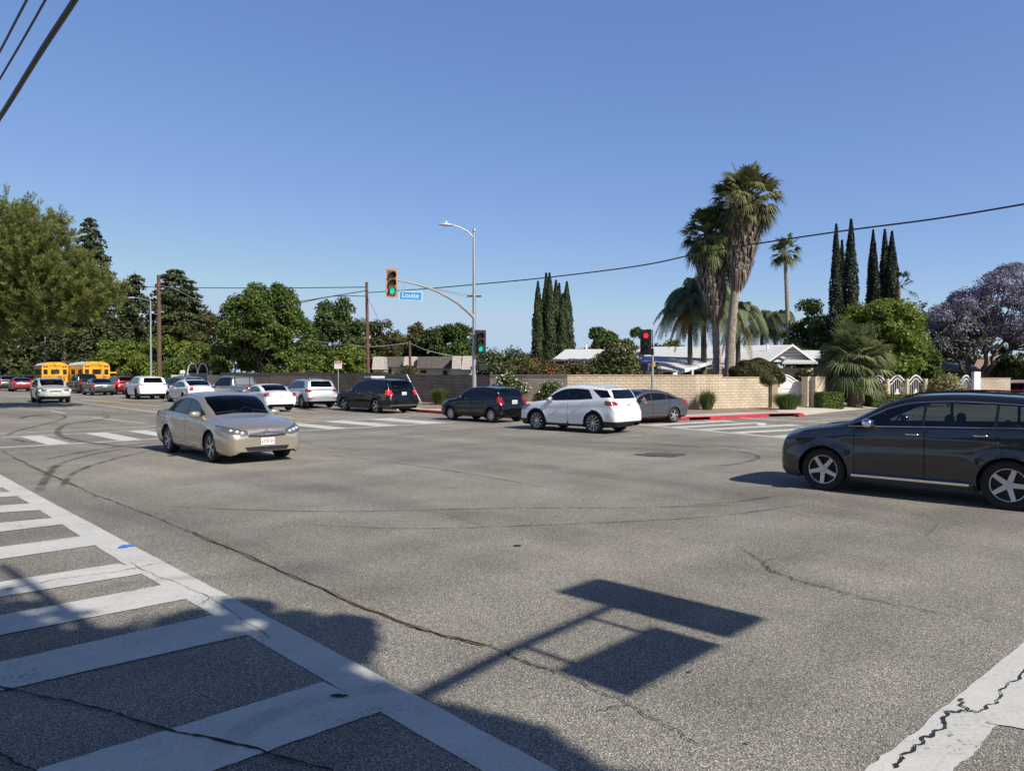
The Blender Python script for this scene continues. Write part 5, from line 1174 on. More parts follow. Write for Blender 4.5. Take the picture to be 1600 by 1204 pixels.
def fan_leaf(m, rn, o, d, L, rg, fingers=17, spread=2.2, stalk=.9, droop=.3, w=.035):
    """palmate fan: petiole then radiating fingers"""
    d = d.normalized(); side = d.cross(Vector((0, 0, 1))); side = (side if side.length > .1 else Vector((1, 0, 0))).normalized(); upv = side.cross(d).normalized(); tw = rg.uniform(-.5, .5); side, upv = side * math.cos(tw) + upv * math.sin(tw), upv * math.cos(tw) - side * math.sin(tw)
    c = o + d * stalk - Vector((0, 0, droop * stalk * .3)); v = rg.random(); m.tube([o, c], [.03, .018], 4, False); rn += [v] * 4
    for k in range(fingers):
        a = (k / (fingers - 1) - .5) * spread; f = d * math.cos(a) + side * math.sin(a); l = L * (1 - .35 * abs(a / spread * 2)) * rg.uniform(.85, 1.1); n_ = f.cross(upv).normalized() * w
        p1 = c + f * l * .55 + upv * .03; p2 = c + f * l - Vector((0, 0, droop * l * rg.uniform(.5, 1.3)))
        m.add([c, p1 - n_, p1 + n_, p2], [(0, 2, 1), (1, 2, 3)]); rn += [v, v]
def fan_palm(name, label, base, h, crown, mat, seed=0, n=46, skirt=0, lean=(0, 0), tr=.2, dead=None, group=None, L=.95, stalk=1.0, down=-.9, trunk_mat=None, w=.035, dk=1.0):
    rg = random.Random(seed); x, y = base; t = thing(name, label, 'palm tree', (x, y, gz(x, y)), group=group)
    pts = [Vector((lean[0] * (i / 10) ** 1.6, lean[1] * (i / 10) ** 1.6, h * i / 10)) for i in range(11)]; tops = pts[-1]
    m = MB(); seg = 40; P = []; RR = []
    for i in range(seg + 1):
        f = i / seg * 10; k = min(9, int(f)); P.append(pts[k].lerp(pts[k + 1], f - k)); RR.append(tr * (1.25 - .4 * i / seg) * (1 + .10 * (i % 2)))
    P[0].z -= .15; m.tube(P, RR, 12); m.build('trunk', trunk_mat or BARK, t, 80)
    m = MB(); rn = []
    for i in range(n):
        a = rg.uniform(0, 6.283); e = rg.uniform(down, 1.3); d = Vector((math.cos(a) * math.cos(e), math.sin(a) * math.cos(e), math.sin(e))); st = stalk * crown * rg.uniform(.7, 1.1)
        fan_leaf(m, rn, tops + Vector((0, 0, rg.uniform(-.3, .3))), d, L * crown * rg.uniform(.8, 1.1), rg, stalk=st, droop=(.35 if e > .2 else .7) * dk, w=w * crown)
    o = m.build('fronds', mat, t); at = o.data.attributes.new('rnd', 'FLOAT', 'FACE'); at.data.foreach_set('value', rn[:len(o.data.polygons)])
    if skirt:
        m = MB(); rn = []; zt = tops.z
        for i in range(1500):
            f = rg.random() ** .8; z = zt - skirt * f; q = pts[0].lerp(pts[-1], max(0, z / h)); q = Vector((lean[0] * (z / h) ** 1.6, lean[1] * (z / h) ** 1.6, z)); a = rg.uniform(0, 6.283); rad = (tr + (crown * .66) * (1 - f) ** .5 * rg.uniform(.55, 1.05) + .12)
            d = Vector((math.cos(a), math.sin(a), 0)); ln = rg.uniform(.5, 1.3); sd = Vector((-d.y, d.x, 0)) * rg.uniform(.02, .075); p0 = q + d * rad * .75; p1 = q + d * rad - Vector((0, 0, ln * .5)); p2 = q + d * (rad * .82) - Vector((0, 0, ln))
            m.add([p0 - sd, p0 + sd, p1 + sd, p1 - sd, p2], [(0, 1, 2, 3), (3, 2, 4)]); v = rg.random(); rn += [v, v]
        o = m.build('dead_frond_skirt', dead, t); at = o.data.attributes.new('rnd', 'FLOAT', 'FACE'); at.data.foreach_set('value', rn)
    return t
def feather_palm(name, label, base, h, L, mat, seed=0, n=18, tr=.16, group=None, leaflets=46, trunk_mat=None, dead=0, deadmat=None, lean=0):
    rg = random.Random(seed); x, y = base; t = thing(name, label, 'palm tree', (x, y, gz(x, y)), group=group); m = MB()
    m.tube([(lean * (i / 20) ** 2, 0, h * i / 20 - (.1 if i == 0 else 0)) for i in range(21)], [tr * (1.3 - .45 * i / 20) * (1 + .05 * (i % 2)) for i in range(21)], 10).build('trunk', trunk_mat or BARK, t, 80)
    def frond(m, rn, a, e, ln, drp):
        d = Vector((math.cos(a), math.sin(a), 0)); o = Vector((lean, 0, h)); pts = []
        for i in range(13):
            f = i / 12; pts.append(o + d * (ln * math.cos(e) * f * (1 - .18 * f)) + Vector((0, 0, ln * math.sin(e) * f - drp * ln * f ** 2.1)))
        m.tube(pts, [.03 * (1 - .8 * i / 12) for i in range(13)], 4, False); v = rg.random() * .6 + .2; rn += [v] * 48
        for i in range(leaflets):
            f = .12 + .86 * i / leaflets; k = min(11, int(f * 12)); p = pts[k].lerp(pts[k + 1], f * 12 - k); tg = (pts[k + 1] - pts[k]).normalized(); ll = ln * .26 * math.sin(math.pi * min(1, .15 + f * .85)) ** .6 * rg.uniform(.8, 1.1)
            sd = tg.cross(Vector((0, 0, 1))).normalized()
            for s in (1, -1):
                q = p + sd * s * ll * .62 + tg * ll * .35 - Vector((0, 0, ll * rg.uniform(.35, .8))); mid = p + sd * s * ll * .42 + tg * ll * .2 + Vector((0, 0, ll * .02)); wv = tg * .024
                m.add([p - wv, p + wv, mid + wv * 1.2, mid - wv * 1.2, q], [(0, 1, 2, 3), (3, 2, 4)]); rn += [v, v]
    m = MB(); rn = []
    for i in range(n): frond(m, rn, i * 2.399 + rg.uniform(-.3, .3), rg.uniform(.15, 1.25), L * rg.uniform(.85, 1.1), rg.uniform(.75, 1.15))
    o = m.build('fronds', mat, t); at = o.data.attributes.new('rnd', 'FLOAT', 'FACE'); at.data.foreach_set('value', (rn + [.5] * 99999)[:len(o.data.polygons)])
    if dead:
        m = MB(); rn = []
        for i in range(dead): frond(m, rn, rg.uniform(0, 6.283), rg.uniform(-.9, -.3), L * rg.uniform(.5, .8), rg.uniform(.6, .9))
        o = m.build('dead_fronds', deadmat, t); at = o.data.attributes.new('rnd', 'FLOAT', 'FACE'); at.data.foreach_set('value', (rn + [.5] * 99999)[:len(o.data.polygons)])
    return t
def X(px, Y): return ((px - CX) / FPX * Y, Y)
def HH(py, Y, px=None): return CAMH + (586 - py) / FPX * Y - (gz(*X(px, Y)) if px else 0)
GD = leaf_mat('leaf_deep', (.022, .040, .013), (.125, .18, .048), .3); GM = leaf_mat('leaf_mid', (.028, .052, .012), (.165, .24, .05), .3); GL = leaf_mat('leaf_bright', (.05, .085, .012), (.27, .34, .06), .35)
GO = leaf_mat('leaf_olive', (.045, .048, .016), (.14, .14, .045)); GP = leaf_mat('leaf_pine', (.06, .08, .02), (.32, .35, .10), .4); GR = leaf_mat('leaf_redwood', (.024, .036, .018), (.12, .14, .055), .2)
GC = leaf_mat('leaf_cypress', (.020, .034, .012), (.075, .105, .035), .15); GCD = leaf_mat('leaf_cypress_dark', (.008, .015, .008), (.030, .045, .018), .12); GJ = leaf_mat('leaf_jacaranda', (.10, .10, .12), (.41, .37, .52), .3); GJ2 = leaf_mat('leaf_jacaranda_green', (.03, .04, .018), (.12, .12, .07), .25)
GPALM = leaf_mat('palm_green', (.03, .045, .014), (.16, .19, .055), .2); GPY = leaf_mat('palm_yellowing', (.05, .06, .022), (.25, .25, .11), .25); DEADP = leaf_mat('palm_dead', (.09, .07, .055), (.33, .27, .21), .1); GQ = leaf_mat('palm_queen', (.06, .085, .045), (.26, .31, .17), .35); DEADQ = leaf_mat('palm_dead_queen', (.12, .08, .02), (.36, .25, .07), .2)
GOL = leaf_mat('leaf_oleander', (.035, .050, .016), (.13, .16, .05), .2); FRED = pmat('oleander_red', (.42, .02, .03), .7); FPINK = pmat('oleander_pink', (.55, .30, .25), .7); FWHITE = pmat('oleander_white', (.78, .76, .70), .7); FCREAM = pmat('oleander_cream', (.50, .42, .30), .7)
GSQ = leaf_mat('palm_grey_green', (.07, .09, .035), (.28, .32, .15), .25); GHEDGE = leaf_mat('leaf_hedge', (.05, .08, .015), (.17, .24, .05), .25); GAG = leaf_mat('blade_green', (.045, .075, .02), (.16, .22, .07), .2); GBUSHD = leaf_mat('leaf_bush_red', (.030, .040, .012), (.12, .11, .03), .15); GVAR = leaf_mat('leaf_variegated', (.08, .10, .03), (.48, .44, .22), .2)
# --- left side
# large pine reaching in from the left edge
def pine(label, base, h, blobs, seed, n, leaf=.13, lean=None):
    rg = np.random.default_rng(seed); rnd = random.Random(seed); x, y = base; t = thing('pine_tree', label, 'tree', (x, y, gz(x, y))); cs, rs, ns = [], [], []
    tot = sum(q[3] ** 2 for q in blobs); TT = []          # needle plumes at the branch ends, each a tuft of long thin needles
    for (bx, by, bz, r) in blobs:
        for k in range(max(14, int(n * r * r / tot))):
            d = rg.normal(size=3); d /= np.linalg.norm(d); c = np.array([bx - x, by - y, bz]) + d * r * rg.uniform(.25, 1.12) * np.array([1, 1, .95]); ax = d * np.array([.9, .9, .5]) + np.array([0, 0, .75]) + rg.normal(size=3) * .25; ax /= np.linalg.norm(ax); L = rg.uniform(.35, .8); m_ = 56
            u = rg.random(m_); q = rg.normal(size=(m_, 3)); q -= ax * (q @ ax)[:, None]; q /= np.linalg.norm(q, axis=1, keepdims=True); dr = ax * .75 + q * .8; C_ = c + ax * (L * u)[:, None] + dr * .10
            cs.append(C_); TT.append(dr); rs.append(np.cross(dr, rg.normal(size=(m_, 3)))); ns.append(np.clip(rg.normal(.35 + .3 * u, .15), 0, 1))
    C, T_, Nn, Rn = (np.concatenate(v) for v in (cs, TT, rs, ns)); leaf_object('crown', C, Nn, leaf * rg.uniform(.7, 1.3, len(C)), GP, t, seed, aspect=6.5, rnd=Rn, T=T_)
    m = MB(); limb(m, (0, 0, -.1), (0, 0, h * .85), .45, .15, rnd, .02)
    for (bx, by, bz, r) in blobs:
        limb(m, (0, 0, bz * .7), (bx - x, by - y, bz), .16, .04, rnd, .04)
    m.build('trunk', BARK, t, 60); return t
def B(px, py, Y, r): p = PT(px, py, Y); return (p.x, p.y, p.z, r)
pine('large pine leaning in from the left edge above the red cars', (-40, 37), 13, [B(-60, 440, 38, 4), B(10, 380, 36, 1.9), B(62, 408, 36, 1.7), B(30, 440, 37, 2.6), B(88, 445, 38, 1.7), B(122, 458, 38, 1.2), B(150, 462, 39, .8), B(20, 490, 38, 2.0), B(80, 482, 37, 1.7), B(140, 478, 38, 1.4), B(0, 355, 37, .9), B(38, 358, 37, .6), B(86, 378, 37, .55), B(-40, 500, 38, 2.4), B(166, 462, 39, .5), B(14, 345, 37, .25), B(42, 340, 37, .22), B(66, 362, 37, .35), B(92, 355, 37, .22), B(104, 410, 38, .5), B(160, 440, 38, .3), B(178, 458, 38, .3), B(172, 478, 38, .5), B(128, 420, 38, .5)], 5, 3800, .030)
conifer('redwood_tree', 'tall narrow redwood rising behind the leaning pine', X(142, 100), HH(338, 100), 7.0, GR, 34000, .26, 11, .45, 36, .03, .70, nb=8)
conifer('redwood_tree', 'dark redwood behind the school buses at far left', X(40, 118), HH(440, 118), 9, GR, 18000, .36, 12, .3, 24, .0, .55)
conifer('redwood_tree', 'dark redwood left of the utility pole behind the buses', X(-20, 112), HH(460, 112), 9, GR, 14000, .36, 13, .3, 20, .0, .55)
conifer('redwood_tree', 'dark redwood above the right-hand school bus', X(100, 120), HH(455, 120), 9, GR, 18000, .36, 14, .3, 22, .0, .5)
conifer('cedar_tree', 'thin drooping cedar left of the brown utility pole', X(212, 92), HH(424, 92), 5.4, GR, 15000, .26, 15, .7, 20, .02, .6, nb=6)
conifer('redwood_tree', 'broad redwood with two tips right of the brown utility pole', X(274, 92), HH(419, 92), 6.4, GR, 30000, .27, 16, .25, 26, .0, .62)
conifer('redwood_tree', 'lower right tip of the broad redwood group', X(298, 94), HH(436, 94), 5.8, GR, 12000, .24, 17, .25, 20, .0, .7)
broadleaf('tree', 'brownish green rounded tree at the right foot of the broad redwood', X(326, 90), HH(490, 90), 4.4, GO, 12000, .2, 18, .0)
broadleaf('tree', 'sunlit yellow-green tree behind the white light-bar SUV', X(190, 82), HH(523, 82), 4.1, GL, 16000, .2, 19, .0, clumps=26)
broadleaf('tree', 'sunlit yellow-green tree behind the brown utility pole', X(262, 78), HH(520, 78), 3.8, GL, 15000, .2, 20, .0, clumps=26)
broadleaf('tree', 'sunlit yellow-green tree left of the big deciduous tree', X(312, 74), HH(536, 74), 3.2, GL, 9000, .17, 21, .0, clumps=22)
bush('shrub', 'dull green rounded shrub behind the arched gate', X(276, 70), 2.2, HH(556, 70), GM, 4500, .14, 22); bush('shrub', 'olive shrub right of the arched gate', X(325, 70), 2.0, HH(562, 70), GO, 3500, .14, 23)
bush('hedge', 'clipped low hedge along the street left of the light pole', X(196, 77), (6.5, 1.0), HH(583, 77), GD, 5000, .14, 24, 22, 'hedge'); bush('hedge', 'dark low hedge behind the school buses', X(60, 104), (11, 1.2), HH(580, 104), GD, 5000, .2, 25, 22, 'hedge')
broadleaf('tree', 'big dark green deciduous tree overhanging the dark block wall', X(418, 65), HH(440, 65), 3.9, GM, 56000, .17, 26, .03, clumps=110, crown_r=.20, trunk_r=.2, shape=1)
broadleaf('tree', 'left shoulder of foliage beside the big deciduous tree', X(368, 66), HH(500, 66), 2.1, GM, 9000, .17, 27, .0, clumps=18)
broadleaf('tree', 'dense dark round tree behind the parking sign', X(522, 78), HH(462, 78), 3.4, GD, 22000, .2, 28, .02, clumps=80, crown_r=.22)
broadleaf('tree', 'smooth dark conical tree left of the dense round tree', X(488, 74), HH(498, 74), 1.6, GD, 8000, .17, 29, .0)
broadleaf('tree', 'bright green tree left of the brown middle pole', X(545, 62), HH(533, 62), 1.7, GL, 9000, .15, 30, .0); broadleaf('tree', 'bright green low tree behind the dark wall by the parking sign', X(487, 62), HH(556, 62), 2.2, GL, 6000, .15, 31, .0)
broadleaf('tree', 'olive brown rounded tree right of the brown middle pole', X(594, 84), HH(500, 84), 2.8, GO, 12000, .2, 32, .0); broadleaf('tree', 'thin grey-green tree above the shingled roof', X(652, 88), HH(504, 88), 1.4, GO, 3500, .2, 33, .3, open_=1)
broadleaf('tree', 'wide flat-topped green tree left of the street light pole', X(702, 86), HH(501, 86), 3.5, GD, 24000, .2, 34, .0, clumps=90, crown_r=.22)
broadleaf('tree', 'low green tree filling the gap above the shingled roof', X(632, 92), HH(535, 92), 4.2, GM, 9000, .2, 35, .0); bush('shrub', 'small olive shrub in front of the shingled house', X(640, 56), 1.4, HH(569, 56), GO, 3500, .10, 36); bush('shrub', 'low shrub behind the dark wall near the middle pole', X(600, 56), 1.3, HH(575, 56), GM, 2500, .10, 37)
broadleaf('tree', 'dark distant tree filling the gap behind the buses', X(168, 115), HH(495, 115), 5.5, GD, 8000, .28, 38, .0)
# oleanders behind the tan wall
bush('oleander', 'pale-flowered oleander right of the street light pole', X(785, 47), (1.55, 1.3), HH(534, 47), GOL, 8500, .11, 41, 22, flowers=(FCREAM, 800, .10)); bush('oleander', 'oleander right beside the signal pole with few flowers', X(750, 50), (.8, .8), HH(556, 50), GOL, 2500, .11, 42, 10)
bush('oleander', 'sparse green oleander top left of the cypress row', X(820, 49), (1.1, 1.2), HH(545, 49), GOL, 5000, .11, 43, 16, flowers=(FPINK, 160, .10))
for i, (px_, pt, w_, lab) in enumerate(((838, 557, 1.4, 'left'), (876, 557, 1.5, 'middle'), (912, 553, 1.4, 'right'))):
    bush('oleander', 'red-flowered oleander above the tan wall, %s of the three' % lab, X(px_, 43), (w_, 1.0), HH(pt, 43), GOL, 5200, .10, 44 + i, 20, flowers=(FRED, 620, .10), group='red oleanders above the wall')
bush('oleander', 'tall pink-flowered oleander left of the red signal', X(962, 43), (1.75, 1.3), HH(521, 43), GOL, 12000, .11, 48, 26, flowers=(FPINK, 700, .10)); bush('oleander', 'small oleander right of the red signal pole with pink flowers', X(1022, 43), (.75, .9), HH(562, 43), GOL, 2600, .10, 49, 10, flowers=(FPINK, 110, .09))
broadleaf('tree', 'dark lumpy tree behind the tall pink oleander', X(965, 62), HH(506, 62), 3.2, GD, 8000, .2, 50, .2, clumps=14); broadleaf('tree', 'dark low tree between the cypresses and the grey roof', X(914, 72), HH(540, 72), 2.6, GD, 4000, .2, 51, .1)
bush('oleander', 'white-flowered oleander in front of the tan wall', X(795, 40.6), (1.15, .8), HH(584, 40.6), GOL, 4200, .09, 52, 14, flowers=(FWHITE, 620, .10)); bush('oleander', 'thin oleander sprawling in front of the wall above the white SUV', X(862, 38.2), (.9, .5), HH(597, 38.2), GOL, 1800, .09, 53, 10, flowers=(FWHITE, 40, .08))
cyp = [(841, 443, .62), (849, 452, .55), (853, 430, .6), (860, 430, .68), (868, 441, .62), (872, 446, .5), (877, 462, .55), (886, 443, .72)]
for i, (px_, pt, r_) in enumerate(cyp):
    Y_ = 62 + (i % 3) * 1.2; cypress(X(px_, Y_), HH(pt, Y_), r_, ['leftmost cypress of the left-hand row', 'short-tipped cypress second from the left in the left-hand row', 'tall cypress third from the left in the left-hand row', 'tallest cypress of the left-hand row', 'cypress just right of the tallest in the left-hand row', 'slim cypress between the right-of-tallest one and the shortest one in the left-hand row', 'shortest cypress of the left-hand row', 'rightmost cypress of the left-hand row, standing apart'][i], 60 + i, 8500, GC, 'cypresses of the left-hand row')
cy2 = [(1305, 351, .62), (1316, 376, .5), (1328, 343, .78), (1360, 360, .62), (1366, 381, .55), (1384, 359, .72), (1392, 362, .78)]
for i, (px_, pt, r_) in enumerate(cy2):
    Y_ = 60 + (i % 2) * 1.5; cypress(X(px_, Y_), HH(pt, Y_), r_, ['leftmost dark cypress right of the lone palm', 'shorter dark cypress between the two tall left ones', 'tallest dark cypress of the right-hand stand', 'dark cypress left of the widest pair', 'short dark cypress inside the right-hand stand', 'dark cypress with the leaning tip near the right end', 'rightmost dark cypress of the right-hand stand'][i], 80 + i, 10000, GCD, 'dark cypresses of the right-hand stand')
# palms
QB = pmat('queen_palm_trunk', (.12, .105, .09), .95, noise=.4, nscale=5, bump=.5); PT1 = pmat('palm_trunk_pale', (.30, .25, .20), .95, noise=.5, nscale=5, bump=.9)
fan_palm('fan_palm', 'taller fan palm with a long skirt of dead fronds', X(1137, 44), HH(312, 44), 1.5, GPY, 101, 150, 4.5, (1.05, 0), .23, DEADP, 'pair of skirted fan palms', trunk_mat=PT1, L=.72, stalk=.95, down=-.95, dk=.75, w=.028)
fan_palm('fan_palm', 'shorter skirted fan palm on the left of the pair', X(1122, 45), HH(366, 45), 1.4, GPALM, 102, 120, 4.5, (-.55, 0), .20, DEADP, 'pair of skirted fan palms', trunk_mat=PT1, L=.72, stalk=.85, down=-.95, dk=.75, w=.028)
fan_palm('fan_palm', 'lone slender fan palm with a small round crown', X(1233, 66), HH(392, 66), 1.12, GPALM, 103, 40, 0, (-.45, 0), .17, trunk_mat=PT1, L=.9, stalk=.8, down=-.9)
fan_palm('fan_palm', 'small palm top peeking from behind the right-hand cypresses', X(1404, 74), HH(448, 74), 1.2, GPALM, 104, 26, 0, (0, 0), .2, trunk_mat=PT1)
feather_palm('queen_palm', 'large queen palm left of the skirted pair', X(1100, 49), HH(462, 49), 4.0, GQ, 105, 44, .17, None, 56, QB, 5, DEADQ, lean=-.1); feather_palm('queen_palm', 'queen palm leaning over the grey roof at left', X(1078, 48), HH(478, 48), 3.2, GQ, 106, 34, .15, None, 46, QB, 6, DEADQ)
feather_palm('queen_palm', 'queen palm showing between and right of the skirted trunks', X(1153, 49), HH(492, 49), 3.0, GQ, 107, 34, .15, None, 46, QB, 5, DEADQ); feather_palm('queen_palm', 'distant feathery palm left of the lone palm trunk', X(1212, 76), HH(505, 76), 4.6, GQ, 108, 30, .2, None, 44, QB)
feather_palm('queen_palm', 'distant feathery palm right above the gable roof', X(1190, 80), HH(520, 80), 3.8, GQ, 109, 24, .2, None, 44, QB)
broadleaf('tree', 'low yellow-green tree behind the grey roof at its left end', X(1050, 64), HH(528, 64), 1.6, GL, 4000, .18, 110, .1); broadleaf('tree', 'dark low trees far behind the grey ridge', X(1030, 80), HH(536, 80), 3.4, GD, 4500, .24, 111, .0)
broadleaf('tree', 'leafy tree between the lone palm and the dark cypresses', X(1266, 66), HH(462, 66), 2.5, GM, 14000, .18, 112, .02, clumps=60, crown_r=.22); broadleaf('tree', 'dark dense tree under the lone palm', X(1262, 62), HH(520, 62), 2.4, GD, 7000, .18, 113, .0)
broadleaf('tree', 'big bright green bushy tree in front of the dark cypresses', X(1372, 50), HH(457, 50), 3.3, GL, 42000, .14, 114, .03, clumps=90, crown_r=.22, trunk_r=.25); broadleaf('tree', 'darker lower right lobe of the big bright green tree', X(1430, 51), HH(505, 51), 1.9, GM, 14000, .15, 115, .02, clumps=28, crown_r=.28)
fan_palm('fan_palm', 'squat bushy fan palm beside the box hedge and driveway', X(1336, 43.5), HH(560, 43.5), 1.45, GSQ, 116, 130, 0, (0, 0), .32, trunk_mat=BARK, L=.95, stalk=.85, down=-1.05, dk=.5)
JB = pmat('jacaranda_bark', (.10, .08, .065), .95, noise=.4, nscale=6, bump=.6)
def jac():
    rg = np.random.default_rng(120); rnd = random.Random(120); Y_ = 54; x, y = X(1530, Y_); t = thing('jacaranda_tree', 'spreading jacaranda in purple bloom at the right edge', 'tree', (x, y, 0)); cs, rs, ns = [], [], []; m = MB(); limb(m, (0, 0, -.1), (.1, 0, 2.2), .34, .28, rnd, .02)
    tips = []
    for k in range(150):
        px_ = rg.uniform(1468, 1690); f = (px_ - 1468) / 222; top = 478 - 75 * math.sin(min(1, f * 1.5) * 1.5); py_ = rg.uniform(top + 8, 560 - 20 * rg.random()); p = PT(px_, py_, Y_ + rg.uniform(-3.2, 3.5)); c = np.array([p.x - x, p.y - y, p.z]); cs.append(c); r = rg.uniform(.55, 1.0); rs.append([r * 1.15, r * 1.15, r * .8]); ns.append(310)
    C, Nn, S, Rn = clump_leaves(rg, cs, rs, ns, .12, up=.6); hi = C[:, 2] + rg.normal(0, 1.0, len(C)) > 4.6
    leaf_object('crown', C[~hi], Nn[~hi], S[~hi], GJ2, t, 1, rnd=Rn[~hi]); leaf_object('blossom', C[hi], Nn[hi], S[hi], GJ, t, 2, rnd=Rn[hi])
    mains = []
    for k in range(7):
        a = k * .9 + rnd.uniform(-.2, .2); q = (math.cos(a) * rnd.uniform(1.6, 2.8), math.sin(a) * rnd.uniform(1.2, 2.4), rnd.uniform(3.6, 4.8)); limb(m, (.1, 0, rnd.uniform(.7, 2.2)), q, .17, .09, rnd, .06); mains.append(q)
    for c in cs[::1]:
        q = min(mains, key=lambda w: (w[0] - c[0]) ** 2 + (w[1] - c[1]) ** 2 + (w[2] - c[2]) ** 2 * .3); limb(m, q, tuple(c), .05, .012, rnd, .07)
    m.build('trunk', JB, t, 60)
jac()
broadleaf('tree', 'grey-purple feathery tree between the bright green tree and the jacaranda', X(1446, 62), HH(468, 62), 2.6, GJ2, 7000, .16, 121, .1); broadleaf('tree', 'dark tree below the jacaranda at the right edge', X(1590, 60), HH(548, 60), 2.4, GD, 7000, .18, 122, .0)
broadleaf('tree', 'dark foliage low behind the jacaranda trunk', X(1500, 70), HH(540, 70), 2.2, GD, 4000, .2, 123, .0)
# low plants along the walls and drive
def dome():
    rg = np.random.default_rng(130); x, y = X(1181, 42.3); t = thing('shrub', 'round clipped dark bush with reddish tips overhanging the wall end', 'shrub', (x, y, 0)); n = 24000; d = rg.normal(size=(n, 3)); d /= np.linalg.norm(d, axis=1, keepdims=True); d[:, 2] = np.where(d[:, 2] < -.35, -d[:, 2], d[:, 2])
    lump = 1 + .05 * np.sin(d[:, 0] * 9 + d[:, 2] * 7) + .04 * np.sin(d[:, 1] * 11 + 2); C = d * np.array([1.55, 1.15, 1.02]) * (lump * rg.uniform(.90, 1.03, n))[:, None] + np.array([0, 0, 1.84]); leaf_object('foliage', C, d + rg.normal(size=(n, 3)) * .55, .062 * rg.uniform(.6, 1.4, n), GBUSHD, t, 130, rnd=np.clip(rg.normal(.5, .25, n), 0, 1))
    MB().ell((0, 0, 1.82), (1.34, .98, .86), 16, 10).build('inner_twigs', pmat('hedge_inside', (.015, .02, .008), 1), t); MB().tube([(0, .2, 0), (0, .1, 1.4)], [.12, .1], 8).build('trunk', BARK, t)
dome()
blades('grass_clump', 'upright green strap-leaf clump before the middle of the tan wall', X(1105, 38.8), 1.15, .85, GAG, 800, 131); blades('grass_clump', 'wide green strap-leaf clump at the wall end beside the driveway', X(1231, 39.4), 1.0, 1.35, GAG, 1500, 132); blades('grass_clump', 'grey-green strap-leaf clump before the dark wall', X(688, 44.3), 1.15, 1.0, GAG, 800, 133)
blades('grass_clump', 'yellowing strap-leaf clump behind the white SUV hood', X(868, 36.8), .8, .6, leaf_mat('blade_yellow', (.10, .10, .02), (.36, .34, .10), .2), 300, 134)
def boxhedge(label, base, d, seed, mat=GHEDGE, n=6500, rz=0):
    rg = np.random.default_rng(seed); x, y = base; t = thing('box_hedge', label, 'hedge', (x, y, gz(x, y) + .12), rz); f = rg.integers(0, 5, n); u = rg.uniform(-.5, .5, (n, 3)); nn = np.zeros((n, 3))
    for k, (ax, s) in enumerate(((0, 1), (0, -1), (1, 1), (1, -1), (2, 1))): q = f == k; u[q, ax] = .5 * s; nn[q, ax] = s
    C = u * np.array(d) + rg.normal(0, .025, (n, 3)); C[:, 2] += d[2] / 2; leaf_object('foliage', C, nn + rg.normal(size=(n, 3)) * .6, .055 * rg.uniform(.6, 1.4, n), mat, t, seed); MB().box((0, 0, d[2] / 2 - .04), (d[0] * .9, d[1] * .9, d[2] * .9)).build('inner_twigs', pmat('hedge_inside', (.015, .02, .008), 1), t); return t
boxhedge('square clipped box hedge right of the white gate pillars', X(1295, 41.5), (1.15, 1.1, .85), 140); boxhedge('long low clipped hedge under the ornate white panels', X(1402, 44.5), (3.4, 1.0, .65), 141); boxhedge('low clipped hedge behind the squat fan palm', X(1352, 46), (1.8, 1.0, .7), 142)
bush('shrub', 'variegated cream-leaved shrub between the ornate white panels', X(1482, 46), (1.25, .9), HH(582, 46), GVAR, 7000, .08, 143, 20); bush('shrub', 'variegated shrub beside the squat fan palm', X(1375, 45.5), (.5, .5), HH(590, 45.5), GVAR, 2500, .08, 144, 10); bush('shrub', 'dark shrubs in the shade behind the white gate', X(1262, 47), (1.3, .7), HH(581, 47), GD, 4500, .10, 145, 16)
# trees behind the photographer, seen only by their shade on the near crosswalk
def shade_tree(name, label, blobs, base, seed, n):
    rg = np.random.default_rng(seed); rnd = random.Random(seed); x, y = base; t = thing(name, label, 'tree', (x, y, 0)); cs, rs, ns = [], [], []
    for (bx, by, bz, r) in blobs:
        for k in range(12):
            d = rg.normal(size=3); d /= np.linalg.norm(d); cs.append(np.array([bx - x, by - y, bz]) + d * r * rg.uniform(.2, .8)); q = r * rg.uniform(.35, .5); rs.append([q] * 3); ns.append(n // (12 * len(blobs)))
    C, Nn, S, Rn = clump_leaves(rg, cs, rs, ns, .15); leaf_object('crown', C, Nn, S, GM, t, seed, rnd=Rn); m = MB(); limb(m, (0, 0, -.1), (0, 0, 5), .3, .2, rnd, .02)
    for b_ in blobs: limb(m, (0, 0, 3.5), (b_[0] - x, b_[1] - y, b_[2]), .07, .015, rnd, .06)
    m.build('trunk', BARK, t, 60)
def SH(px, py, z, r):        # crown lump whose shade falls on this ground point
    g = G(px, py); k = z / math.tan(SUN_EL); return (g.x - SX * k, g.y - SY * k, z, r)
shade_tree('shade_tree', 'leafy tree behind the photographer shading the near crosswalk', [SH(60, 1120, 8, 1.3), SH(250, 1090, 8.3, 1.0), SH(430, 1125, 7.6, .75), SH(545, 1085, 7.2, .36), SH(640, 1180, 7.5, .9), SH(840, 1250, 7.2, .5), SH(-150, 1060, 8.5, 1.4), SH(100, 1300, 8, 1.5), SH(400, 1300, 8, 1.4), SH(700, 1330, 7.5, 1.0), SH(300, 1010, 8.2, .55), SH(140, 1010, 8.2, .55), SH(480, 1000, 7.5, .42), SH(540, 985, 7, .22), SH(770, 1150, 7, .25), SH(-160, 1000, 8.4, .6), SH(-300, 1060, 9, 1.5), SH(30, 1000, 8.5, .3), SH(380, 950, 8, .18)], (6.5, -6.5), 150, 33000)

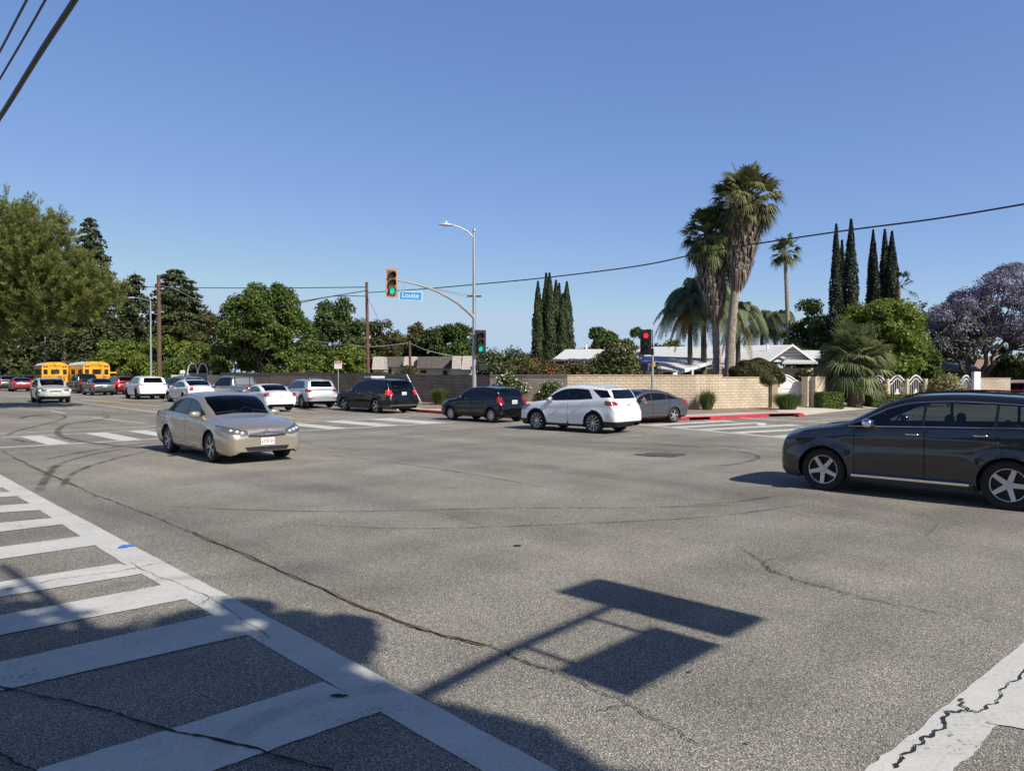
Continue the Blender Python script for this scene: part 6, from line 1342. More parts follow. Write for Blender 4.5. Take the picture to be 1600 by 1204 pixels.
broadleaf('tree', 'soft green rounded tree right of the big deciduous tree', X(482, 72), HH(528, 72), 2.8, GM, 9000, .2, 161, .0); broadleaf('tree', 'green rounded tree between the olive brown and thin grey-green trees', X(625, 94), HH(524, 94), 3.4, GM, 9000, .24, 162, .0)
broadleaf('tree', 'green rounded tree left of the olive brown tree', X(562, 88), HH(520, 88), 3.2, GM, 8000, .24, 163, .0); broadleaf('tree', 'low green crown just left of the mast pole base', X(722, 80), HH(534, 80), 2.6, GM, 7000, .22, 164, .0); broadleaf('tree', 'low dark crown between the cypress row and the pale oleander', X(806, 78), HH(548, 78), 2.4, GD, 5000, .22, 165, .0)
for i, (x, y, h, r, lab) in enumerate(((-17, -9, 10, 5, 'broad unseen tree added on the near left corner to block sky light'), (-9, -17, 11, 5.5, 'second unseen tree added behind the camera to block sky light'), (1, -22, 11, 5.5, 'unseen tree added straight behind the camera to block sky light'), (-24, 1.5, 8.5, 4.5, 'unseen tree added left of the frame to block sky light'), (12, -27, 11, 6, 'unseen tree added behind the near right corner to block sky light'), (24, -23, 10, 5.5, 'unseen tree added far behind the dark SUV to block sky light'), (33, -13, 8, 5, 'unseen tree added right of the frame to block sky light'))):
    broadleaf('shade_tree', lab, (x, y), h, r, GD, 9000, .5, 170 + i, .05, clumps=60, crown_r=.3)  # unseen trees added to screen skylight, deepening shadows and car reflections

for i, (x, y, h, r) in enumerate(((-62, 56, 11, 6), (-76, 76, 12, 7), (-92, 96, 12, 8), (-110, 120, 13, 9), (54, 62, 9, 6), (64, 50, 8, 5), (72, 70, 10, 7))):
    broadleaf('tree', ('tree lining the left street outside the frame, %s' % ('nearest to the pine', 'second beyond the pine', 'third beyond the pine', 'farthest beyond the pine')[i]) if i < 4 else 'garden tree right of the jacaranda outside the frame, %s' % ('closest to it', 'on the street side', 'farthest back')[i - 4], (x, y), h, r, GD, 7000, .42, 190 + i, .0, clumps=60)
# ---------------------------------------------------------------- walls, houses, poles, signals, signs, wires
def wall_run(P, h0, z0, mat, name='wall_face', parent=None, thick=.2, steps=None):
    """block wall along a polyline with running UVs in metres; steps: list of heights per segment"""
    vs, fs, uv = [], [], []; u = 0.0
    for i in range(len(P) - 1):
        a, b = Vector(P[i]), Vector(P[i + 1]); d = (b - a).normalized(); n = Vector((-d.y, d.x)); L = (b - a).length; h = steps[i] if steps else h0; k = len(vs)
        for p, uu in ((a, u), (b, u + L)):
            g = gz(p.x, p.y) + z0
            for off in (0, thick):
                q = p + n * off; vs += [(q.x, q.y, g - .1), (q.x, q.y, g + h)]
        fs += [(k, k + 4, k + 5, k + 1), (k + 2, k + 3, k + 7, k + 6), (k + 1, k + 5, k + 7, k + 3), (k, k + 1, k + 3, k + 2), (k + 4, k + 6, k + 7, k + 5)]
        uv += [[(u, -.1), (u + L, -.1), (u + L, h), (u, h)], [(u, -.1), (u, h), (u + L, h), (u + L, -.1)], [(u, 0), (u + L, 0), (u + L, .05), (u, .05)], [(0, 0), (0, h), (.1, h), (.1, 0)], [(0, 0), (.1, 0), (.1, h), (0, h)]]; u += L
    o = mesh(name, vs, fs, mat, parent); l = o.data.uv_layers.new(name='UVMap'); i = 0
    for f in uv:
        for c in f: l.data[i].uv = c; i += 1
    return o
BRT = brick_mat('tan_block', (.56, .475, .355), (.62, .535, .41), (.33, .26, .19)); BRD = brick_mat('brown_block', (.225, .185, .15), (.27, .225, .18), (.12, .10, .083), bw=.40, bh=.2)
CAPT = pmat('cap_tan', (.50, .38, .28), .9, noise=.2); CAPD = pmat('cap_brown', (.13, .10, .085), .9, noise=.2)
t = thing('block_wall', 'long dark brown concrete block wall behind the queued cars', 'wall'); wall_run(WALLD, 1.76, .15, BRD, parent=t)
def caps(P, h, mat, t, steps=None, w=.26, ex=.03):
    m = MB()
    for i in range(len(P) - 1):
        a, b = Vector(P[i]), Vector(P[i + 1]); d = b - a; L = d.length; n = max(1, int(L / 5)); ang = math.atan2(d.y, d.x); nn = Vector((-d.y, d.x)).normalized() * .10
        for k in range(n):
            c = a + d * (k + .5) / n + nn; m.box((c.x, c.y, gz(c.x, c.y) + .15 + (steps[i] if steps else h) + .025), (L / n + .02, w, .05), ang)
    m.build('wall_cap', mat, t)
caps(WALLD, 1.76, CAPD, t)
ST = [1.80, 1.80, 1.80, 1.68]
t = thing('block_wall', 'sunlit tan block wall around the far corner', 'wall'); wall_run(WALLT, 1.8, .15, BRT, parent=t, steps=ST); caps(WALLT, 1.8, CAPT, t, ST)
MB().box((14.72, 41.62, 1.0), (.42, .42, 1.85), .4).build('end_pillar', brick_mat('pillar_block', (.56, .475, .355), (.62, .535, .41), (.33, .26, .19)), t)
STUC = pmat('cream_stucco', (.66, .55, .40), .9, noise=.12, nscale=4, bump=.15)
# white sliding gate between stucco pillars
def gate():
    a, b = Vector(X(1216, 43.5)), Vector(X(1257, 43.8)); d = b - a; L = d.length; t = thing('driveway_gate', 'white arched plank gate between stucco pillars', 'gate', (a.x, a.y, .12), math.atan2(d.y, d.x)); n = 15; m = MB(); vs = []
    def top(u): return 1.42 + .42 * (1 if u < .25 else (.5 + .5 * math.cos((u - .25) / .62 * math.pi) if u < .87 else 0))
    for k in range(n):
        u0, u1 = k / n, (k + .9) / n; m.add([(u0 * L, 0, .06), (u1 * L, 0, .06), (u1 * L, 0, top(u1)), (u0 * L, 0, top(u0)), (u0 * L, .04, .06), (u1 * L, .04, .06), (u1 * L, .04, top(u1)), (u0 * L, .04, top(u0))], [(0, 1, 2, 3), (4, 7, 6, 5), (0, 4, 5, 1), (1, 5, 6, 2), (2, 6, 7, 3), (3, 7, 4, 0)])
    m.build('planks', WHITEP, t); f = MB(); f.tube([(L * i / 20, -.02, top(i / 20) + .02) for i in range(21)], .045, 6); f.tube([(L * i / 20, -.02, top(i / 20) - .2) for i in range(21)], .018, 6); f.box((L / 2, -.02, .10), (L, .06, .1)).box((0.03, -.02, .8), (.07, .07, 1.6)).box((L - .03, -.02, .75), (.07, .07, 1.4)).box((L / 2, -.03, 1.1), (L, .03, .04)); f.build('gate_frame', WHITEP, t)
    MB().box((L - .25, -.05, .62), (.1, .05, .14)).build('gate_latch', BLACK, t)
gate()
for (px_, Y_, w, lab) in ((1208.5, 42.7, .62, 'cream stucco panel between the tan wall and the white gate'), (1262, 43.2, .45, 'slim stucco pillar right of the white gate'), (1277, 43.0, .72, 'wide stucco pillar beside the box hedge')):
    x, y = X(px_, Y_); t = thing('gate_pillar', lab, 'pillar', (x, y, .12), .35, 'gate pillars'); MB().box((0, 0, .86), (w, .5, 1.72)).build('shaft', STUC, t); MB().box((0, 0, 1.745), (w + .06, .56, .05)).build('cap', STUC, t)
x, y = X(1269.5, 43.0); t = thing('downpipe', 'white downpipe strip between the two stucco pillars', 'pipe', (x, y, .12)); MB().box((0, 0, .85), (.10, .12, 1.7)).build('pipe', WHITEP, t)
x, y = X(1210, 42.2); t = thing('wall_lamp', 'small dark lantern on the stucco panel under the round bush', 'lamp', (x, y, 1.45)); MB().lathe([(0, .12), (.09, .06), (.07, -.1), (0, -.12)], 8).build('lantern', GREYP, t)
# ornate white fence panels
def panel(pxa, pxb, Y_, lab):
    a, b = Vector(X(pxa, Y_)), Vector(X(pxb, Y_)); d = b - a; L = d.length; t = thing('ornate_fence_panel', lab, 'fence panel', (a.x, a.y, .3), math.atan2(d.y, d.x), 'ornate white panels'); H0 = 1.25
    def top(u): return H0 + .40 * math.sin(math.pi * u) ** 1.3
    pts = [(L * i / 16, 0, top(i / 16)) for i in range(17)]; m = MB(); m.tube([(0, 0, 0)] + pts + [(L, 0, 0)], .055, 6); m.tube([(p[0] * .8 + L * .1, 0, p[2] - .2) for p in pts], .035, 6); m.box((L / 2, 0, .06), (L, .06, .1)); m.build('frame', WHITEP, t)
    m = MB(); n = 9
    for k in range(1, n): u = k / n; m.tube([(L * u, 0, .1), (L * u, 0, top(u) - .18)], .014, 5)
    m.build('bars', WHITEP, t); m = MB(); c = (L / 2, 0, .62); m.prism([(c[0] - .16, .45), (c[0] + .16, .45), (c[0] + .16, .5), (c[0] + .1, .55), (c[0] + .08, .72), (c[0], .82), (c[0] - .08, .72), (c[0] - .1, .55), (c[0] - .16, .5)], -.02, .02, Matrix.Rotation(R(90), 4, 'X')); m.build('bell_ornament', WHITEP, t)
panel(1361, 1384, 47.6, 'ornate white panel half hidden left of the others'); panel(1389, 1415, 47.5, 'arched ornate white panel with a bell above the long hedge'); panel(1419, 1443, 47.5, 'second arched ornate panel with a bell, shaded by the tree'); panel(1500, 1519, 47.5, 'last ornate white panel left of the white pillar')
for px_, w, h, mt, lab in ((1386.5, .12, 1.5, BRT, 'tan block post left of the belled panels'), (1417, .12, 1.5, BRT, 'tan block post between the belled panels'), (1446, .16, 1.5, BRT, 'tan block post right of the belled panels'), (1525, .42, 1.95, WHITEP, 'tall white stucco pillar right of the last ornate panel')):
    x, y = X(px_, 47.4); t = thing('fence_post', lab, 'post', (x, y, .25)); MB().box((0, 0, h / 2), (w, .3, h)).build('shaft', STUC if mt is BRT else WHITEP, t)
t = thing('block_wall', 'short tan block wall under the jacaranda at the right edge', 'wall'); P_ = [X(1531, 49), X(1579, 49)]; wall_run(P_, 1.50, .25, BRT, parent=t); caps(P_, 1.6, CAPT, t)
t = thing('block_wall', 'shaded brown block wall at the very right edge', 'wall'); P_ = [X(1580, 51), X(1700, 54)]; wall_run(P_, 1.4, .25, BRD, parent=t)
# dark garage-side ground behind gate etc is yard. Grey-roofed ranch house
def shingle(name, c1, c2, sc=1.0):
    m, tt, b, o = nodes(name); tc = N(tt, 'ShaderNodeTexCoord').outputs['Object']; n = N(tt, 'ShaderNodeTexNoise', Scale=9 * sc, Detail=5, Roughness=.7); tt.links.new(tc, n.inputs['Vector']); w = N(tt, 'ShaderNodeTexWave', Scale=1.9, Distortion=1.2); w.bands_direction = 'Z'; w.inputs['Detail'].default_value = 3; tt.links.new(tc, w.inputs['Vector'])
    c = mixc(tt, 1.0, ramp(tt, n.outputs[0], [(.3, c1), (.7, c2)]), ramp(tt, w.outputs[0], [(.0, (.72, .72, .72)), (.35, (1, 1, 1))]), 'MULTIPLY'); tt.links.new(c, b.inputs['Base Color']); b.inputs['Roughness'].default_value = .9; return m
RG = shingle('grey_shingles', (.44, .45, .46), (.64, .65, .65)); RW = shingle('grey_shingles_light', (.52, .53, .54), (.70, .71, .71)); BROWNW = pmat('brown_siding', (.16, .095, .065), .9, noise=.2); CREAMW = pmat('cream_wall', (.55, .46, .36), .9, noise=.1)
def quadm(m, pts, th=.08):       # slab from four corner points, given thickness downwards
    vs = [Vector(p) for p in pts] + [Vector(p) - Vector((0, 0, th)) for p in pts]; m.add(vs, [(0, 1, 2, 3), (4, 7, 6, 5), (0, 4, 5, 1), (1, 5, 6, 2), (2, 6, 7, 3), (3, 7, 4, 0)])
def ranch():
    t = thing('ranch_house', 'low ranch house with pale grey shingle roof and white front gable', 'house'); p = lambda px, py, Y: tuple(PT(px, py, Y))
    r = MB(); quadm(r, [p(1012, 581, 50), p(1222, 566, 50), p(1236, 538.5, 57), p(1004, 542, 57)]); quadm(r, [p(1004, 542, 57), p(1236, 538.5, 57), p(1230, 560, 64), p(1010, 560, 64)]); r.build('roof', RG, t)
    # projecting gable on the right: ridge runs toward the street
    g = MB(); quadm(g, [p(1201, 564.5, 49), p(1238.5, 538.5, 49), p(1236, 540.5, 58), p(1206, 562, 58)], .1); quadm(g, [p(1238.5, 538.5, 49), p(1276, 566, 49), p(1268, 562, 58), p(1236, 540.5, 58)], .1); g.build('gable_roof', RW, t)
    a, b, c = PT(1205, 565, 49.5), PT(1238.5, 542, 49.5), PT(1272, 566, 49.5); tr = MB(); tr.add([a, b, c, a + Vector((0, .1, 0)), b + Vector((0, .1, 0)), c + Vector((0, .1, 0))], [(0, 2, 1), (3, 4, 5)]); tr.build('gable_wall', WHITEP, t)
    for k in range(1, 5):
        z = a.z + (b.z - a.z) * k / 5; f = (z - a.z) / (b.z - a.z); xa, xc = a.x + (b.x - a.x) * f, c.x + (b.x - c.x) * f; MB().box(((xa + xc) / 2, 49.48, z), (xc - xa, .03, .02)).build('siding_line', GREYP, t)
    s = MB(); quadm(s, [p(1222, 566.5, 48.2), p(1276, 566.5, 48.2), p(1268, 560, 49.5), p(1230, 560, 49.5)], .08); s.build('porch_roof', RG, t)
    def fas(q0, q1, w=.16):
        q0, q1 = Vector(q0), Vector(q1); m = MB(); m.add([q0, q1, q1 - Vector((0, 0, w)), q0 - Vector((0, 0, w)), q0 + Vector((0, .05, 0)), q1 + Vector((0, .05, 0)), q1 + Vector((0, .05, -w)), q0 + Vector((0, .05, -w))], [(0, 1, 2, 3), (4, 7, 6, 5), (0, 4, 5, 1), (3, 2, 6, 7)]); m.build('fascia', WHITEP, t)
    fas(p(1199, 564, 48.8), p(1238.5, 537, 48.8)); fas(p(1238.5, 537, 48.8), p(1278, 565.5, 48.8)); fas(p(1010, 581, 49.9), p(1200, 567, 49.9), .12); fas(p(1052, 582.5, 46), p(1112, 564, 48.5), .2)
    pr = MB(); quadm(pr, [p(1012, 571, 47), p(1060, 579, 46.2), p(1120, 560, 50), p(1020, 556, 52)], .08); pr.build('porch_roof', RG, t)
    w = MB(); x0, x1 = X(1022, 51)[0], X(1215, 51)[0]; w.box(((x0 + x1) / 2, 54, 1.3), (x1 - x0, 5.2, 2.3)); w.build('wall', CREAMW, t); x0, x1 = X(1212, 50)[0], X(1268, 50)[0]; MB().box(((x0 + x1) / 2, 53, 1.2), (x1 - x0, 6.6, 2.5)).build('wall', CREAMW, t)
    for px_ in (1036, 1064, 1092): x, y = X(px_, 51.2); MB().box((x, 51.35, 1.6), (1.1, .08, 1.3)).build('window', pmat('house_glass', (.03, .03, .035), .15), t)
    for px_ in (1052, 1082): x, y = X(px_, 47); MB().box((x, 47, 1.25), (.12, .12, 2.3)).build('porch_post', WHITEP, t)
    v = PT(1199, 540, 55); MB().tube([(v.x, v.y, v.z - .3), (v.x, v.y, v.z + .12)], .08, 8).build('vent_pipe', WHITEP, t)
    # lower wing to the right of the gable and the left wing
    r = MB(); quadm(r, [p(1262, 560, 54), p(1300, 562, 54), p(1290, 547.5, 58), p(1250, 547, 58)]); r.build('wing_roof', RW, t); MB().box((X(1278, 56)[0], 56, 1.4), (1.6, 3.5, 2.4)).build('wing_wall', CREAMW, t)
    r = MB(); quadm(r, [p(862, 562, 54), p(1012, 562, 54), p(1004, 545, 60), p(884, 545.5, 60)]); quadm(r, [p(884, 545.5, 60), p(1004, 545, 60), p(1010, 560, 65), p(870, 560, 65)]); r.build('wing_roof', RW, t); x0, x1 = X(872, 55)[0], X(1005, 55)[0]; MB().box(((x0 + x1) / 2, 58, 1.5), (x1 - x0, 6, 2.6)).build('wing_wall', CREAMW, t)
    v = PT(916, 541, 60); MB().tube([(v.x, v.y, v.z - .3), (v.x, v.y, v.z + .15)], .07, 8).build('vent_pipe', WHITEP, t)
ranch()
def shingled():
    t = thing('shingled_house', 'low house with weathered dark mansard shingle roof beyond the dark wall', 'house'); p = lambda px, py, Y: PT(px, py, Y)
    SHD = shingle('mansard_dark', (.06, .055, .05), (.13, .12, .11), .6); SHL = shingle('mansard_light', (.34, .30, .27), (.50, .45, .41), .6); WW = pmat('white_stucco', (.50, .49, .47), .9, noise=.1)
    def man(pxa, pxb, Y, mat, ytop=556.5, ybot=576, run=.9, ins=2):
        m = MB(); a, b, c, d = p(pxa, ybot, Y), p(pxb, ybot, Y), p(pxb - ins, ytop, Y + run), p(pxa + ins, ytop, Y + run); back = Vector((0, 3, 0)); m.add([a, b, c, d, a + back, b + back, c + back, d + back], [(0, 1, 2, 3), (4, 7, 6, 5), (0, 4, 5, 1), (1, 5, 6, 2), (2, 6, 7, 3), (3, 7, 4, 0)]); m.build('roof', mat, t)
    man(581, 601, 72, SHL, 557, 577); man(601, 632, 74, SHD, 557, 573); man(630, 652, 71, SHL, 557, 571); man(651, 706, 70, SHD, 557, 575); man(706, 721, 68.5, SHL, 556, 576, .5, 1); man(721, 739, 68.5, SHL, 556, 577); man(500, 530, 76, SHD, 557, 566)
    for a, b, Y, zt in ((652, 704, 70.6, 575), (704, 734, 69, 576), (612, 652, 74.5, 573), (583, 601, 72.5, 577)):
        pa, pb = p(a, zt, Y), p(b, zt, Y); MB().box(((pa.x + pb.x) / 2, Y + 2, pa.z / 2), (pb.x - pa.x, 4, pa.z)).build('wall', WW, t)
    for a, b, y0, y1 in ((692, 699, 579, 586), (657, 666, 578.5, 583)):
        pa, pb = p(a, y1, 70.5), p(b, y0, 70.5); MB().box(((pa.x + pb.x) / 2, 70.58, (pa.z + pb.z) / 2), (pb.x - pa.x, .1, pb.z - pa.z)).build('window', pmat('house_glass', (0, 0, 0)), t)
shingled()
def simple_house(lab, pts_roof, wall, mat, wm):
    t = thing('house', lab, 'house'); m = MB(); quadm(m, pts_roof, .15); m.build('roof', mat, t); a, b, Y, dp, h = wall; x0, x1 = X(a, Y)[0], X(b, Y)[0]; MB().box(((x0 + x1) / 2, Y + dp / 2, h / 2), (x1 - x0, dp, h)).build('wall', wm, t)
simple_house('house with glittering dark low roof between the bright tree and the jacaranda', [tuple(PT(1465, 575, 56)), tuple(PT(1536, 580, 56)), tuple(PT(1510, 563, 62)), tuple(PT(1466, 558, 62))], (1468, 1530, 57, 4, 2.3), shingle('dark_glossy_roof', (.07, .075, .09), (.30, .31, .34)), BROWNW)
simple_house('brown tile-roofed house behind the jacaranda trunk', [tuple(PT(1515, 584, 62)), tuple(PT(1640, 584, 62)), tuple(PT(1620, 556, 70)), tuple(PT(1530, 556, 70))], (1520, 1640, 63, 6, 2.0), shingle('brown_tiles', (.22, .14, .10), (.38, .26, .19)), CREAMW)
# arched gate and pale wall at far left
def arch():
    a, b = X(270, 68.5), X(345, 66.5); t = thing('garden_wall', 'cream stucco wall flanking the grey arched gate', 'wall', (0, 0, gz(*a))); m = MB()
    for p0, p1 in ((270, 293), (326, 345)): q0, q1 = X(p0, 68.3 - (p0 - 270) * .02), X(p1, 68.3 - (p1 - 270) * .02); m2 = MB(); m2.box(((q0[0] + q1[0]) / 2, (q0[1] + q1[1]) / 2, .85), (q1[0] - q0[0], .25, 1.75)); m2.build('panel', STUC, t)
    c = Vector(X(309, 67.6)); g = thing('arched_gate', 'grey plank gate topped by two pale hoops', 'gate', (c.x, c.y, gz(*c)), .1); W_ = 1.0
    MB().box((0, 0, .95), (W_ * 2, .06, 1.9)).build('planks', pmat('gate_grey', (.22, .23, .25), .7, noise=.2), g)
    for s in (-1, 1): MB().tube([(s * .46 + .44 * math.cos(q), 0, 1.75 + 1.05 * math.sin(q)) for q in [math.pi * i / 14 for i in range(15)]], .065, 6).build('hoop', pmat('gate_white', (.62, .63, .62), .5), g, 60)
    for s in (-1.25, -1.45, 1.2): MB().ell((s, 0, 1.95), (.16, .16, .22), 10, 7).build('finial', pmat('gate_white', (0, 0, 0)), g, 60)
arch()
# ------------------------------------------------ poles and lights
def wood_pole(lab, px_, pt, Y_, r=.14, tilt=0):
    x, y = X(px_, Y_); t = thing('utility_pole', lab, 'utility pole', (x, y, gz(x, y)), group=None); h = HH(pt, Y_) - gz(x, y); MB().tube([(0, 0, -.2), (tilt * .5, 0, h / 2), (tilt, 0, h)], [r * 1.15, r, r * .8], 12).build('pole', POLE, t, 60)
    for k in range(3): MB().box((tilt * .9, -r, h * (.93 - .05 * k)), (.06, .1, .06)).build('bolt', GREYP, t)
    return (x + tilt, y, h + gz(x, y))
UP1 = wood_pole('tall brown utility pole beside the grey street lamp at left', 249, 430, 66, .19); UP2 = wood_pole('brown utility pole rising behind the dark wall left of the mast arm', 575.5, 441, 52, .12, -.1)
UP3 = wood_pole('short brown pole above the shingled roof', 642.5, 532, 66, .13, -.15); UP4 = wood_pole('short brown pole behind the left school bus', 101, 520, 96, .2)
def lamp_post(lab, px_, Y_, ptop, arm_px, arm_py, r=.09):
    x, y = X(px_, Y_); g = gz(x, y); t = thing('street_lamp', lab, 'street lamp', (x, y, g)); h = HH(ptop, Y_) - g; MB().tube([(0, 0, -.1), (0, 0, h)], [r * 1.2, r * .65], 12).build('pole', GALV, t, 60); e = PT(arm_px, arm_py, Y_) - Vector((x, y, g)); pts = []
    for i in range(9): f = i / 8; pts.append((e.x * f, 0, h - .05 + (e.z - h + .05) * math.sin(f * math.pi / 2)))
    MB().tube(pts, .035, 8).build('arm', GALV, t, 60); MB().ell((e.x - .22, 0, e.z), (.34, .13, .07), 12, 8).build('lamp_head', pmat('lamp_head_grey', (.55, .56, .57), .4, .3), t, 60); return t
lamp_post('grey street lamp left of the tall brown utility pole', 236, 62, 470, 209, 465); lamp_post('thin street lamp behind the school buses', 71, 100, 520, 52, 516, .1)
def sig_head(t, M, lit=None, plate=None, w=.34, hh=1.1, bpw=.6, bph=1.32, hood=.26, boxm=None, rear=False):
    """three-section signal head, facing local -y"""
    body = MB().box((0, .05, 0), (w, .2, hh), M=M).build('housing', boxm or BLACK, t)
    MB().prism([(-bpw / 2 + .03, -bph / 2), (bpw / 2 - .03, -bph / 2), (bpw / 2, -bph / 2 + .03), (bpw / 2, bph / 2 - .03), (bpw / 2 - .03, bph / 2), (-bpw / 2 + .03, bph / 2), (-bpw / 2, bph / 2 - .03), (-bpw / 2, -bph / 2 + .03)], -.02, .0, M @ Matrix.Rotation(R(90), 4, 'X')).build('backplate', plate or BLACK, t)
    LC = {'red': ((.9, .02, .03), (1, .03, .06), .9), 'green': ((.02, .4, .28), (.03, .75, .50), .65)}; off = [(.12, .015, .012), (.13, .08, .01), (.01, .05, .04)]
    for k, nm in enumerate(('red', 'amber', 'green')):
        z = (1 - k) * .345; on = lit == nm; c = LC.get(nm, ((0, 0, 0),) * 3) if on else None
        mt = pmat('lens_%s_lit' % nm, c[0], .3, emit=c[1], es=c[2]) if on else pmat('lens_%s' % nm, off[k], .3)
        Q = M @ Matrix.Translation((0, -.06, z)) @ Matrix.Rotation(R(90), 4, 'X'); MB().lathe([(0, .035), (.07, .03), (.125, .012), (.135, 0)], 20, M=Q).build('%s_lens' % nm, mt, t)
        v = MB(); n = 18; vs = []
        for i in range(n + 1):
            a = R(-40) + R(260) * i / n; ln = hood * (.55 + .45 * max(0, math.sin(a)));
            for rr in (.152, .146):
                vs += [M @ Vector((rr * math.cos(a), -.05, z + rr * math.sin(a))), M @ Vector((rr * math.cos(a), -.05 - ln, z + rr * math.sin(a) - .02))]
        fs = []
        for i in range(n): k4 = 4 * i; fs += [(k4, k4 + 1, k4 + 5, k4 + 4), (k4 + 2, k4 + 6, k4 + 7, k4 + 3), (k4 + 1, k4 + 3, k4 + 7, k4 + 5)]
        v.add(vs, fs); v.build('visor', pmat('visor_olive', (.10, .085, .04), .5) if plate else BLACK, t)
def mast(lab, base, h, arm_pts, lum, names):
    t = thing('signal_mast', lab, 'signal mast', base); m = MB(); m.tube([(0, 0, 0), (0, 0, 1.2), (0, 0, h * .65), (-.02, 0, h)], [.125, .115, .09, .055], 16); m.build('pole', GALV, t, 60); MB().lathe([(.26, 0), (.26, .12), (.18, .2), (.16, .25)], 16).build('base', GALV, t); MB().lathe([(.085, h - .02), (.095, h + .05), (.06, h + .14), (0, h + .17)], 12).build('pole_cap', GALV, t, 60)
    MB().tube(arm_pts, [.09 - .05 * i / (len(arm_pts) - 1) for i in range(len(arm_pts))], 10).build('mast_arm', GALV, t, 60); MB().tube(lum[:-1], .035, 8).build('lamp_arm', GALV, t, 60); e = Vector(lum[-1]); q = Vector(lum[-2]); d = (e - q); a = math.atan2(d.y, d.x)
    M = Matrix.Translation(e) @ Matrix.Rotation(a, 4, 'Z'); MB().ell((0, 0, 0), (.42, .15, .075), 14, 8, M).build('lamp_head', pmat('lamp_head_grey', (0, 0, 0)), t, 60); MB().lathe([(.05, 0), (.06, .06), (.03, .12), (0, .13)], 10, M=Matrix.Translation(e + Vector((0, 0, .06)))).build('photocell', WHITEP, t); return t
# far corner mast with the street-name sign; local frame at its base
YB = 38.3; BX, BY_ = X(741, YB); PB = Vector((BX, BY_, .14)); loc_ = lambda px, py, Y: tuple(PT(px, py, Y) - PB)
ah = lambda px: YB - (741 - px) * .022      # the arm reaches out over the street, a little toward us
arm = [loc_(px, py, ah(px)) for px, py in ((741.5, 497), (730, 486), (715, 473), (700, 464), (685, 456), (668, 449), (650, 443.5), (634, 440), (618, 437))]
hm = HH(362, YB) - .14
lum = [loc_(px, py, YB - (734 - px) * .01) for px, py in ((740, 371), (730, 361), (718, 355), (708, 352), (703, 351.5), (697, 351))]; lum[0] = (0, 0, hm - .35)
t = mast('galvanised signal mast with curved arm and street lamp on the far corner', PB, hm, arm, lum, None)
def wpoly(name, pts, mat, parent): return None
q0, q1, q2 = Vector(loc_(662, 448, ah(662))), Vector((0.05, 0, HH(463, YB) - .14)), None
MB().tube([q0, (-.12, 0, q1.z + .05)], .012, 5).tube([q0, (-.30, -.1, q1.z - .05)], .012, 5).build('tie_rod', pmat('rust_rod', (.30, .17, .10), .8), t); MB().box((0, 0, q1.z), (.75, .08, .07)).build('tie_bracket', BLACK, t)
SPOTTED = stain_mat('x', (0, 0, 0), .1) if False else pmat('backplate_orange', (.46, .24, .15), .7, noise=.75, nscale=9)
hd = Vector(loc_(612, 442, ah(612))); MS = Matrix.Translation(hd) @ Matrix.Rotation(R(14), 4, 'Z') @ Matrix.Rotation(R(-3), 4, 'Y')
st_ = thing('traffic_signal', 'mast-arm signal with peeling orange backplate showing green', 'traffic signal', PB + hd, R(26)); S_ = Matrix.Scale(1.08, 4)
sig_head(st_, S_, 'green', SPOTTED, boxm=pmat('housing_olive', (.07, .06, .03), .5), bpw=.50, bph=1.30)
sg = thing('street_name_sign', 'blue sign with white lettering hanging from the mast arm', 'street sign', PB + Vector(loc_(642, 462, ah(642)))); sg.rotation_euler = (0, R(1.5), R(6))
MB().box((0, 0, 0), (1.12, .04, .44)).build('border', pmat('sign_pale', (.62, .74, .80), .5), sg); MB().box((0, -.022, 0), (1.05, .02, .37)).build('blue_panel', pmat('sign_blue', (.055, .30, .62), .4), sg)
text_mesh('street_name', 'Louise', .33, WHITEP, sg, Matrix.Translation((-.02, -.036, .0)) @ Matrix.Rotation(R(90), 4, 'X'), .004, .95)
for dx in (-.38, .30): MB().tube([(dx, 0, .22), (dx + .01, 0, .50 + (.02 if dx < 0 else -.12))], .014, 5).box((dx, 0, .24), (.08, .05, .04)).build('hanger', GALV, sg)
x, y = X(750.5, 38.0); sp = thing('traffic_signal', 'black pole-side signal showing green beside the mast', 'traffic signal', (x, y, HH(534.5, 38.0)), R(18)); sig_head(sp, Matrix.Scale(.98, 4), 'green', None, bpw=.62, bph=1.28); MB().tube([(-.05, .1, .35), (-.35, .1, .35)], .025, 6).tube([(-.05, .1, -.35), (-.35, .1, -.35)], .025, 6).build('bracket', BLACK, sp)
x, y = X(754, 38.2); ws = thing('pedestrian_signal', 'dark pedestrian signal box below the green pole-side signal', 'pedestrian signal', (x, y, HH(571, 38.2)), R(18)); MB().box((0, 0, 0), (.42, .25, .45)).build('housing', BLACK, ws); MB().box((0, -.135, .18), (.44, .06, .04)).build('visor', BLACK, ws)
# right-hand signal post
x, y = X(1019.5, 36.5); h = HH(545, 36.5) - .15; t = thing('signal_post', 'short pale steel post carrying the red signal', 'signal post', (x, y, .15)); MB().tube([(0, 0, 0), (0, 0, h)], [.075, .06], 12).build('post', GALV, t, 60); MB().tube([(0, 0, h - .3), (0, 0, h + .02)], .07, 10).tube([(0, 0, h), (0.0, 0, h + .92), (-.1, 0, h + .96), (-.3, 0, h + .96)], .022, 6).tube([(0, 0, h - .2), (-.3, 0, h - .2)], .03, 6).build('bracket', BLACK, t, 60); MB().box((.10, 0, h - .75), (.06, .08, .24)).build('yellow_box', pmat('yellow_box', (.62, .42, .08), .5), t)
x2, y2 = X(1009, 36.3); rs = thing('traffic_signal', 'black post-mounted signal showing red', 'traffic signal', (x2, y2, HH(534.5, 36.3)), R(-10)); sig_head(rs, Matrix.Scale(.93, 4), 'red', None, bpw=.60, bph=1.34, hood=.2)
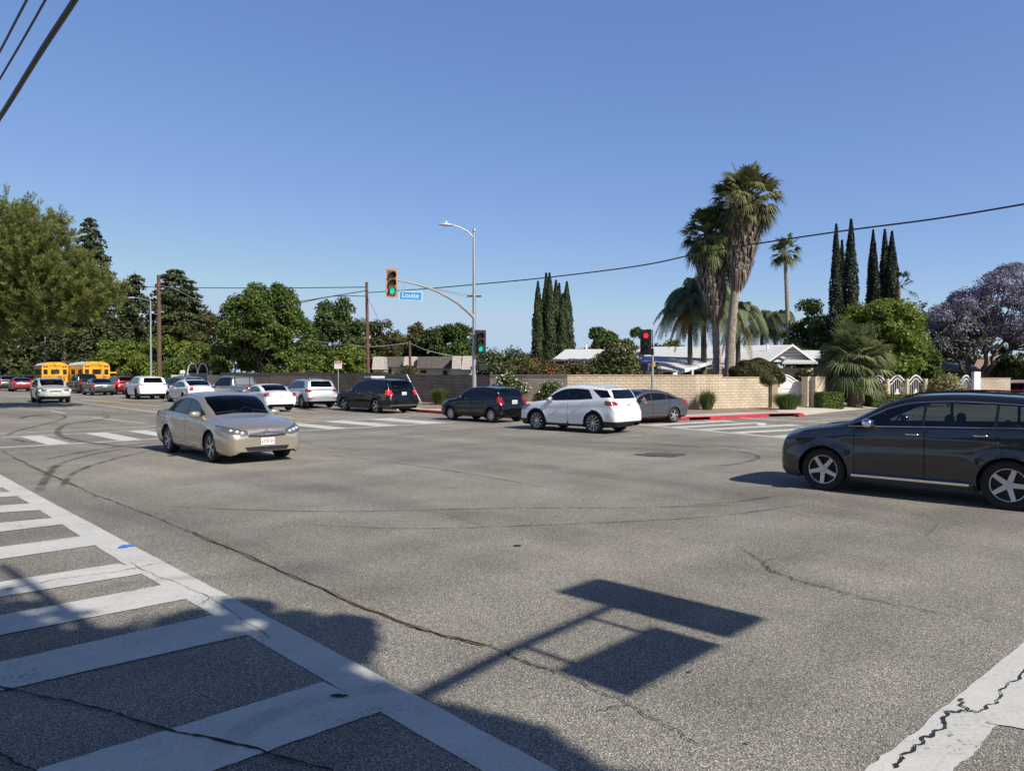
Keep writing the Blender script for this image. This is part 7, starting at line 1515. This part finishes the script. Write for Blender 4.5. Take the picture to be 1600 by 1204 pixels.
x2, y2 = X(1009, 36.4); bs = thing('street_name_sign', 'small dark blue street sign under the red signal', 'street sign', (x2, y2, HH(563.5, 36.4)), R(-5)); MB().box((0, 0, 0), (.64, .03, .21)).build('blade', pmat('sign_navy', (.015, .03, .12), .4), bs); MB().box((0, -.018, .0), (.24, .006, .045)).box((.2, -.018, 0), (.06, .006, .05)).build('faded_lettering', pmat('faded_blue', (.12, .18, .42), .6), bs)
x2, y2 = X(1008, 36.4); bw = thing('pedestrian_signal', 'dark pedestrian signal box with a bright side under the blue sign', 'pedestrian signal', (x2, y2, HH(573, 36.4)), R(-25)); MB().box((0, 0, 0), (.36, .3, .40)).build('housing', GREYP, bw); MB().box((0, -.155, 0), (.32, .02, .36)).build('screen', BLACK, bw)
# parking sign on a thin post
x, y = X(528.5, 46.3); t = thing('parking_sign', 'white parking sign with red band on a thin post by the silver SUV', 'sign', (x, y, .15)); zc = HH(570, 46.3) - .15; MB().tube([(0, 0, -.1), (0, 0, zc + .25)], .028, 8).build('post', GALV, t); MB().box((0, -.035, zc), (.46, .02, .46)).build('plate', WHITEP, t); RT = pmat('sign_red', (.5, .04, .06), .5)
MB().box((0, -.047, zc + .15), (.42, .006, .12)).build('red_band', RT, t)
for k, w_ in enumerate(('NO', 'STOPPING', 'ANY TIME')): text_mesh('sign_lettering', w_, .085, RT if k else WHITEP, t, Matrix.Translation((0, -.05 - (.004 if not k else 0), zc + (.15, .02, -.10)[k])) @ Matrix.Rotation(R(90), 4, 'X'), .002)
x, y = X(828, 33.6); t = thing('yard_sign', 'small orange-yellow sign low behind the white SUV hood', 'sign', (x, y, .14), .1); zc = .42; MB().box((0, 0, zc), (.38, .02, .40)).build('plate', pmat('sign_orange', (.75, .45, .08), .6), t); MB().box((0, -.014, zc + .05), (.26, .006, .05)).box((0, -.014, zc - .06), (.22, .006, .04)).build('red_lettering', pmat('sign_redink', (.60, .10, .05), .6), t); MB().box((-.12, .01, .12), (.02, .02, .3)).box((.12, .01, .12), (.02, .02, .3)).build('stake', BLACK, t)
# guy wire with its white guard
a, b = PT(630, 560, 52), PT(661, 634.5, 44.5); t = thing('guy_wire', 'slanting guy wire with white guard at the dark wall', 'guy wire', b); a0 = Vector(UP2) - Vector((0, 0, 1.0)); MB().tube([a0 - b, Vector((0, 0, 0))], .012, 5).build('wire', GREYP, t); d = (a0 - b).normalized(); MB().tube([d * .2, d * 3.0], .035, 6).build('guard', WHITEP, t)
# ------------------------------------------------ overhead wires
def wire(lab, pts, r, sag=True, mat=BLACK):
    P = [Vector(p) for p in pts]; L = []
    for i in range(len(P) - 1):
        p0, p1, p2, p3 = P[max(i - 1, 0)], P[i], P[i + 1], P[min(i + 2, len(P) - 1)]
        for q in range(10): tt = q / 10; L.append(0.5 * ((2 * p1) + (p2 - p0) * tt + (2 * p0 - 5 * p1 + 4 * p2 - p3) * tt * tt + (3 * p1 - p0 - 3 * p2 + p3) * tt ** 3))
    L.append(P[-1]); tag(MB().tube(L, r, 6).build('power_line', mat), lab, 'power line')
c0 = Vector(PT(575, 457, 52)); c9 = PT(1650, 309, 21)
pts = []
def on_span(px, py):      # point of the span's own vertical plane seen at this picture position
    d = ray(px, py); A_, B_ = c0, c9; u = B_ - A_; n = Vector((-u.y, u.x, 0)); tt = (A_ - Vector((0, 0, CAMH))).dot(n) / d.dot(n); return Vector((d.x * tt, d.y * tt, CAMH + d.z * tt))
wire('long sagging cable crossing the sky from the middle pole to the upper right edge', [on_span(*q) for q in ((575, 457), (660, 451.5), (735, 445), (850, 434), (1000, 415), (1100, 394), (1200, 378), (1330, 359), (1460, 342), (1600, 319), (1660, 308))], .028)
wire('taut upper cable from the tall left pole to the middle pole', [Vector(UP1) - Vector((0, 0, 1.1)), (PT(410, 450, 60)), Vector(UP2) - Vector((0, 0, .35))], .03); wire('cable running off left from the tall left pole', [PT(-60, 449, 75), PT(90, 447, 72), PT(170, 446.5, 69), Vector(UP1) - Vector((0, 0, 1.1))], .03)
wire('lower cable dipping from the middle pole toward the big deciduous tree', [PT(340, 495, 63), PT(400, 484, 60), PT(475, 470, 57), Vector(UP2) - Vector((0, 0, .6))], .028); wire('second lower cable below it from the middle pole', [PT(340, 497, 63), PT(455, 476, 58), PT(520, 463, 54), Vector(UP2) - Vector((0, 0, 1.0))], .024)
wire('pale service drop slanting down right of the tall left pole', [Vector(UP1) - Vector((0, 0, .9)), PT(275, 452, 66), PT(315, 474, 68)], .022, mat=GALV); wire('thin service wire from the trees to the short brown pole', [PT(480, 531, 64), PT(560, 541, 64), PT(600, 540, 65), Vector(UP3) - Vector((0, 0, .2))], .025, mat=GALV); wire('thin service wire falling right from the short brown pole', [Vector(UP3) - Vector((0, 0, .2)), PT(670, 548, 66), PT(712, 557, 67)], .022, mat=GALV)
for lab, q, r in (('leftmost thin cable in the top left corner', ((-60, 190), (0, 80), (21, 40), (42, 0), (80, -70)), .013), ('middle thin cable in the top left corner', ((-60, 225), (0, 123), (36, 62), (71, 0), (110, -70)), .012), ('thick bundled cable in the top left corner', ((-60, 270), (0, 183), (62, 84), (117, 0), (160, -70)), .03)):
    A_, B_ = PT(*q[0], 12), PT(*q[-1], 7.0); u = B_ - A_; n = Vector((-u.y, u.x, 0)); L = []
    for px_, py_ in q: d = ray(px_, py_); tt = (A_ - Vector((0, 0, CAMH))).dot(n) / d.dot(n); L.append(Vector((d.x * tt, d.y * tt, CAMH + d.z * tt)))
    wire(lab, L, r)
# ------------------------------------------------ the near corner's own mast, behind the photographer; it throws the shadow on the road
k7 = 1 / math.tan(SUN_EL); HA = 5.6
def cast(px, py, z): g = G(px, py); return Vector((g.x - SX * k7 * z, g.y - SY * k7 * z, z))
j = cast(429, 1195, 4.9); base = Vector((j.x, j.y, 0)); e1 = cast(943, 952, HA + .1); mid = cast(672, 1080, HA - .05)
L_ = [Vector((0, 0, 4.6)), (mid - base) * .55 + Vector((0, 0, 2.15)), mid - base, cast(800, 1015, HA) - base, e1 - base, cast(1010, 922, HA + .12) - base]
t = thing('signal_mast', 'signal mast behind the photographer casting the shadow on the road', 'signal mast', base); MB().tube([(0, 0, 0), (0, 0, 9.5)], [.11, .05], 14).build('pole', GALV, t, 60); MB().tube(L_, [.07, .065, .055, .045, .04, .04], 10).build('mast_arm', GALV, t, 60)
A_ = (e1 - base).normalized(); A_ = Vector(((e1 - mid).x, (e1 - mid).y, 0)).normalized(); ang = math.atan2(A_.y, A_.x)
def slabsh(name, lab, cat, quad, zc, th, mat):      # vertical plate whose shade is the given four ground points
    g = [G(*p) for p in quad]; c = sum((v for v in g), Vector()) / 4; ctr = Vector((c.x - SX * k7 * zc, c.y - SY * k7 * zc, zc)); return ctr
ctr = slabsh('', '', '', ((860, 1045), (1030, 983), (1137, 1008), (965, 1080)), HA - .62, .04, None); s2 = thing('street_name_sign', 'street sign hanging on the mast behind the photographer', 'street sign', ctr, ang); MB().box((0, 0, 0), (1.20, .04, .46)).build('blade', pmat('sign_blue', (0, 0, 0)), s2)
for dx in (-.42, .42): MB().tube([(dx, 0, .2), (dx, 0, .62)], .03, 6).build('hanger', GALV, s2)
ctr = slabsh('', '', '', ((862, 923), (940, 905), (1210, 968), (1130, 993)), HA - .15, .04, None); s3 = thing('traffic_signal', 'signal head on the mast behind the photographer', 'traffic signal', ctr, ang); sig_head(s3, Matrix.Identity(4), None, None, bpw=.64, bph=1.38)
